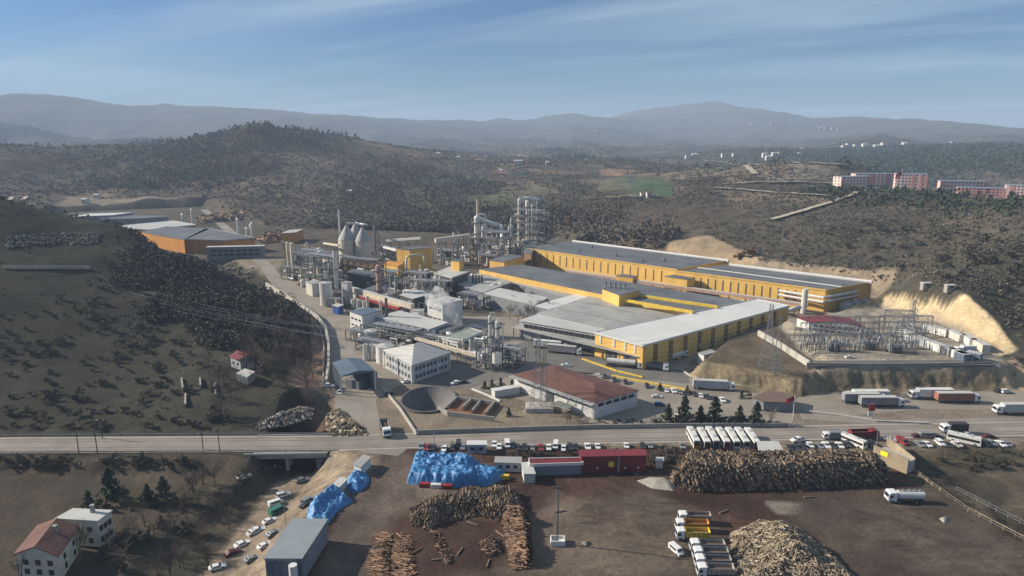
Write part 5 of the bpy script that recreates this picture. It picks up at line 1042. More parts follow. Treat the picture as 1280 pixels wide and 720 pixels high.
def truck_proto(kind):
    c = {'white': CARC['w'], 'grey': GREY}['white']; t_ = thing('lorry', 'x', 'lorry')
    def cab(x, ww=2.45, h=3.0, m=CARC['w']):
        k = M(); extr(k, [(x-1.1,.6),(x+1.1,.6),(x+1.18,1.5),(x+.95,h-.3),(x+.6,h),(x-1.1,h+.05)], ww); cb_ = k.build('cab', m, t_)
        k = M(); k.add([(x+1.20,-ww*.44,1.6),(x+1.20,ww*.44,1.6),(x+1.0,ww*.44,h-.45),(x+1.0,-ww*.44,h-.45)], [(0,1,2,3)]); k.build('windscreen', GLS, cb_)
        k = M(); [k.box(x+.35, s_*(ww/2+.01), 1.6, .9, .04, .8) for s_ in (-1, 1)]; k.build('side_window', GLS, cb_)
        k = M(); k.box(x+1.16, 0, .45, .12, ww*.95, .4); k.build('bumper', STD, cb_)
    if kind.startswith('semi'):
        tm = {'g': LGW, 'r': mat('rusty_red_trailer', (.30,.13,.09), .7), 'd': GREY, 'w': WHT, 't': SIL}[kind[-1]]
        cab(6.6); k = M(); k.box(0, 0, .75, 14.2, .9, .3); k.build('chassis', STD, t_)
        if kind[-1] == 't': k = M(); k.cyl((-7,0,2.3), (4.6,0,2.3), 1.2, n=14); k.build('tank', SIL, t_)
        else:
            k = M(); k.box(-1.3, 0, 1.05, 12.8, 2.5, 2.7); tr = k.build('trailer_box', tm, t_)
            k = M(); [k.box(-1.3, s_*1.27, z, 12.8, .05, .12) for s_ in (-1, 1) for z in (1.05, 3.6)]; k.build('rail', STL, tr)
            k = M(); k.box(-1.3, 0, 3.76, 12.7, 2.45, .04); k.build('trailer_top', LRF if kind[-1] != 'w' else WHT, tr)
        wheels(t_, (6.9, 3.9, -4.4, -5.6, -6.8), 2.5, .5, tw=.4)
    elif kind.startswith('tip'):
        bm_ = {'y': YEP, 'o': ORG, 'w': CON, 'm': MRF, 'g': GREY}[kind[-1]]
        cab(3.4, m=CARC['w'] if kind[-1] != 'm' else MRF); k = M(); k.box(-.6, 0, .7, 8.2, .9, .3); k.build('chassis', STD, t_)
        k = M(); L0, L1, w = -4.6, 2.0, 2.5
        for (x, y, lx, ly) in (((L0+L1)/2, w/2, L1-L0, .1), ((L0+L1)/2, -w/2, L1-L0, .1), (L0, 0, .1, w), (L1, 0, .1, w)): k.box(x, y, 1.1, lx, ly, 1.9 if lx < 1 else 1.65)
        k.box((L0+L1)/2, 0, 1.1, L1-L0, w, .12); tb = k.build('tipper_body', bm_, t_); k = M(); k.box((L0+L1)/2, 0, 1.25, L1-L0-.12, w-.12, .75, 0, .97, .6); k.build('load', LOGD, tb)
        k = M(); [k.box(L0+.6+i*1.3, s_*(w/2+.09), 1.1, .1, .08, 1.6) for i in range(5) for s_ in (-1, 1)]; k.build('side_rib', STD, tb)
        wheels(t_, (3.5, 1.7, -2.3, -3.6), 2.45, .5, tw=.4)
    elif kind == 'tanker':
        cab(3.6); k = M(); k.box(-.6, 0, .7, 8.4, .9, .3); k.build('chassis', STD, t_); k = M(); k.cyl((-4.7,0,2.05), (2.0,0,2.05), 1.12, n=16); tk = k.build('tank', WHT, t_)
        k = M(); k.box(-1.35, 0, 3.1, 6.3, .8, .08); [k.cyl((x,0,3.1), (x,0,3.45), .28, n=8) for x in (-3.8,-2.4,-1,.5)]; k.build('walkway', STL, tk); wheels(t_, (3.7, 1.9, -2.5, -3.8), 2.45, .5, tw=.4)
    elif kind.startswith('box'):
        cab(2.7, h=2.7); k = M(); k.box(-1.4, 0, .95, 5.4, 2.35, 2.4); k.build('cargo_box', {'w': WHT, 'd': mat('dark_plum_box', (.05,.035,.045), .5), 'g': GREY}[kind[-1]], t_); wheels(t_, (2.6, -2.4), 2.3, .45, tw=.35)
    elif kind.startswith('bus'):
        t_['category'] = 'bus'; t_.name = 'parked_bus'; fm = {'w': WHT, 'o': ORG, 'b': CARC['b'], 'r': REDP, 'm': CARC['m']}[kind[-1]]
        k = M(); extr(k, [(-5.6,.4),(5.6,.4),(5.75,1.2),(5.55,3.1),(-5.6,3.15),(-5.7,1.5)], 2.5, (2.5,.96)); bd = k.build('body', WHT, t_)
        k = M(); k.add([(5.74,-1.1,1.35),(5.74,1.1,1.35),(5.60,1.05,2.7),(5.60,-1.05,2.7)], [(0,1,2,3)]); k.build('windscreen', GLS, bd)
        k = M(); [k.box(0, s_*1.25, 1.45, 10.6, .06, .9) for s_ in (-1, 1)]; k.build('side_windows', GLS, bd)
        k = M(); k.box(5.73, 0, .45, .12, 2.4, .95); k.build('front_panel', fm, bd); k = M(); [k.box(x, 0, 3.14, 1.6, 1.3, .18) for x in (-3, 2)]; k.build('roof_hatch', LRF, bd); wheels(t_, (3.9, -3.4), 2.5, .5, tw=.35)
    return t_
tp_ = {}
def truck(u, v, kind, rz, label, group=None, z=None):
    p = G(u, v) if z is None else P(u, v, z)
    if kind not in tp_: o = tp_[kind] = truck_proto(kind); o.location = p; o.rotation_euler = (0, 0, R(rz)); o['label'] = label
    else: o = dup(tp_[kind], p, R(rz), label)
    if group: o['group'] = group
    elif 'group' in o: del o['group']
    return o
for i, (u, v, kk, f) in enumerate(((871,556,'buso','orange'),(884,557,'busm','pale maroon'),(895,556,'busb','blue'),(908,557,'busr','red'),(920,557,'busw','white'),(932,557,'busw','white'),(944.5,557.5,'busm','dull maroon'))):
    truck(u-5, v-3.5, kk, -92, 'white bus with %s front, %s from the left in the roadside row' % (f, ORD[i]), 'buses in the roadside row').scale = (.95, .78, .95)
truck(1064, 555, 'busw', -60, 'white coach parked alone before the dark red tipper').scale = (.8, .8, .85); truck(1204, 553.5, 'busw', -38, 'white coach among the cars at the far right').scale = (.8, .8, .9); truck(1191, 540.5, 'boxd', 178, 'dark box van with pale roof driving on the main road', z=.1)
truck(1079, 548, 'tipm', 5, 'dark red tipper truck behind the white coach'); truck(1040, 549, 'boxg', 175, 'small grey box truck on the roadside').scale = (.75, .8, .8)
truck(482, 541, 'tipg', -72, 'white and dark tipper truck waiting at the works gate junction')
for u, v, kk, lab in ((868,652,'tipw','grey tipper at the top of the tipper row'),(865,662,'tipo','orange tailed tipper, second from the top of the row'),(866,673,'tipy','yellow bodied tipper in the middle of the row'),(884,688,'tipw','tipper with a pale side rail just below the yellow one'),(888,698,'tipg','dark grey tipper, third from the bottom of the row'),(891,708,'tipg','dark grey tipper, second from the bottom of the row'),(894,719,'tipw','grey tipper at the bottom edge of the row')):
    truck(u-1, v+1, kk, 178, lab, 'tippers parked in a row').scale = (.86, .86, .9)
car(845, 690, 'w', 'van', -65, 'white minivan beside the row of tippers', 'minivan'); truck(1130, 627, 'tanker', 178, 'white water tanker standing alone on the dark yard')
for u, v, kk, rz, lab in ((892,487,'semig',-8,'long silver trailer lorry under the grass bank'),(1083,500,'semiw',180,'white roofed lorry nearest the bank in the lorry park'),(1080,503.5,'semid',0,'grey trailer beside the white roofed lorry'),(1101,508,'semid',0,'grey lorry standing in front of the pair in the lorry park'),
    (1163,498,'semiw',180,'white lorry end to end with the rusty red trailer'),(1196,502.5,'semir',0,'rusty red trailer lorry in the middle of the lorry park'),(1270,517,'semig',180,'white cabbed lorry at the right edge of the lorry park'),
    (816,459,'semit',-16,'white tank lorry at the loading canopy'),(822,462,'tipg',-25,'dark lorry at the corner of the white roofed store') ,(848,448,'tanker',35,'white tanker along the shaded side of the store'),(706,442,'semid',-18,'grey lorry with white cab beneath the canopy'),(688,436,'semiw',-18,'white lorry farther left beneath the canopy')):
    if u == 816: u -= 36
    truck(u, v, kk, rz, lab)
truck(1205,442,'boxw',180,'small white lorry at the end of the substation containers')
# ------------------------------------------------------------------ substation
Z8 = 8.0
sb, SL_ = building('switch_house', 'substation switch house with a dark red roof', [(997,397),(1012,402.5),(1081,409),(1064,399)], 6.0, z0=Z8-2, wall=LGW, roof=MRF, kind='gable', rise=1.6, ridge=0, wins=[(1, 8, [2.6,4.6], 1.4, .9, GLS)])
rect_on(sb, SL_, 0, 0, 1, 0, 5.6, 'white_gable_wall', WHT, .1)
def gantry():
    t_ = thing('substation_gantry', 'x', 'gantry')
    for x in (-6, 6):
        k = M()
        for a, b in ((-.5,-.5),(.5,-.5),(.5,.5),(-.5,.5)): k.cyl((x+a, b, 0), (x+a*.5, b*.5, 8.4), .06, n=4)
        for j in range(6): z = j*1.35; s_ = 1-z/17; k.cyl((x-.5*s_, -.5*s_, z), (x+.5*s_, -.5*s_, z+1.3), .035, n=3); k.cyl((x+.5*s_, .5*s_, z), (x-.5*s_, .5*s_, z+1.3), .035, n=3)
        k.build('lattice_post', STL, t_)
    k = M(); [k.cyl((-6, y, z), (6, y, z), .08, n=4) for y in (-.3, .3) for z in (7.8, 8.4)]
    for j in range(10): k.cyl((-6+j*1.2, -.3, 7.8), (-4.8+j*1.2, -.3, 8.4), .05, n=3)
    k.build('cross_beam', STL, t_)
    for x in (-4, 0, 4): k = M(); k.cyl((x, 0, 6.6), (x, 0, 7.8), .16, n=6); k.build('insulator', BRN, t_)
    return t_
def isolator():
    t_ = thing('substation_isolator', 'x', 'isolator'); k = M(); [k.cyl((x, 0, 0), (x, 0, 2.6), .16, n=5) for x in (-2, 0, 2)]; k.box(0, 0, 2.5, 4.6, .3, .2); k.build('stand', STL, t_)
    for x in (-2, 0, 2): k = M(); k.cyl((x, 0, 2.7), (x, 0, 4.3), .2, .14, n=6); k.build('insulator', LGW, t_)
    return t_
g0 = gantry(); i0 = isolator(); first = True; fi = True; rs_ = random.Random(4)
AXR = R(-8)
for r_ in range(5):
    for c in range(6):
        u, v = 1004+c*30+r_*7, 444-r_*8-c*0.5
        if u > 1150 or (r_ > 3 and c < 3): continue
        p = P(u, v-1, Z8); lab = 'grey lattice gantry in the substation yard'; 
        if first: g0.location = p; g0.rotation_euler = (0, 0, AXR); g0['label'] = lab; g0['group'] = 'substation gantries'; first = False
        else: dup(g0, p, AXR, lab, 'substation gantries')
for i in range(90):
    u = rs_.uniform(1000, 1150); v = rs_.uniform(408, 441)
    if v < 425-(u-1000)*.12: continue
    p = P(u, v, Z8); lab = 'small grey isolator post set in the substation yard'
    if fi: i0.location = p; i0['label'] = lab; i0['group'] = 'substation isolators'; fi = False
    else: dup(i0, p, AXR, lab, 'substation isolators', rs_.uniform(.8, 1.3))
for j, (u, v) in enumerate(((1040,438),(1085,436),(1118,440))):
    t_ = thing('transformer', ORD[j]+' grey transformer from the left in the substation yard', 'transformer', P(u, v, Z8), AXR); k = M(); k.box(0,0,.4,5,3,3); k.build('tank', GREY, t_); k = M(); [k.box(-2+i*.8, -1.9, .7, .25, .7, 2.3) for i in range(6)]; k.build('radiator', STL, t_); k = M(); [k.cyl((x,0,3.4), (x,0,4.9), .2, n=6) for x in (-1.5,0,1.5)]; k.build('bushing', BRN, t_)
def fence(name, label, pts, z, h, m, step=3.0, th=.08, cat='fence', mesh=True, rails=2):
    P3 = [P(u, v, z) for u, v in pts]; b = P3[0]; t_ = thing(name, label, cat, b); k = M(); n = 0
    for a, c in zip(P3[:-1], P3[1:]):
        d = c-a; L = d.length; rz = math.atan2(d.y, d.x)
        for i in range(int(L/step)+1): q_ = a+d*(i*step/L)-b; k.box(q_.x, q_.y, 0, th*1.6, th*1.6, h)
        for r_ in range(rails): q_ = (a+c)/2-b; k.box(q_.x, q_.y, h*(r_+1)/rails-.1, L, th, .09 if mesh else h*.9, rz)
    k.build('fence_run', m, t_); return t_
def wall(name, label, pts, z, h, w, m, cat='wall'):
    P3 = [P(u, v, z) for u, v in pts]; b = P3[0].copy(); k = M(); Lf, Rt = strip(P3, w); n = len(P3); V = []
    for a, c in zip(Lf, Rt): V += [(a.x-b.x, a.y-b.y, -1), (a.x-b.x, a.y-b.y, h), (c.x-b.x, c.y-b.y, h), (c.x-b.x, c.y-b.y, -1)]
    F = [(4*i+j, 4*i+(j+1) % 4, 4*i+4+(j+1) % 4, 4*i+4+j) for i in range(n-1) for j in range(4)]+[(0,1,2,3), (4*n-1,4*n-2,4*n-3,4*n-4)]; k.add(V, F); o = k.build(name, m); o.location = b; return tag(o, label, cat)
wall('retaining_wall', 'grey concrete wall along the front of the substation platform', [(1008,457.5),(1080,458.5),(1160,458),(1240,456.5)], Z8-.6, 1.4, .4, CON)
wall('retaining_wall', 'pale low wall running up the left side of the substation', [(948,417),(975,432),(1012,456)], Z8-1.0, 1.6, .8, CNL)
fence('mesh_fence', 'mesh fence on the front edge of the substation', [(1014,455),(1100,455.5),(1238,454)], Z8, 2.4, STL)
sheet('substation_strip', pp([(1012,451),(1240,450),(1242,456.5),(1012,457)], Z8), Z8+.06, PAG)
for i, (a, b, m_) in enumerate((((1119,416),(1140,426),WHT),((1141,426.5),(1158,434),LGW),((1159,434),(1178,441),WHT),((1180,441),(1190,446),GREY),((1188,444),(1206,452),WHT),((1155,413.5),(1184,421),WHT),((1186,420),(1203,428),OWT),((1204,425),(1216,434),WHT),((1216,432),(1232,441),CRM),((1196,448),(1208,453),BRF),((1208,448),(1226,452),BRF))):
    A = P(*a, Z8); B = P(*b, Z8); c = (A+B)/2; d = B-A; t_ = thing('store_container', ORD[i]+' container in the line round the right yard of the substation' if 0 else '', 'container', c, math.atan2(d.y, d.x))
    t_['label'] = ['long white container nearest the substation gantries','pale grey container second down the left line','white container third down the left line','small grey container fourth down the left line','white container at the foot of the left line','longest white container against the cut bank','off white container beside the longest one','white container third along the cut bank','cream container at the right end of the bank line','left of the two blue grey containers at the corner','right of the two blue grey containers at the corner'][i]
    k = M(); k.box(0,0,.1,d.length,3.0,3.0); k.build('body', m_, t_); k = M(); k.box(0,0,3.1,d.length+.1,3.1,.15); k.build('roof', LRF, t_); k = M(); [k.box(-d.length/2+1+i_*2.4, -1.52, .2, .08, .06, 2.7) for i_ in range(int(d.length/2.4))]; k.build('door_seam', STD, t_)
for i, (u, v, lab) in enumerate(((1157,361,'left of the two pale huts on top of the sandy bluff'),(1187,364,'right of the two pale huts on top of the sandy bluff'))):
    p = G(u, v-2); building('bluff_hut', lab, None, 2.2, p.z, CON, LRF, 'flat', 'hut', [(0, 1, [1.4], 1, 1, GLS)], poly=[(p.x+a, p.y+b) for a, b in ((-2,-1.3),(2,-1.3),(2,1.3),(-2,1.3))])
# ------------------------------------------------------------------ pylons and lines
def lattice(k, x0, y0, z0, w0, x1, y1, z1, w1, n, r=.12):
    for i in range(n):
        t0, t1 = i/n, (i+1)/n
        def c(t): w = w0+(w1-w0)*t; return [Vector((x0+(x1-x0)*t+a*w/2, y0+(y1-y0)*t+b*w/2, z0+(z1-z0)*t)) for a, b in ((-1,-1),(1,-1),(1,1),(-1,1))]
        A, B = c(t0), c(t1)
        for j in range(4): k.cyl(A[j], B[j], r, n=4, cap=False); k.cyl(A[j], B[(j+1) % 4], r*.55, n=3, cap=False); k.cyl(A[(j+1) % 4], B[j], r*.55, n=3, cap=False); k.cyl(B[j], B[(j+1) % 4], r*.55, n=3, cap=False)
PYL = {}
def pylon(u, vb, vt, z0, label, base=5.0, arms=3, aw=8, key=None, rz=0, r=.09, D=None):
    p = P(u, vb, z0) if D is None else Vector(PD(u, vb, D)); Dd = math.hypot(p.x, p.y); x, y, d = ray(u, vt); H_ = HC+d*Dd/math.hypot(x, y)-p.z
    t_ = thing('power_pylon', label, 'pylon', p, rz); k = M(); lattice(k, 0,0,0, base, 0,0,H_*.62, base*.32, 8, r); lattice(k, 0,0,H_*.62, base*.32, 0,0,H_*.97, base*.18, 6, r*.8); k.build('lattice_tower', STL, t_)
    tips = []
    for j in range(arms):
        z = H_*(.66+.12*j); w = aw*(1-.12*j); k = M()
        for s_ in (-1, 1): k.cyl((0,-.5,z), (s_*w/2,0,z+.2), r*.7, n=4); k.cyl((0,.5,z), (s_*w/2,0,z+.2), r*.7, n=4); k.cyl((0,0,z+1.5), (s_*w/2,0,z+.2), r*.7, n=4); tips.append(p+Vector((math.cos(rz)*s_*w/2, math.sin(rz)*s_*w/2, z-1.2)))
        ca = k.build('cross_arm', STL, t_); k = M(); [k.cyl((s_*w/2,0,z+.2), (s_*w/2,0,z-1.2), .12, n=5) for s_ in (-1, 1)]; k.build('insulator', BRN, ca)
    PYL[key or label] = tips; return t_
pylon(672, 511, 415, 1.5, 'power pylon rising from a walled concrete base before the red roofed hall', 4.5, 3, 6, 'a', R(70), .075); pylon(680, 506, 428, 1.5, 'second slimmer pylon beside the walled concrete base', 3.0, 2, 4, 'a2', R(70), .06)
k = M(); c = P(672,515); k.box(0,0,0,9.5,6,1.6); k.box(0,.2,1.61,8.6,5.2,.1); o = k.build('pylon_base', CNL); o.location = P(674,512); tag(o, 'walled concrete base under the pylon pair', 'plinth')
pylon(958, 462, 377, 6.5, 'tall pylon on the brown mound left of the substation', 6.0, 3, 9, 'b', R(60), .085); pylon(970, 468, 392, 5.5, 'pylon just right of the tall one on the brown mound', 4.0, 2, 7, 'c', R(60), .07)
pylon(1135, 440, 372, Z8, 'pylon in the right part of the substation yard', 4, 3, 7, 'd', R(30), .1)
def pole(u, v, vt, label, z=None, arm=True, group=None, name='utility_pole', cat='utility pole', r=.16, lamp=False, rz=0):
    p = G(u, v) if z is None else P(u, v, z); Dd = math.hypot(p.x, p.y); x, y, d = ray(u, vt); H_ = max(HC+d*Dd/math.hypot(x, y)-p.z, 5); t_ = thing(name, label, cat, p, R(rz), group); k = M(); k.cyl((0,0,0), (0,0,H_), r, r*.7, n=7); k.build('post', STL if lamp else BARK, t_)
    if arm and not lamp: k = M(); k.box(0,0,H_-.6,2.6,.14,.14); ar = k.build('cross_arm', STD, t_); k = M(); [k.cyl((x_,0,H_-.46), (x_,0,H_-.15), .08, n=5) for x_ in (-1.1,0,1.1)]; k.build('insulator', WHT, ar)
    if lamp: k = M(); k.tube([(0,0,H_-.1), (.9,0,H_+.25), (1.7,0,H_+.3)], .06, 5); k.build('lamp_arm', STL, t_); k = M(); k.box(1.8,0,H_+.2,.7,.28,.12); k.build('lamp_head', LGW, t_)
    return t_, p+Vector((0, 0, H_))
ends = []
for u, v, vt, lab in ((99,568,541,'short leaning pole left of the road shadow'),(122,567,523,'pole with lamp left of the road shadow'),(254,562,540,'short pole in front of the road near the slope path'),(275,567,535,'taller pole in front of the road near the bridge')):
    ends.append(pole(u, v, vt, lab, z=None)[1])
fl, fp = pole(128, 548, 523, 'white headed mast on the hill side of the road', z=0)
for u, v, vt, lab in ((543,556,528,'lamp post at the junction above the blue heap'),(832,578,556,'lamp post in the bushes beside the log wall'),(1095,560,538,'lamp post behind the maroon tipper'),(357,655,632,'lamp post behind the flat roofed workshop'),(1061,533,520,'lamp post on the slip road verge'),(716,445,418,'lamp post in the canopy yard'),(660,455,428,'lamp post beside the dark trees'),(869,452,432,'lamp post beside the shaded store wall'),(870,489,476,'lamp post at the rear of the silver trailer'),(1141,533,515,'lamp post at the edge of the lorry park'),(1165,532,516,'slim post on the verge of the lorry park')):
    pole(u, v, vt, lab, z=0 if u > 360 else None, name='street_lamp', cat='street lamp', lamp=True, r=.11)
lm = thing('lighting_mast', 'tall lighting mast in a white concrete tub on the dark yard', 'lighting mast', P(697,679)); k = M(); k.cyl((0,0,0), (0,0,14.5), .22, .12, n=8); k.build('mast', STL, lm); k = M(); k.box(-.6,0,0,.15,.15,14); k.build('cable_tray', LGW, lm); k = M(); [k.box(x,-.3,14.3,.6,.3,.5) for x in (-.8,0,.8)]; k.build('floodlight', STD, lm)
k = M(); V0 = [(-1.6,-1.2),(1.6,-1.2),(1.6,1.2),(-1.6,1.2)]; [k.box(x, y, 0, lx, ly, 1.3) for x, y, lx, ly in ((0,-1.2,3.4,.25),(0,1.2,3.4,.25),(-1.6,0,.25,2.2),(1.6,0,.25,2.2))]; k.box(0,0,.01,3.1,2.2,.6); k.build('tub', WHT, lm)
for u, v, lab, fm, sz in ((990,533,'red flag on a pole at the works entrance','flag',9.5),(1088,523,'red and white sign banner on a post at the lorry park','sign',6)):
    t_ = thing('flagpole' if fm == 'flag' else 'sign_post', lab, 'flag' if fm == 'flag' else 'sign', P(u, v)); H_ = 11 if fm == 'flag' else 5.5
    k = M(); k.cyl((0,0,0), (0,0,H_), .1, n=6); k.build('pole', WHT, t_)
    if fm == 'flag':
        V = []; k = M()
        for i in range(9): x = -i*.34; yy = .25*math.sin(i*.9); dz = -i*.14-.0; V += [(x, yy, H_-.2+dz), (x, yy+.05, H_-2.0+dz)]
        k.add(V, [(2*i, 2*i+2, 2*i+3, 2*i+1) for i in range(8)]); k.build('cloth', REDP, t_)
    else: k = M(); k.box(0,-.15,2.8,2.2,.2,2.4); k.build('red_panel', REDP, t_); k = M(); k.box(-.3,-.15,.8,1.6,.22,1.9); k.build('white_panel', WHT, t_)
def cable(name, label, a, b, sag, r=.035, n=14, group='power lines'):
    pts = [a.lerp(b, i/n)-Vector((0,0,4*sag*(i/n)*(1-i/n))) for i in range(n+1)]; k = M()
    for p, q_ in zip(pts[:-1], pts[1:]): k.cyl(p-a, q_-a, r, n=3, cap=False)
    o = k.build(name, STL); o.location = a; return tag(o, label, 'power line', group)
fa = [Vector(PD(u, v, D)) for u, v, D in ((110,349,395),(118,357,392),(128,366,388),(140,352,400),(150,360,396),(160,368,392))]
hillpy = pylon(92, 392, 340, 0, 'small pylon high on the dark left slope', 3, 3, 7, 'h', R(40), .09, D=365) if 0 else None
for i, q_ in enumerate(PYL['a']): cable('power_line', ORD[i]+' wire strung from the walled base pylon towards the left slope', fa[i], q_, 5, .05)
for i, (q1, q2) in enumerate(zip(PYL['a'], PYL['b'])): cable('power_line', ORD[i]+' wire between the walled base pylon and the brown mound pylon', q1, q2, 5, .035)
for i, (q1, q2) in enumerate(zip(PYL['c'], PYL['d'])): cable('power_line', ORD[i]+' wire from the mound pylon into the substation', q1, q2, 3, .03)
# ------------------------------------------------------------------ walls, rails, bridge
def rail(name, label, off, z, pts, h=.8):
    Lf, Rt = strip(dens(pts), 2*off); L = Lf; b = L[0]; t_ = thing(name, label, 'guard rail', (b.x, b.y, z)); k = M()
    for p, q_ in zip(L[:-1], L[1:]): c = (p+q_)/2-b; k.box(c.x, c.y, h-.32, (q_-p).length+.05, .08, .3, math.atan2((q_-p).y, (q_-p).x))
    k.build('rail_beam', STL, t_); k = M(); [k.box((p-b).x, (p-b).y, -.3, .12, .12, h) for p in L]; k.build('rail_posts', STD, t_)
rail('guard_rail', 'steel guard rail on the far side of the road left of the gate', RW/2+.5, .05, [P(-300,567), P(0,556.5), P(410,554.2)]); rail('guard_rail', 'steel guard rail on the near side of the road left of the bridge end', -(RW/2+.5), .05, [P(-300,567), P(0,556.5), P(430,554)])
br = thing('road_bridge', 'concrete road bridge over the dark underpass track', 'bridge', bridgeA); d = bridgeB-bridgeA; c = d/2; rz = math.atan2(d.y, d.x)
k = M(); k.box(c.x, c.y, -1.5, d.length+6, RW+1.6, 1.4, rz); k.build('deck', CON, br)
k = M(); nv = Vector((math.sin(rz), -math.cos(rz), 0))
[k.box(c.x+nv.x*s_*(RW/2+.95), c.y+nv.y*s_*(RW/2+.95), -.15, d.length+6, .3, .55, rz) for s_ in (-1, 1)]; k.build('parapet', CNL, br)
for t0 in (.48,): 
    p = d*t0
    for s_ in (-1, 0, 1): k = M(); k.cyl((p.x+nv.x*s_*4, p.y+nv.y*s_*4, -9), (p.x+nv.x*s_*4, p.y+nv.y*s_*4, -1.4), .65, n=12); k.build('pier', CNL, br)
for t0 in (-.02, 1.02): p = d*t0; k = M(); k.box(p.x, p.y, -8, 1.2, RW+1.6, 6.6, rz); k.build('abutment', CON, br)
wall('works_wall', 'curving pale boundary wall between the works road and the left slope', [(333,358),(352,370),(376,385),(396,399),(407,414),(411,434),(411,460),(408,482)], 0, 2.6, 1.0, CNL)
wall('works_wall', 'second dark sided wall just inside the curving boundary wall', [(366,388),(389,402),(401,416),(405,436),(404,482)], 0, 1.4, .5, CON)
wall('kerb_wall', 'low pale wall along the gate road verge', [(479,487),(500,512),(521,544)], 0, .8, .6, CNL)
wall('kerb_wall', 'low curved kerb below the mound beside the store corner', [(851,463),(862,470),(878,477),(940,485),(985,489)], 0, .7, .5, CNL)
wall('kerb_wall', 'low pale kerb separating the lorry park from the slip road', [(1008,515),(1050,520),(1095,527),(1160,530)], 0, .6, .8, CNL)
wall('front_wall', 'long low roadside wall before the trees of the works', [(520,543),(640,539),(745,536),(850,534.5),(985,534)], 0, 1.5, .4, CON)
wall('kerb_wall', 'white kerb round the small planted plot', [(590,487),(605,493),(625,502)], 0, .6, .5, WHT)
wall('plot_wall', 'thin pale wall across the lower left field', [(-40,636),(40,637),(65,639)], -5.5, 1.4, .3, CNL)
fence('yard_fence', 'rusty pipe fence down the right edge of the timber yard', [(1142,590),(1165,608),(1210,640),(1290,682),(1340,712)], -.1, 1.3, CHIP, 3, .12)
fence('yard_fence', 'second thinner wire fence beside the right edge of the yard', [(1195,614),(1245,640),(1300,668)], -.6, 1.4, STL, 3)
fence('roadside_fence', 'thin fence along the verge before the bus row', [(850,575),(900,575),(990,577),(1090,577)], -.1, 1.4, BRN, 2.5, .1)
for i, (a, b) in enumerate((((395,508),(404,536)),)): pass
bx3('storage_box', 'white rectangular container on the planted plot', 632, 493, 10, 3, 2.6, rz=R(25), wall=WHT, roof=WRF, cat='container')
# ------------------------------------------------------------------ houses
building('farmhouse', 'red roofed white farmhouse in the lower left corner', [(20,692),(72,695),(97,660),(47,658)], 6.2, z0=-5, wall=CRM, roof=RRF, kind='gable', rise=2.2, ridge=1, cat='house', wins=[(0, 3, [1.8,4.2], 1.2, 1.3, GLS), (1, 2, [1.8,4.2], 1.1, 1.4, GLS)])
building('farmhouse', 'taller pale house behind the red roofed farmhouse', [(70,648),(121,651),(139,638),(92,636)], 7.5, z0=-5, wall=CRM, roof=LRF, cat='house', wins=[(0, 3, [2,5], 1.2, 1.3, GLS), (1, 3, [2,5], 1.1, 1.4, GLS)])
for o_ in [o for o in bpy.data.objects if o.name.startswith('farmhouse')]:
    k = M(); k.box(1.5, 1.0, 6.2, .8, .8, 3.2); k.box(1.5, 1.0, 9.42, 1.0, 1.0, .15); k.build('chimney', CON, o_)
building('farm_shed', 'low pale outbuilding before the farmhouse', [(20,706),(56,710),(60,700),(26,697)], 2.6, z0=-5, wall=CRM, roof=DRF, cat='shed')
pz = G(303,455).z
building('hill_house', 'small red roofed house on the dark left slope', [(288,446),(300,450),(318,446),(306,441)], 4, z0=pz, wall=LGW, roof=MRF, kind='gable', rise=1.6, cat='house', wins=[(0, 2, [2], 1, 1, GLS)])
building('hill_shed', 'grey stone shed below the red roofed hill house', [(296,467),(309,471),(318,465),(306,461)], 2.4, z0=G(306,468).z, wall=CON, roof=LRF, cat='shed')
for i, (a, b) in enumerate((((227,474),(229,490)),((250,474),(251,486)),((232,494),(232,510)),((268,480),(270,498)))):
    A, B = G(*a), G(*b); c = (A+B)/2; k = M(); k.box(0,0,-1,(B-A).length,.6,2.2,math.atan2((B-A).y,(B-A).x)); o = k.build('ruin_wall', CON); o.location = c; tag(o, ['pale ruined wall, leftmost on the dark slope','ruined wall at the top centre of the plot on the slope','lower left ruined wall on the slope','ruined wall at the right of the plot on the slope'][i], 'ruin')
# student blocks on the right hill
def block(label, px, h, z, wallm, roofm, nw, nr, side=3, name='apartment_block'):
    zs = [h*(i+.6)/nr for i in range(nr)]; wl = [(0, nw, zs, 1.6, 1.5, GLP), (1, side, zs, 1.4, 1.5, GLP)]
    return building(name, label, px, h, z, wallm, roofm, cat='apartment block', wins=wl, trim=PNK)
ZD = 30
def blk(u0, u1, vb, vt, z, rzv, dep, **k):
    A = P(u0, vb, z); B = P(u1, vb+rzv, z); h = max(ztop(u0, vb, vt, z), 4); d = (B-A).normalized(); nv = Vector((-d.y, d.x, 0))*dep; C, D = B+nv, A+nv
    zs_n = k['nr']; zs = [h*(i+.55)/zs_n for i in range(zs_n)]
    r_, L = building('apartment_block', k['label'], None, h, z, k['wall'], k['roof'], cat='apartment block', wins=[(0, k['nw'], zs, 1.7, h/zs_n*.5, GLP), (1, 2, zs, 1.7, h/zs_n*.5, GLP), (3, 2, zs, 1.7, h/zs_n*.5, GLP)], poly=[(p.x, p.y) for p in (A, B, C, D)])
    for t0 in k.get('bars', ()): rect_on(r_, L, 0, t0, t0+.09, 0, h-.3, 'pink_bay', PNK, .1, .25)
    return r_
BRL = mat('pale_blue_roof', (.22,.30,.38), .5, var=.1)
blk(1050, 1087, 240, 221, 28, -1, 13, label='nearest pink block with white windows at the left of the campus', wall=PNL, roof=BRL, nw=8, nr=5, bars=(0, .9))
blk(1068, 1117, 233, 217, 29, 0, 12, label='pink block with blue roof behind the nearest one', wall=PNL, roof=BRL, nw=9, nr=5, bars=(.4, .8))
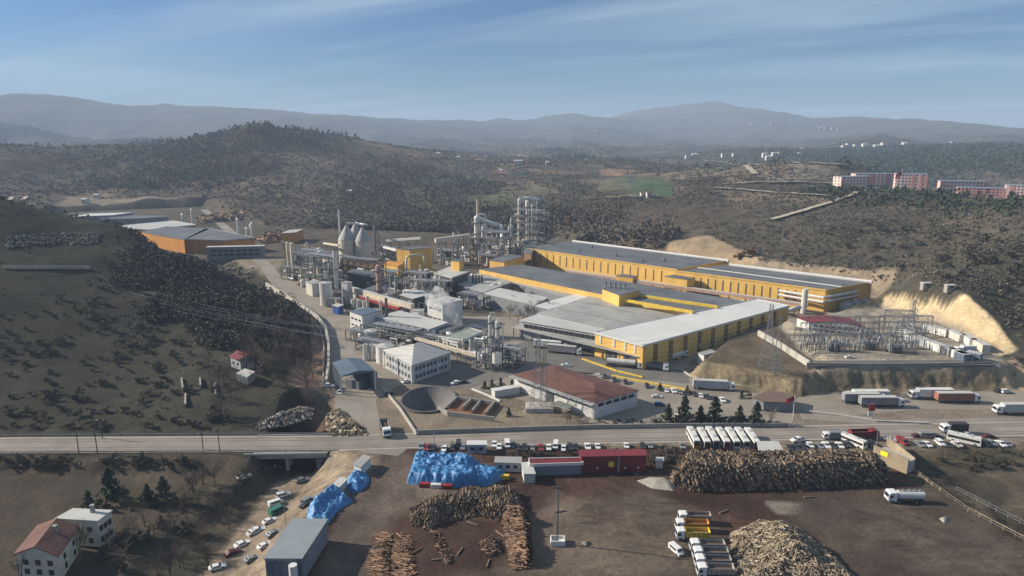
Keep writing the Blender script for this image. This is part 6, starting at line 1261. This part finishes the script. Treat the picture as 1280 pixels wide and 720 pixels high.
blk(1118, 1158, 236, 217, 29, 1, 14, label='long pink and white block just right of the red flag', wall=PNL, roof=BRL, nw=8, nr=5, bars=(.5, .75, .9))
blk(1174, 1236, 239, 226, 28, 1, 12, label='long low pink block behind the right pair', wall=PNL, roof=BRL, nw=12, nr=3, bars=(0, .88))
blk(1196, 1256, 248, 234, 28, 2, 12, label='front long pink block with blue roof at the right', wall=PNK, roof=BRL, nw=11, nr=4, bars=(0, .9))
blk(1256, 1312, 246, 231, 28, 2, 12, label='pink block cut by the right edge of the photo', wall=PNL, roof=BRL, nw=10, nr=4, bars=(.1, .5))
building('campus_hall', 'low white and green hall in front of the pink blocks', [(1080,237),(1100,239),(1116,236),(1096,234)], 5, z0=30, wall=LGW, roof=GRNP, cat='hall')
t_ = thing('flagpole', 'very tall pole with a large dark red flag on the campus', 'flag', P(1124,244,30)); H_ = 27; k = M(); k.cyl((0,0,0), (0,0,H_), .3, .2, n=6); k.build('pole', WHT, t_)
V = []; k = M()
for i in range(9): V += [(-i*.75, .5*math.sin(i), H_-.5-i*.6), (-i*.75, .5*math.sin(i)+.1, H_-6-i*.6)]
k.add(V, [(2*i, 2*i+2, 2*i+3, 2*i+1) for i in range(8)]); k.build('cloth', REDP, t_)
# far village houses
rv = random.Random(21); VH = [(532,197,'w'),(548,196,'p'),(552,196,'p'),(565,199,'w'),(573,201,'w'),(589,201,'g'),(606,218,'w'),(626,216,'p'),(631,216,'p'),(637,217,'w'),(645,206,'w'),(650,205,'w'),(660,202,'w'),(646,218,'w'),(655,217,'w'),(684,207,'w'),(437,243,'w'),(107,254,'w'),(122,248,'w'),(804,246,'w'),(811,247,'w'),(745,166,'w'),(651,168,'w'),
    (860,198,'w'),(868,196,'g'),(905,197,'w'),(918,196,'w'),(955,197,'w'),(968,195,'w'),(975,194,'w'),(940,156,'w'),(965,156,'w'),(990,158,'p'),(1025,161,'w'),(1032,161,'w'),(1040,162,'w'),(1048,162,'w'),(1060,184,'w'),(1070,185,'w'),(1080,184,'w'),(1095,186,'w'),(1105,182,'w'),(1130,182,'w'),(1190,181,'w'),(1000,196,'w'),(1055,187,'w'),(960,200,'g')]
DESC = {'w': 'white', 'p': 'pink', 'g': 'grey'}
for i, (u, v, c) in enumerate(VH):
    p = G(u, v, 500, 8000); D = math.hypot(p.x, p.y); s_ = min(max(1, D/1500), 1.8) if D > 1100 else .75; w, dd, h = rv.uniform(7, 12)*s_, rv.uniform(8, 11)*s_, rv.uniform(5, 8)*min(s_, 1.6)
    reg = 'on the crest above the works' if v < 222 and u < 700 else ('on the left valley side' if u < 460 else ('by the green field' if v > 240 else ('on the far slope' if v < 176 else 'in the right hand hamlet')))
    r_, L = building('village_house', 'tiny far %s house %s' % (DESC[c], reg), None, h, p.z, {'w': OWT if D < 3000 else CON, 'p': PNL if D < 3000 else CON, 'g': LGW}[c], RRF if rv.random() < .5 else LRF, 'gable', 'house', [(0, 3, [h*.5], 1.2*s_, 1.3*s_, GLS)], 'far houses '+reg, 2*s_, poly=[(p.x-w/2, p.y-dd/2), (p.x+w/2, p.y-dd/2), (p.x+w/2, p.y+dd/2), (p.x-w/2, p.y+dd/2)])
# pale tracks on the hills
def track(name, px, w, m=SAND, dz=1.6):
    P2 = []
    for (u0, v0), (u1, v1) in zip(px[:-1], px[1:]):
        n = max(2, int(math.hypot(u1-u0, (v1-v0)*4)/5))
        for i in range(n): P2.append(G(u0+(u1-u0)*i/n, v0+(v1-v0)*i/n))
    P2.append(G(*px[-1]))
    for _ in range(2): P2 = [P2[0]]+[(P2[i-1]+P2[i]*2+P2[i+1])/4 for i in range(1, len(P2)-1)]+[P2[-1]]
    Lf, Rt = strip(P2, w); L = Lf+Rt; xs = np.array([p.x for p in L]); ys = np.array([p.y for p in L]); z = height(xs, ys)+dz; n = len(P2)
    k = M(); k.add([(xs[i], ys[i], max(z[i], z[i+n])) for i in range(n)]+[(xs[i+n], ys[i+n], max(z[i], z[i+n])) for i in range(n)], [(i, i+1, n+i+1, n+i) for i in range(n-1)]); o = k.build(name, m); return tag(o, kind='structure')
PLT = mat('pale_track', (.42,.37,.29), .95, var=.2, scale=.05)
for L, w in (([(880,201),(905,204),(935,208),(960,206),(1000,204),(1056,208)], 10), ([(932,208),(944,219)], 9), ([(890,236),(920,238),(980,243),(1040,247)], 7), ([(905,231),(950,229),(1040,230)], 6), ([(1075,241),(1040,254),(1000,266),(965,276)], 5), ([(757,248),(790,247),(815,247)], 6), ([(0,249),(20,247),(36,247),(28,251)], 5), ([(1000,187),(1060,184),(1120,182),(1200,181)], 14)): track('hill_track', L, w, PLT)
# stacked timber in the back of the works
for lab, L, n in (('long dark timber stack at the back left of the works', [(246,274),(300,268),(350,262),(352,267),(300,275),(250,280)], 900), ('dark timber stack along the valley side', [(322,300),(350,292),(362,296),(330,305)], 400), ('orange earth and bark stack beyond the orange fronted shed', [(352,270),(400,264),(402,270),(360,277)], 400)):
    pile('timber_stack', lab, L, 5, n, (5,10), (.4,.8), LOGM if 'orange' not in lab else CHIP, d_any, 8, .5, n, cat='timber stack', depth=1)
# scattered scrap on the left hilltop (grave or hive rows)
pile('stone_heap', 'scattered pale stones across the top of the dark left hill', [(10,300),(60,292),(110,296),(125,304),(60,306)], .1, 10, (.5,1), (.2,.4), RUB, d_any, 3, 1, 3, cat='stones') if 0 else None
# ------------------------------------------------------------------ trees and shrubs
def leafcloud(k, n, fn, s, rn, tri=True):
    for i in range(n):
        x, y, z, sc = fn(rn); a = Vector((rn.gauss(0,1), rn.gauss(0,1), rn.gauss(0,1))).normalized(); b = a.orthogonal().normalized(); c = a.cross(b); ss = s*sc*rn.uniform(.6, 1.4); o = Vector((x, y, z))
        k.add([o+b*ss, o-b*ss*.6+c*ss*.8, o-b*ss*.5-c*ss*.9], [(0, 1, 2)])
def conifer(seed, h=9, w=3.0, m=None, n=420):
    rn = random.Random(seed); t_ = thing('conifer_tree', 'x', 'tree'); k = M(); k.cyl((0,0,0), (0,0,h*.9), .2, .05, n=7); k.build('trunk', BARK, t_); k = M()
    lob = [(rn.uniform(0, 6.28), rn.uniform(.75, 1.25)) for _ in range(9)]
    def f(r): t = r.random()**1.3; z = h*(.12+.88*t); a = r.uniform(0, 6.28); q_ = lob[int(t*8.9)]; rad = w*(1-t)**.8*(.55+.45*math.cos((a-q_[0])*2))*q_[1]*r.uniform(.5, 1.0)+.1; return rad*math.cos(a), rad*math.sin(a), z-rad*.18, 1
    leafcloud(k, n, f, .5, rn); k.build('crown', m or EVG, t_); return t_
def leafy(seed, h=5, w=2.4, m=None, n=300, nm='shrub', cat='shrub', ls=.32, trunk=True):
    rn = random.Random(seed); t_ = thing(nm, 'x', cat); k = M(); k.cyl((0,0,-.3), (0,0,h*.5), .14, .06, n=6); [k.cyl((0,0,h*.3), (rn.uniform(-w,w)*.5, rn.uniform(-w,w)*.5, h*.75), .07, .02, n=4) for _ in range(4)]; k.build('trunk', BARK, t_); k = M()
    cl = [(rn.gauss(0, w*.42), rn.gauss(0, w*.42), h*rn.uniform(.3, .85), rn.uniform(.25, .5)*w) for _ in range(8)]
    def f(r): c = r.choice(cl); a = Vector((r.gauss(0,1), r.gauss(0,1), r.gauss(0,1))).normalized()*c[3]*r.random()**.4; return c[0]+a.x, c[1]+a.y, max(c[2]+a.z*.8, .1), 1
    leafcloud(k, n, f, ls, rn); k.build('crown', m or SCRB, t_); return t_
def bare(seed, h=7, w=2.6, nm='bare_tree', narrow=1.0):
    rn = random.Random(seed); t_ = thing(nm, 'x', 'tree'); k = M(); k.cyl((0,0,-.5), (0,0,h*.55), .17, .09, n=6); k.build('trunk', BARK, t_); k = M()
    def br(p, d, L, r, lv):
        e = p+d*L; k.cyl(p, e, r, r*.5, n=3, cap=False)
        if lv == 0: return
        for i in range(4 if lv > 1 else 5):
            dd = (d+Vector((rn.gauss(0,.5)*narrow, rn.gauss(0,.5)*narrow, rn.gauss(.15,.3)))).normalized(); br(p.lerp(e, rn.uniform(.35, 1)), dd, L*rn.uniform(.5, .8), r*.55, lv-1)
    for i in range(6): a = rn.uniform(0, 6.28); br(Vector((0,0,h*rn.uniform(.2,.5))), Vector((math.cos(a)*.6*narrow, math.sin(a)*.6*narrow, .9)).normalized(), h*.3, .075, 3)
    k.build('crown', TWIG, t_); return t_
PR = {}
def plant(key, mk, p, label, s_=1.0, group=None, rz=0):
    if key not in PR: o = PR[key] = mk(); o.location = p; o['label'] = label; o.scale = (s_,)*3; o.rotation_euler = (0,0,rz)
    else: o = dup(PR[key], p, rz, label, None, s_)
    if group: o['group'] = group
    elif 'group' in o: del o['group']
    return o
rt = random.Random(5)
for u, v, vt, lab in ((855,528,495,'biggest dark pine by the road before the car park'),(875,528,507,'low pine between the two biggest roadside pines'),(893,529,496,'second biggest dark pine by the road'),(835,527,505,'first slim pine beside the red brown roofed hall'),(924,528,507,'pine just left of the red flag tree group'),(945,529,502,'dark pine right of the parked cars, nearest the flag'),
    (140,626,584,'tallest dark conifer in the lower left field'),(112,636,613,'small conifer above the pale house'),(186,632,605,'left of the conifer pair in the lower left field'),(206,626,595,'right of the conifer pair in the lower left field'),(606,486,476,'small conifer at the left of the planted plot'),(615,484,474,'small conifer second in the planted plot'),(626,483,472,'small conifer third in the planted plot'),(640,484,474,'small conifer at the right of the planted plot'),(636,520,510,'round conifer at the bunker end'),(927,498,489,'dark round fir right of the silver trailer lorry'),(825,488,483,'small dark bush fir among the parked cars'),(770,577,560,'dark fir at the rear of the red shed'),(859,491,486,'small round fir between parked cars')):
    p = G(u, v); Dd = math.hypot(p.x, p.y); x, y, d = ray(u, vt); h = max(HC+d*Dd/math.hypot(x, y)-p.z, 3); sd_ = rt.randrange(3); plant('con%d' % sd_, lambda: conifer(sd_+1, 9, 4.6, n=800), p, lab, h/9, 'pines and conifers', rt.uniform(0, 6))
for u, v, vt, lab in ((963,530,503,'bare brown tree left of the red flag'),(103,722,645,'tall bare poplar before the farmhouses'),(215,735,672,'tall bare poplar pair right of the farmhouses, left tree'),(200,735,680,'tall bare poplar pair right of the farmhouses, right tree'),(30,735,690,'bare tree at the lower left corner'),(760,478,466,'bare tree over the parked cars by the kerb'),(566,562,549,'wide leafless tree over the parked cars')):
    p = G(u, v); Dd = math.hypot(p.x, p.y); x, y, d = ray(u, vt); h = HC+d*Dd/math.hypot(x, y)-p.z; plant('pop' if vt > 640 else 'bare0', (lambda: bare(41, 12, 2, narrow=.45)) if vt > 640 else (lambda: bare(1)), p, lab, h/(13 if vt > 640 else 8), 'bare trees', rt.uniform(0, 6))
plant('aut', lambda: leafy(77, 5, 2.4, AUT, 340, 'russet_tree', 'tree', .4), G(935, 322), 'russet tree on the cut bank behind the halls', 1.6, 'russet trees')
plant('aut', None, G(923, 325), 'second russet tree on the cut bank, lower left', 1.3, 'russet trees')
for u, v in ((935,497),(950,503),(975,500)): plant('aut', None, G(u, v), 'low russet bush on the verge by the mound near x%d' % u if 0 else {935:'low russet bush just right of the dark round fir',950:'low russet bush in the middle of the verge below the mound',975:'low russet bush at the foot of the grass bank'}[u], .45, 'russet bushes')
def scatter(L, n, keys, lab, group, smin, smax, avoid=None):
    us = [p[0] for p in L]; vs_ = [p[1] for p in L]; c = 0; tries = 0
    while c < n and tries < n*40:
        tries += 1; u = rt.uniform(min(us), max(us)); v = rt.uniform(min(vs_), max(vs_))
        if not inpoly(u, v, L): continue
        key, mk = rt.choice(keys); plant(key, mk, G(u, v), lab, rt.uniform(smin, smax), group, rt.uniform(0, 6)); c += 1
BK = [('bare%d' % i, (lambda i=i: bare(i+1))) for i in range(3)]
SK = [('shr%d' % i, (lambda i=i: leafy(i+60, 3.2, 2.3))) for i in range(3)]
scatter([(622,372),(640,366),(690,390),(700,402),(650,410),(630,400)], 26, BK, 'leafless tree in the dark clump behind the distillation columns', 'trees behind the distillation columns', .9, 1.4)
scatter([(330,385),(375,400),(395,430),(398,490),(345,500),(300,470),(310,430)], 60, BK, 'leafless grey tree on the shaded slope beside the works wall', 'trees beside the works wall', .8, 1.4)
scatter([(255,450),(290,455),(290,520),(300,540),(270,540)], 14, BK, 'leafless tree in the gully below the red roofed hill house', 'trees in the gully', .8, 1.2)
scatter([(270,590),(320,600),(265,650),(200,690),(150,720),(120,700),(200,640)], 50, BK+SK[:1], 'leafless bush in the dark creek hollow', 'bushes along the creek', .5, 1.0)
scatter([(220,690),(290,660),(262,712),(215,735)], 12, BK, 'leafless tree between the creek and the dirt track', 'trees by the dirt track', .5, .9)
scatter([(1150,568),(1285,562),(1285,588),(1165,590)], 34, BK+SK, 'leafless scrub tree behind the right hand parking', 'trees behind the right parking', .35, .6)
scatter([(810,566),(846,564),(850,580),(812,590)], 12, SK, 'dark bush around the white cabin by the red shed', 'bushes by the red shed', .5, .8)
scatter([(640,566),(720,566),(720,571),(640,572)], 10, SK, 'low dark bush between the parked cars and the sheds', 'bushes behind the sheds', .35, .6)
scatter([(745,527),(985,528),(985,532),(745,533)], 24, SK, 'low hedge bush along the works roadside wall', 'bushes along the roadside wall', .3, .5)
scatter([(690,516),(735,526),(735,534),(690,530)], 6, BK, 'thin bare tree before the red brown roofed hall', 'trees before the red roofed hall', .4, .6)
scatter([(0,390),(90,370),(230,400),(300,470),(290,535),(0,538)], 150, SK, 'dark shrub dotted on the grassy left slope', 'shrubs on the left slope', .35, .9)
scatter([(0,545+26),(140,575),(265,576),(255,590),(130,582),(0,588)], 30, SK, 'low shrub below the road embankment', 'shrubs below the road', .4, .8)
scatter([(1050,270),(1270,290),(1276,380),(1140,345),(1060,320)], 60, SK, 'dark shrub on the right hill above the cut bank', 'shrubs on the right hill', .8, 1.6)
# scrub covering the hills: nobody could count it
def scrub():
    g = np.random.default_rng(3); n0 = 300000; th = g.uniform(-.85, .85, n0); r = np.exp(g.uniform(math.log(235), math.log(4200), n0)); x = r*np.sin(th); y = r*np.cos(th)
    d1 = fbm(x, y, 150, 3, 91)+.55*fbm(x, y, 33, 3, 95)+.25*fbm(x, y, 12, 2, 97); left = (th < -.25) & (r < 500)
    keep = (d1 > g.uniform(-.8, .8, n0)) & ~(left & (g.random(n0) < .96))
    keep &= polydist(x, y, PLANT) > 7
    for poly, zr, bl in REG[1:]: keep &= polydist(x, y, poly) > 6
    for L in ([(1080,378),(1105,360),(1160,358),(1215,368),(1250,402),(1272,445),(1256,450),(1190,408),(1080,402)], [(750,210),(836,218),(838,248),(750,240)], [(1060,236),(1290,246),(1290,255),(1060,245)], [(838,306),(880,296),(905,306),(945,330),(1128,356),(1085,350),(850,316)]):
        keep &= polydist(x, y, [tuple(G(u, v)) for u, v in L]) > 2
    x, y, r = x[keep], y[keep], r[keep]; z = height(x, y); n = len(x)
    s = (.32+r/950)*g.uniform(.35, 1.5, n)*np.where((np.arctan2(x, y) < -.25) & (r < 480), .62, 1); s = np.minimum(s, 4.0)
    T = 7; base = g.normal(0, 1, (n, T, 3)); base /= np.linalg.norm(base, axis=2)[:, :, None]; ctr = base*g.uniform(.3, 1, (n, T, 1)); ctr[:, :, 2] = np.abs(ctr[:, :, 2])*.9+.1
    a = g.normal(0, 1, (n, T, 3)); a /= np.linalg.norm(a, axis=2)[:, :, None]; b = np.cross(a, g.normal(0, 1, (n, T, 3))); b /= np.linalg.norm(b, axis=2)[:, :, None]
    tri = np.stack([ctr+a*.62, ctr-a*.4+b*.55, ctr-a*.4-b*.55], 2)*s[:, None, None, None]+np.stack([x, y, z], -1)[:, None, None, :]
    V = tri.reshape(-1, 3); F = np.arange(len(V)).reshape(-1, 3)
    half = g.random(n) < .55; sel = np.repeat(half, T)
    for nm, m_, q_ in (('scrub', SCRB, sel), ('dry_brush', mat('dry_brush', (.16,.132,.10), .95, var=.45, scale=.05, isl=.4), ~sel)):
        Fq = F[q_]; Vq = V[Fq.ravel()]; o = npmesh(nm, Vq, np.arange(len(Vq)).reshape(-1, 3), m_); tag(o, kind='stuff')
    print('scrub clumps', n)
scrub()
def forest(name, bounds, n, seed, hgt=9, m=EVG, label=None):
    """far-off wood that reads as one mass: cones and leaf faces on the ground inside a pixel polygon"""
    g = random.Random(seed); us = [p[0] for p in bounds]; vs_ = [p[1] for p in bounds]; V = []; F = []; c = 0; gn = np.random.default_rng(seed)
    pts = []
    wp = [tuple(G(u, v, 300, 9000)) for u, v in bounds]; x0, x1 = min(p[0] for p in wp), max(p[0] for p in wp); y0, y1 = min(p[1] for p in wp), max(p[1] for p in wp)
    X = gn.uniform(x0, x1, n*8); Y = gn.uniform(y0, y1, n*8); sz = math.hypot(x1-x0, y1-y0); ok = polydist(X, Y, wp) < gn.exponential(sz*.03, n*8); ok &= polydist(X, Y, PLANT) > 4; ok &= fbm(X, Y, sz*.18, 4, seed) > gn.uniform(-.7, .35, n*8); X, Y = X[ok][:n], Y[ok][:n]; Z = height(X, Y); k_ = len(X); s = gn.uniform(.6, 1.2, k_)*hgt
    T = 12; t = gn.uniform(0, 1, (k_, T)); a = gn.uniform(0, 6.28, (k_, T)); rad = .38*(1-t)**.7+.03; ctr = np.stack([rad*np.cos(a), rad*np.sin(a), t+.05], -1); A = gn.normal(0, 1, (k_, T, 3)); A /= np.linalg.norm(A, axis=2)[..., None]; B = np.cross(A, gn.normal(0, 1, (k_, T, 3))); B /= np.linalg.norm(B, axis=2)[..., None]
    tri = np.stack([ctr+A*.24, ctr-A*.15+B*.2, ctr-A*.15-B*.2], 2)*s[:, None, None, None]+np.stack([X, Y, Z], -1)[:, None, None, :]; V = tri.reshape(-1, 3)
    o = npmesh(name, V, np.arange(len(V)).reshape(-1, 3), m); return tag(o, kind='stuff')
forest('conifer_wood', [(270,163),(310,156),(345,160),(432,172),(435,178),(380,176),(310,170),(275,174)], 2600, 1, 9)
forest('conifer_wood', [(690,190),(715,186),(732,194),(728,200),(690,197)], 500, 2, 10)
forest('conifer_wood', [(1050,188),(1290,186),(1290,212),(1160,216),(1055,206)], 6500, 3, 11)
forest('conifer_wood', [(975,196),(1060,205),(1058,200),(980,190)], 350, 4, 12)
forest('bare_wood', [(600,262),(700,268),(800,285),(850,292),(840,302),(760,306),(700,292),(610,286)], 1700, 5, 5, TWIG)
forest('bare_wood', [(335,292),(420,284),(560,284),(690,296),(560,300),(420,298)], 1500, 15, 5, TWIG)
forest('bare_wood', [(440,240),(560,248),(600,262),(590,282),(470,278),(420,262)], 900, 6, 5, TWIG)
forest('conifer_wood', [(100,195),(180,184),(300,180),(330,215),(240,245),(120,232)], 1500, 7, 7, SCRB)
forest('conifer_wood', [(1000,244),(1130,240),(1285,254),(1282,266),(1160,256),(1040,252)], 500, 8, 6)
forest('bare_wood', [(420,205),(520,205),(640,232),(560,246),(430,238)], 900, 9, 6, SCRB)
forest('conifer_wood', [(740,196),(900,196),(990,198),(980,206),(800,207),(745,204)], 700, 10, 9, SCRB)
forest('hill_shade_brush', [(0,256),(60,264),(110,282),(175,292),(250,334),(320,374),(400,420),(330,420),(200,350),(60,318),(0,318)], 2600, 11, 2.6, DTW)  # this and the next: dense dark brush standing in for the hill flank's shade
forest('hill_shade_brush', [(175,310),(250,338),(320,378),(400,425),(405,490),(330,500),(290,440),(230,420),(170,370)], 3600, 12, 2.6, DTW)
# scattered pale stones or hives in rows on the left hilltop
g = np.random.default_rng(9); K = M()
for i in range(500):
    u = g.uniform(8, 125); v = g.uniform(292, 306)+max(0, (60-u))*.08
    p = G(u, v, 300, 600); s_ = g.uniform(.3, .9); K.box(p.x, p.y, p.z-.1, s_*1.6, s_, s_, g.uniform(0, 3))
tag(K.build('loose_stones', RUB), kind='stuff')
for i in range(22): 
    pass
t_ = thing('hilltop_wall', 'row of short pale posts along the edge of the left hill terrace', 'fence', G(20, 335)); K = M(); b = t_.location
for i in range(60): p = G(3+i*1.85, 336-(0.0)*i, 300, 600)-b; K.box(p.x, p.y, p.z-.2, .35, .35, 1.8)
K.build('posts', CNL, t_)
# ------------------------------------------------------------------ steam
sm = bpy.data.materials.new('steam_vapour'); sm.use_nodes = True; t = sm.node_tree; t.nodes.clear(); so_ = N(t, 'ShaderNodeOutputMaterial'); sv = N(t, 'ShaderNodeVolumePrincipled'); sv.inputs['Color'].default_value = (.95,.95,.95,1); sv.inputs['Anisotropy'].default_value = .2
tcs = N(t, 'ShaderNodeTexCoord'); ns = N(t, 'ShaderNodeTexNoise'); ns.inputs['Scale'].default_value = .3; ns.inputs['Detail'].default_value = 4; t.links.new(tcs.outputs['Object'], ns.inputs[0]); mr = N(t, 'ShaderNodeMapRange'); mr.inputs[1].default_value = .44; mr.inputs[2].default_value = .74; mr.inputs[3].default_value = 0; mr.inputs[4].default_value = .6; t.links.new(ns.outputs[0], mr.inputs[0]); t.links.new(mr.outputs[0], sv.inputs['Density']); t.links.new(sv.outputs[0], so_.inputs['Volume'])
def plume(label, balls):
    c = Vector(balls[0][:3]); k = M()
    for x, y, z, r in balls: k.ball((x-c.x, y-c.y, z-c.z), r, 14, 8)
    o = k.build('steam', sm, None, True); o.location = c
    md = o.modifiers.new('r', 'REMESH'); md.mode = 'VOXEL'; md.voxel_size = .7
    return tag(o, label, 'steam', kind='stuff')
q0 = at(578, 423, 413)
PL = []
for u, vt, r in ((578,411,.8),(577,407,1.3),(574,403,1.8),(571,399,2.0),(568,394,2.4),(563,389,3.0),(558,384,3.8),(552,380,4.6),(543,374,4.6),(554,371,4.0),(548,366,3.6),(566,378,2.6)): p = at(u, 418, vt); PL.append((p.x, p.y, p.z, r))
plume('white steam plume drifting over the white block', PL)
k = M(); H_ = q0.z; k.cyl((0,0,0), (0,0,H_), .5, n=8); o = k.build('steam_vent', SIL); o.location = P(578,423); tag(o, 'thin vent pipe from which the steam plume rises', 'vent')
PL = []
for u, vt, r in ((517,362,1.5),(518,357,2.2),(519,351,2.0),(516,347,1.4)): p = at(u, 372, vt); PL.append((p.x, p.y, p.z, r))
plume('faint steam puff between the plant columns', PL)
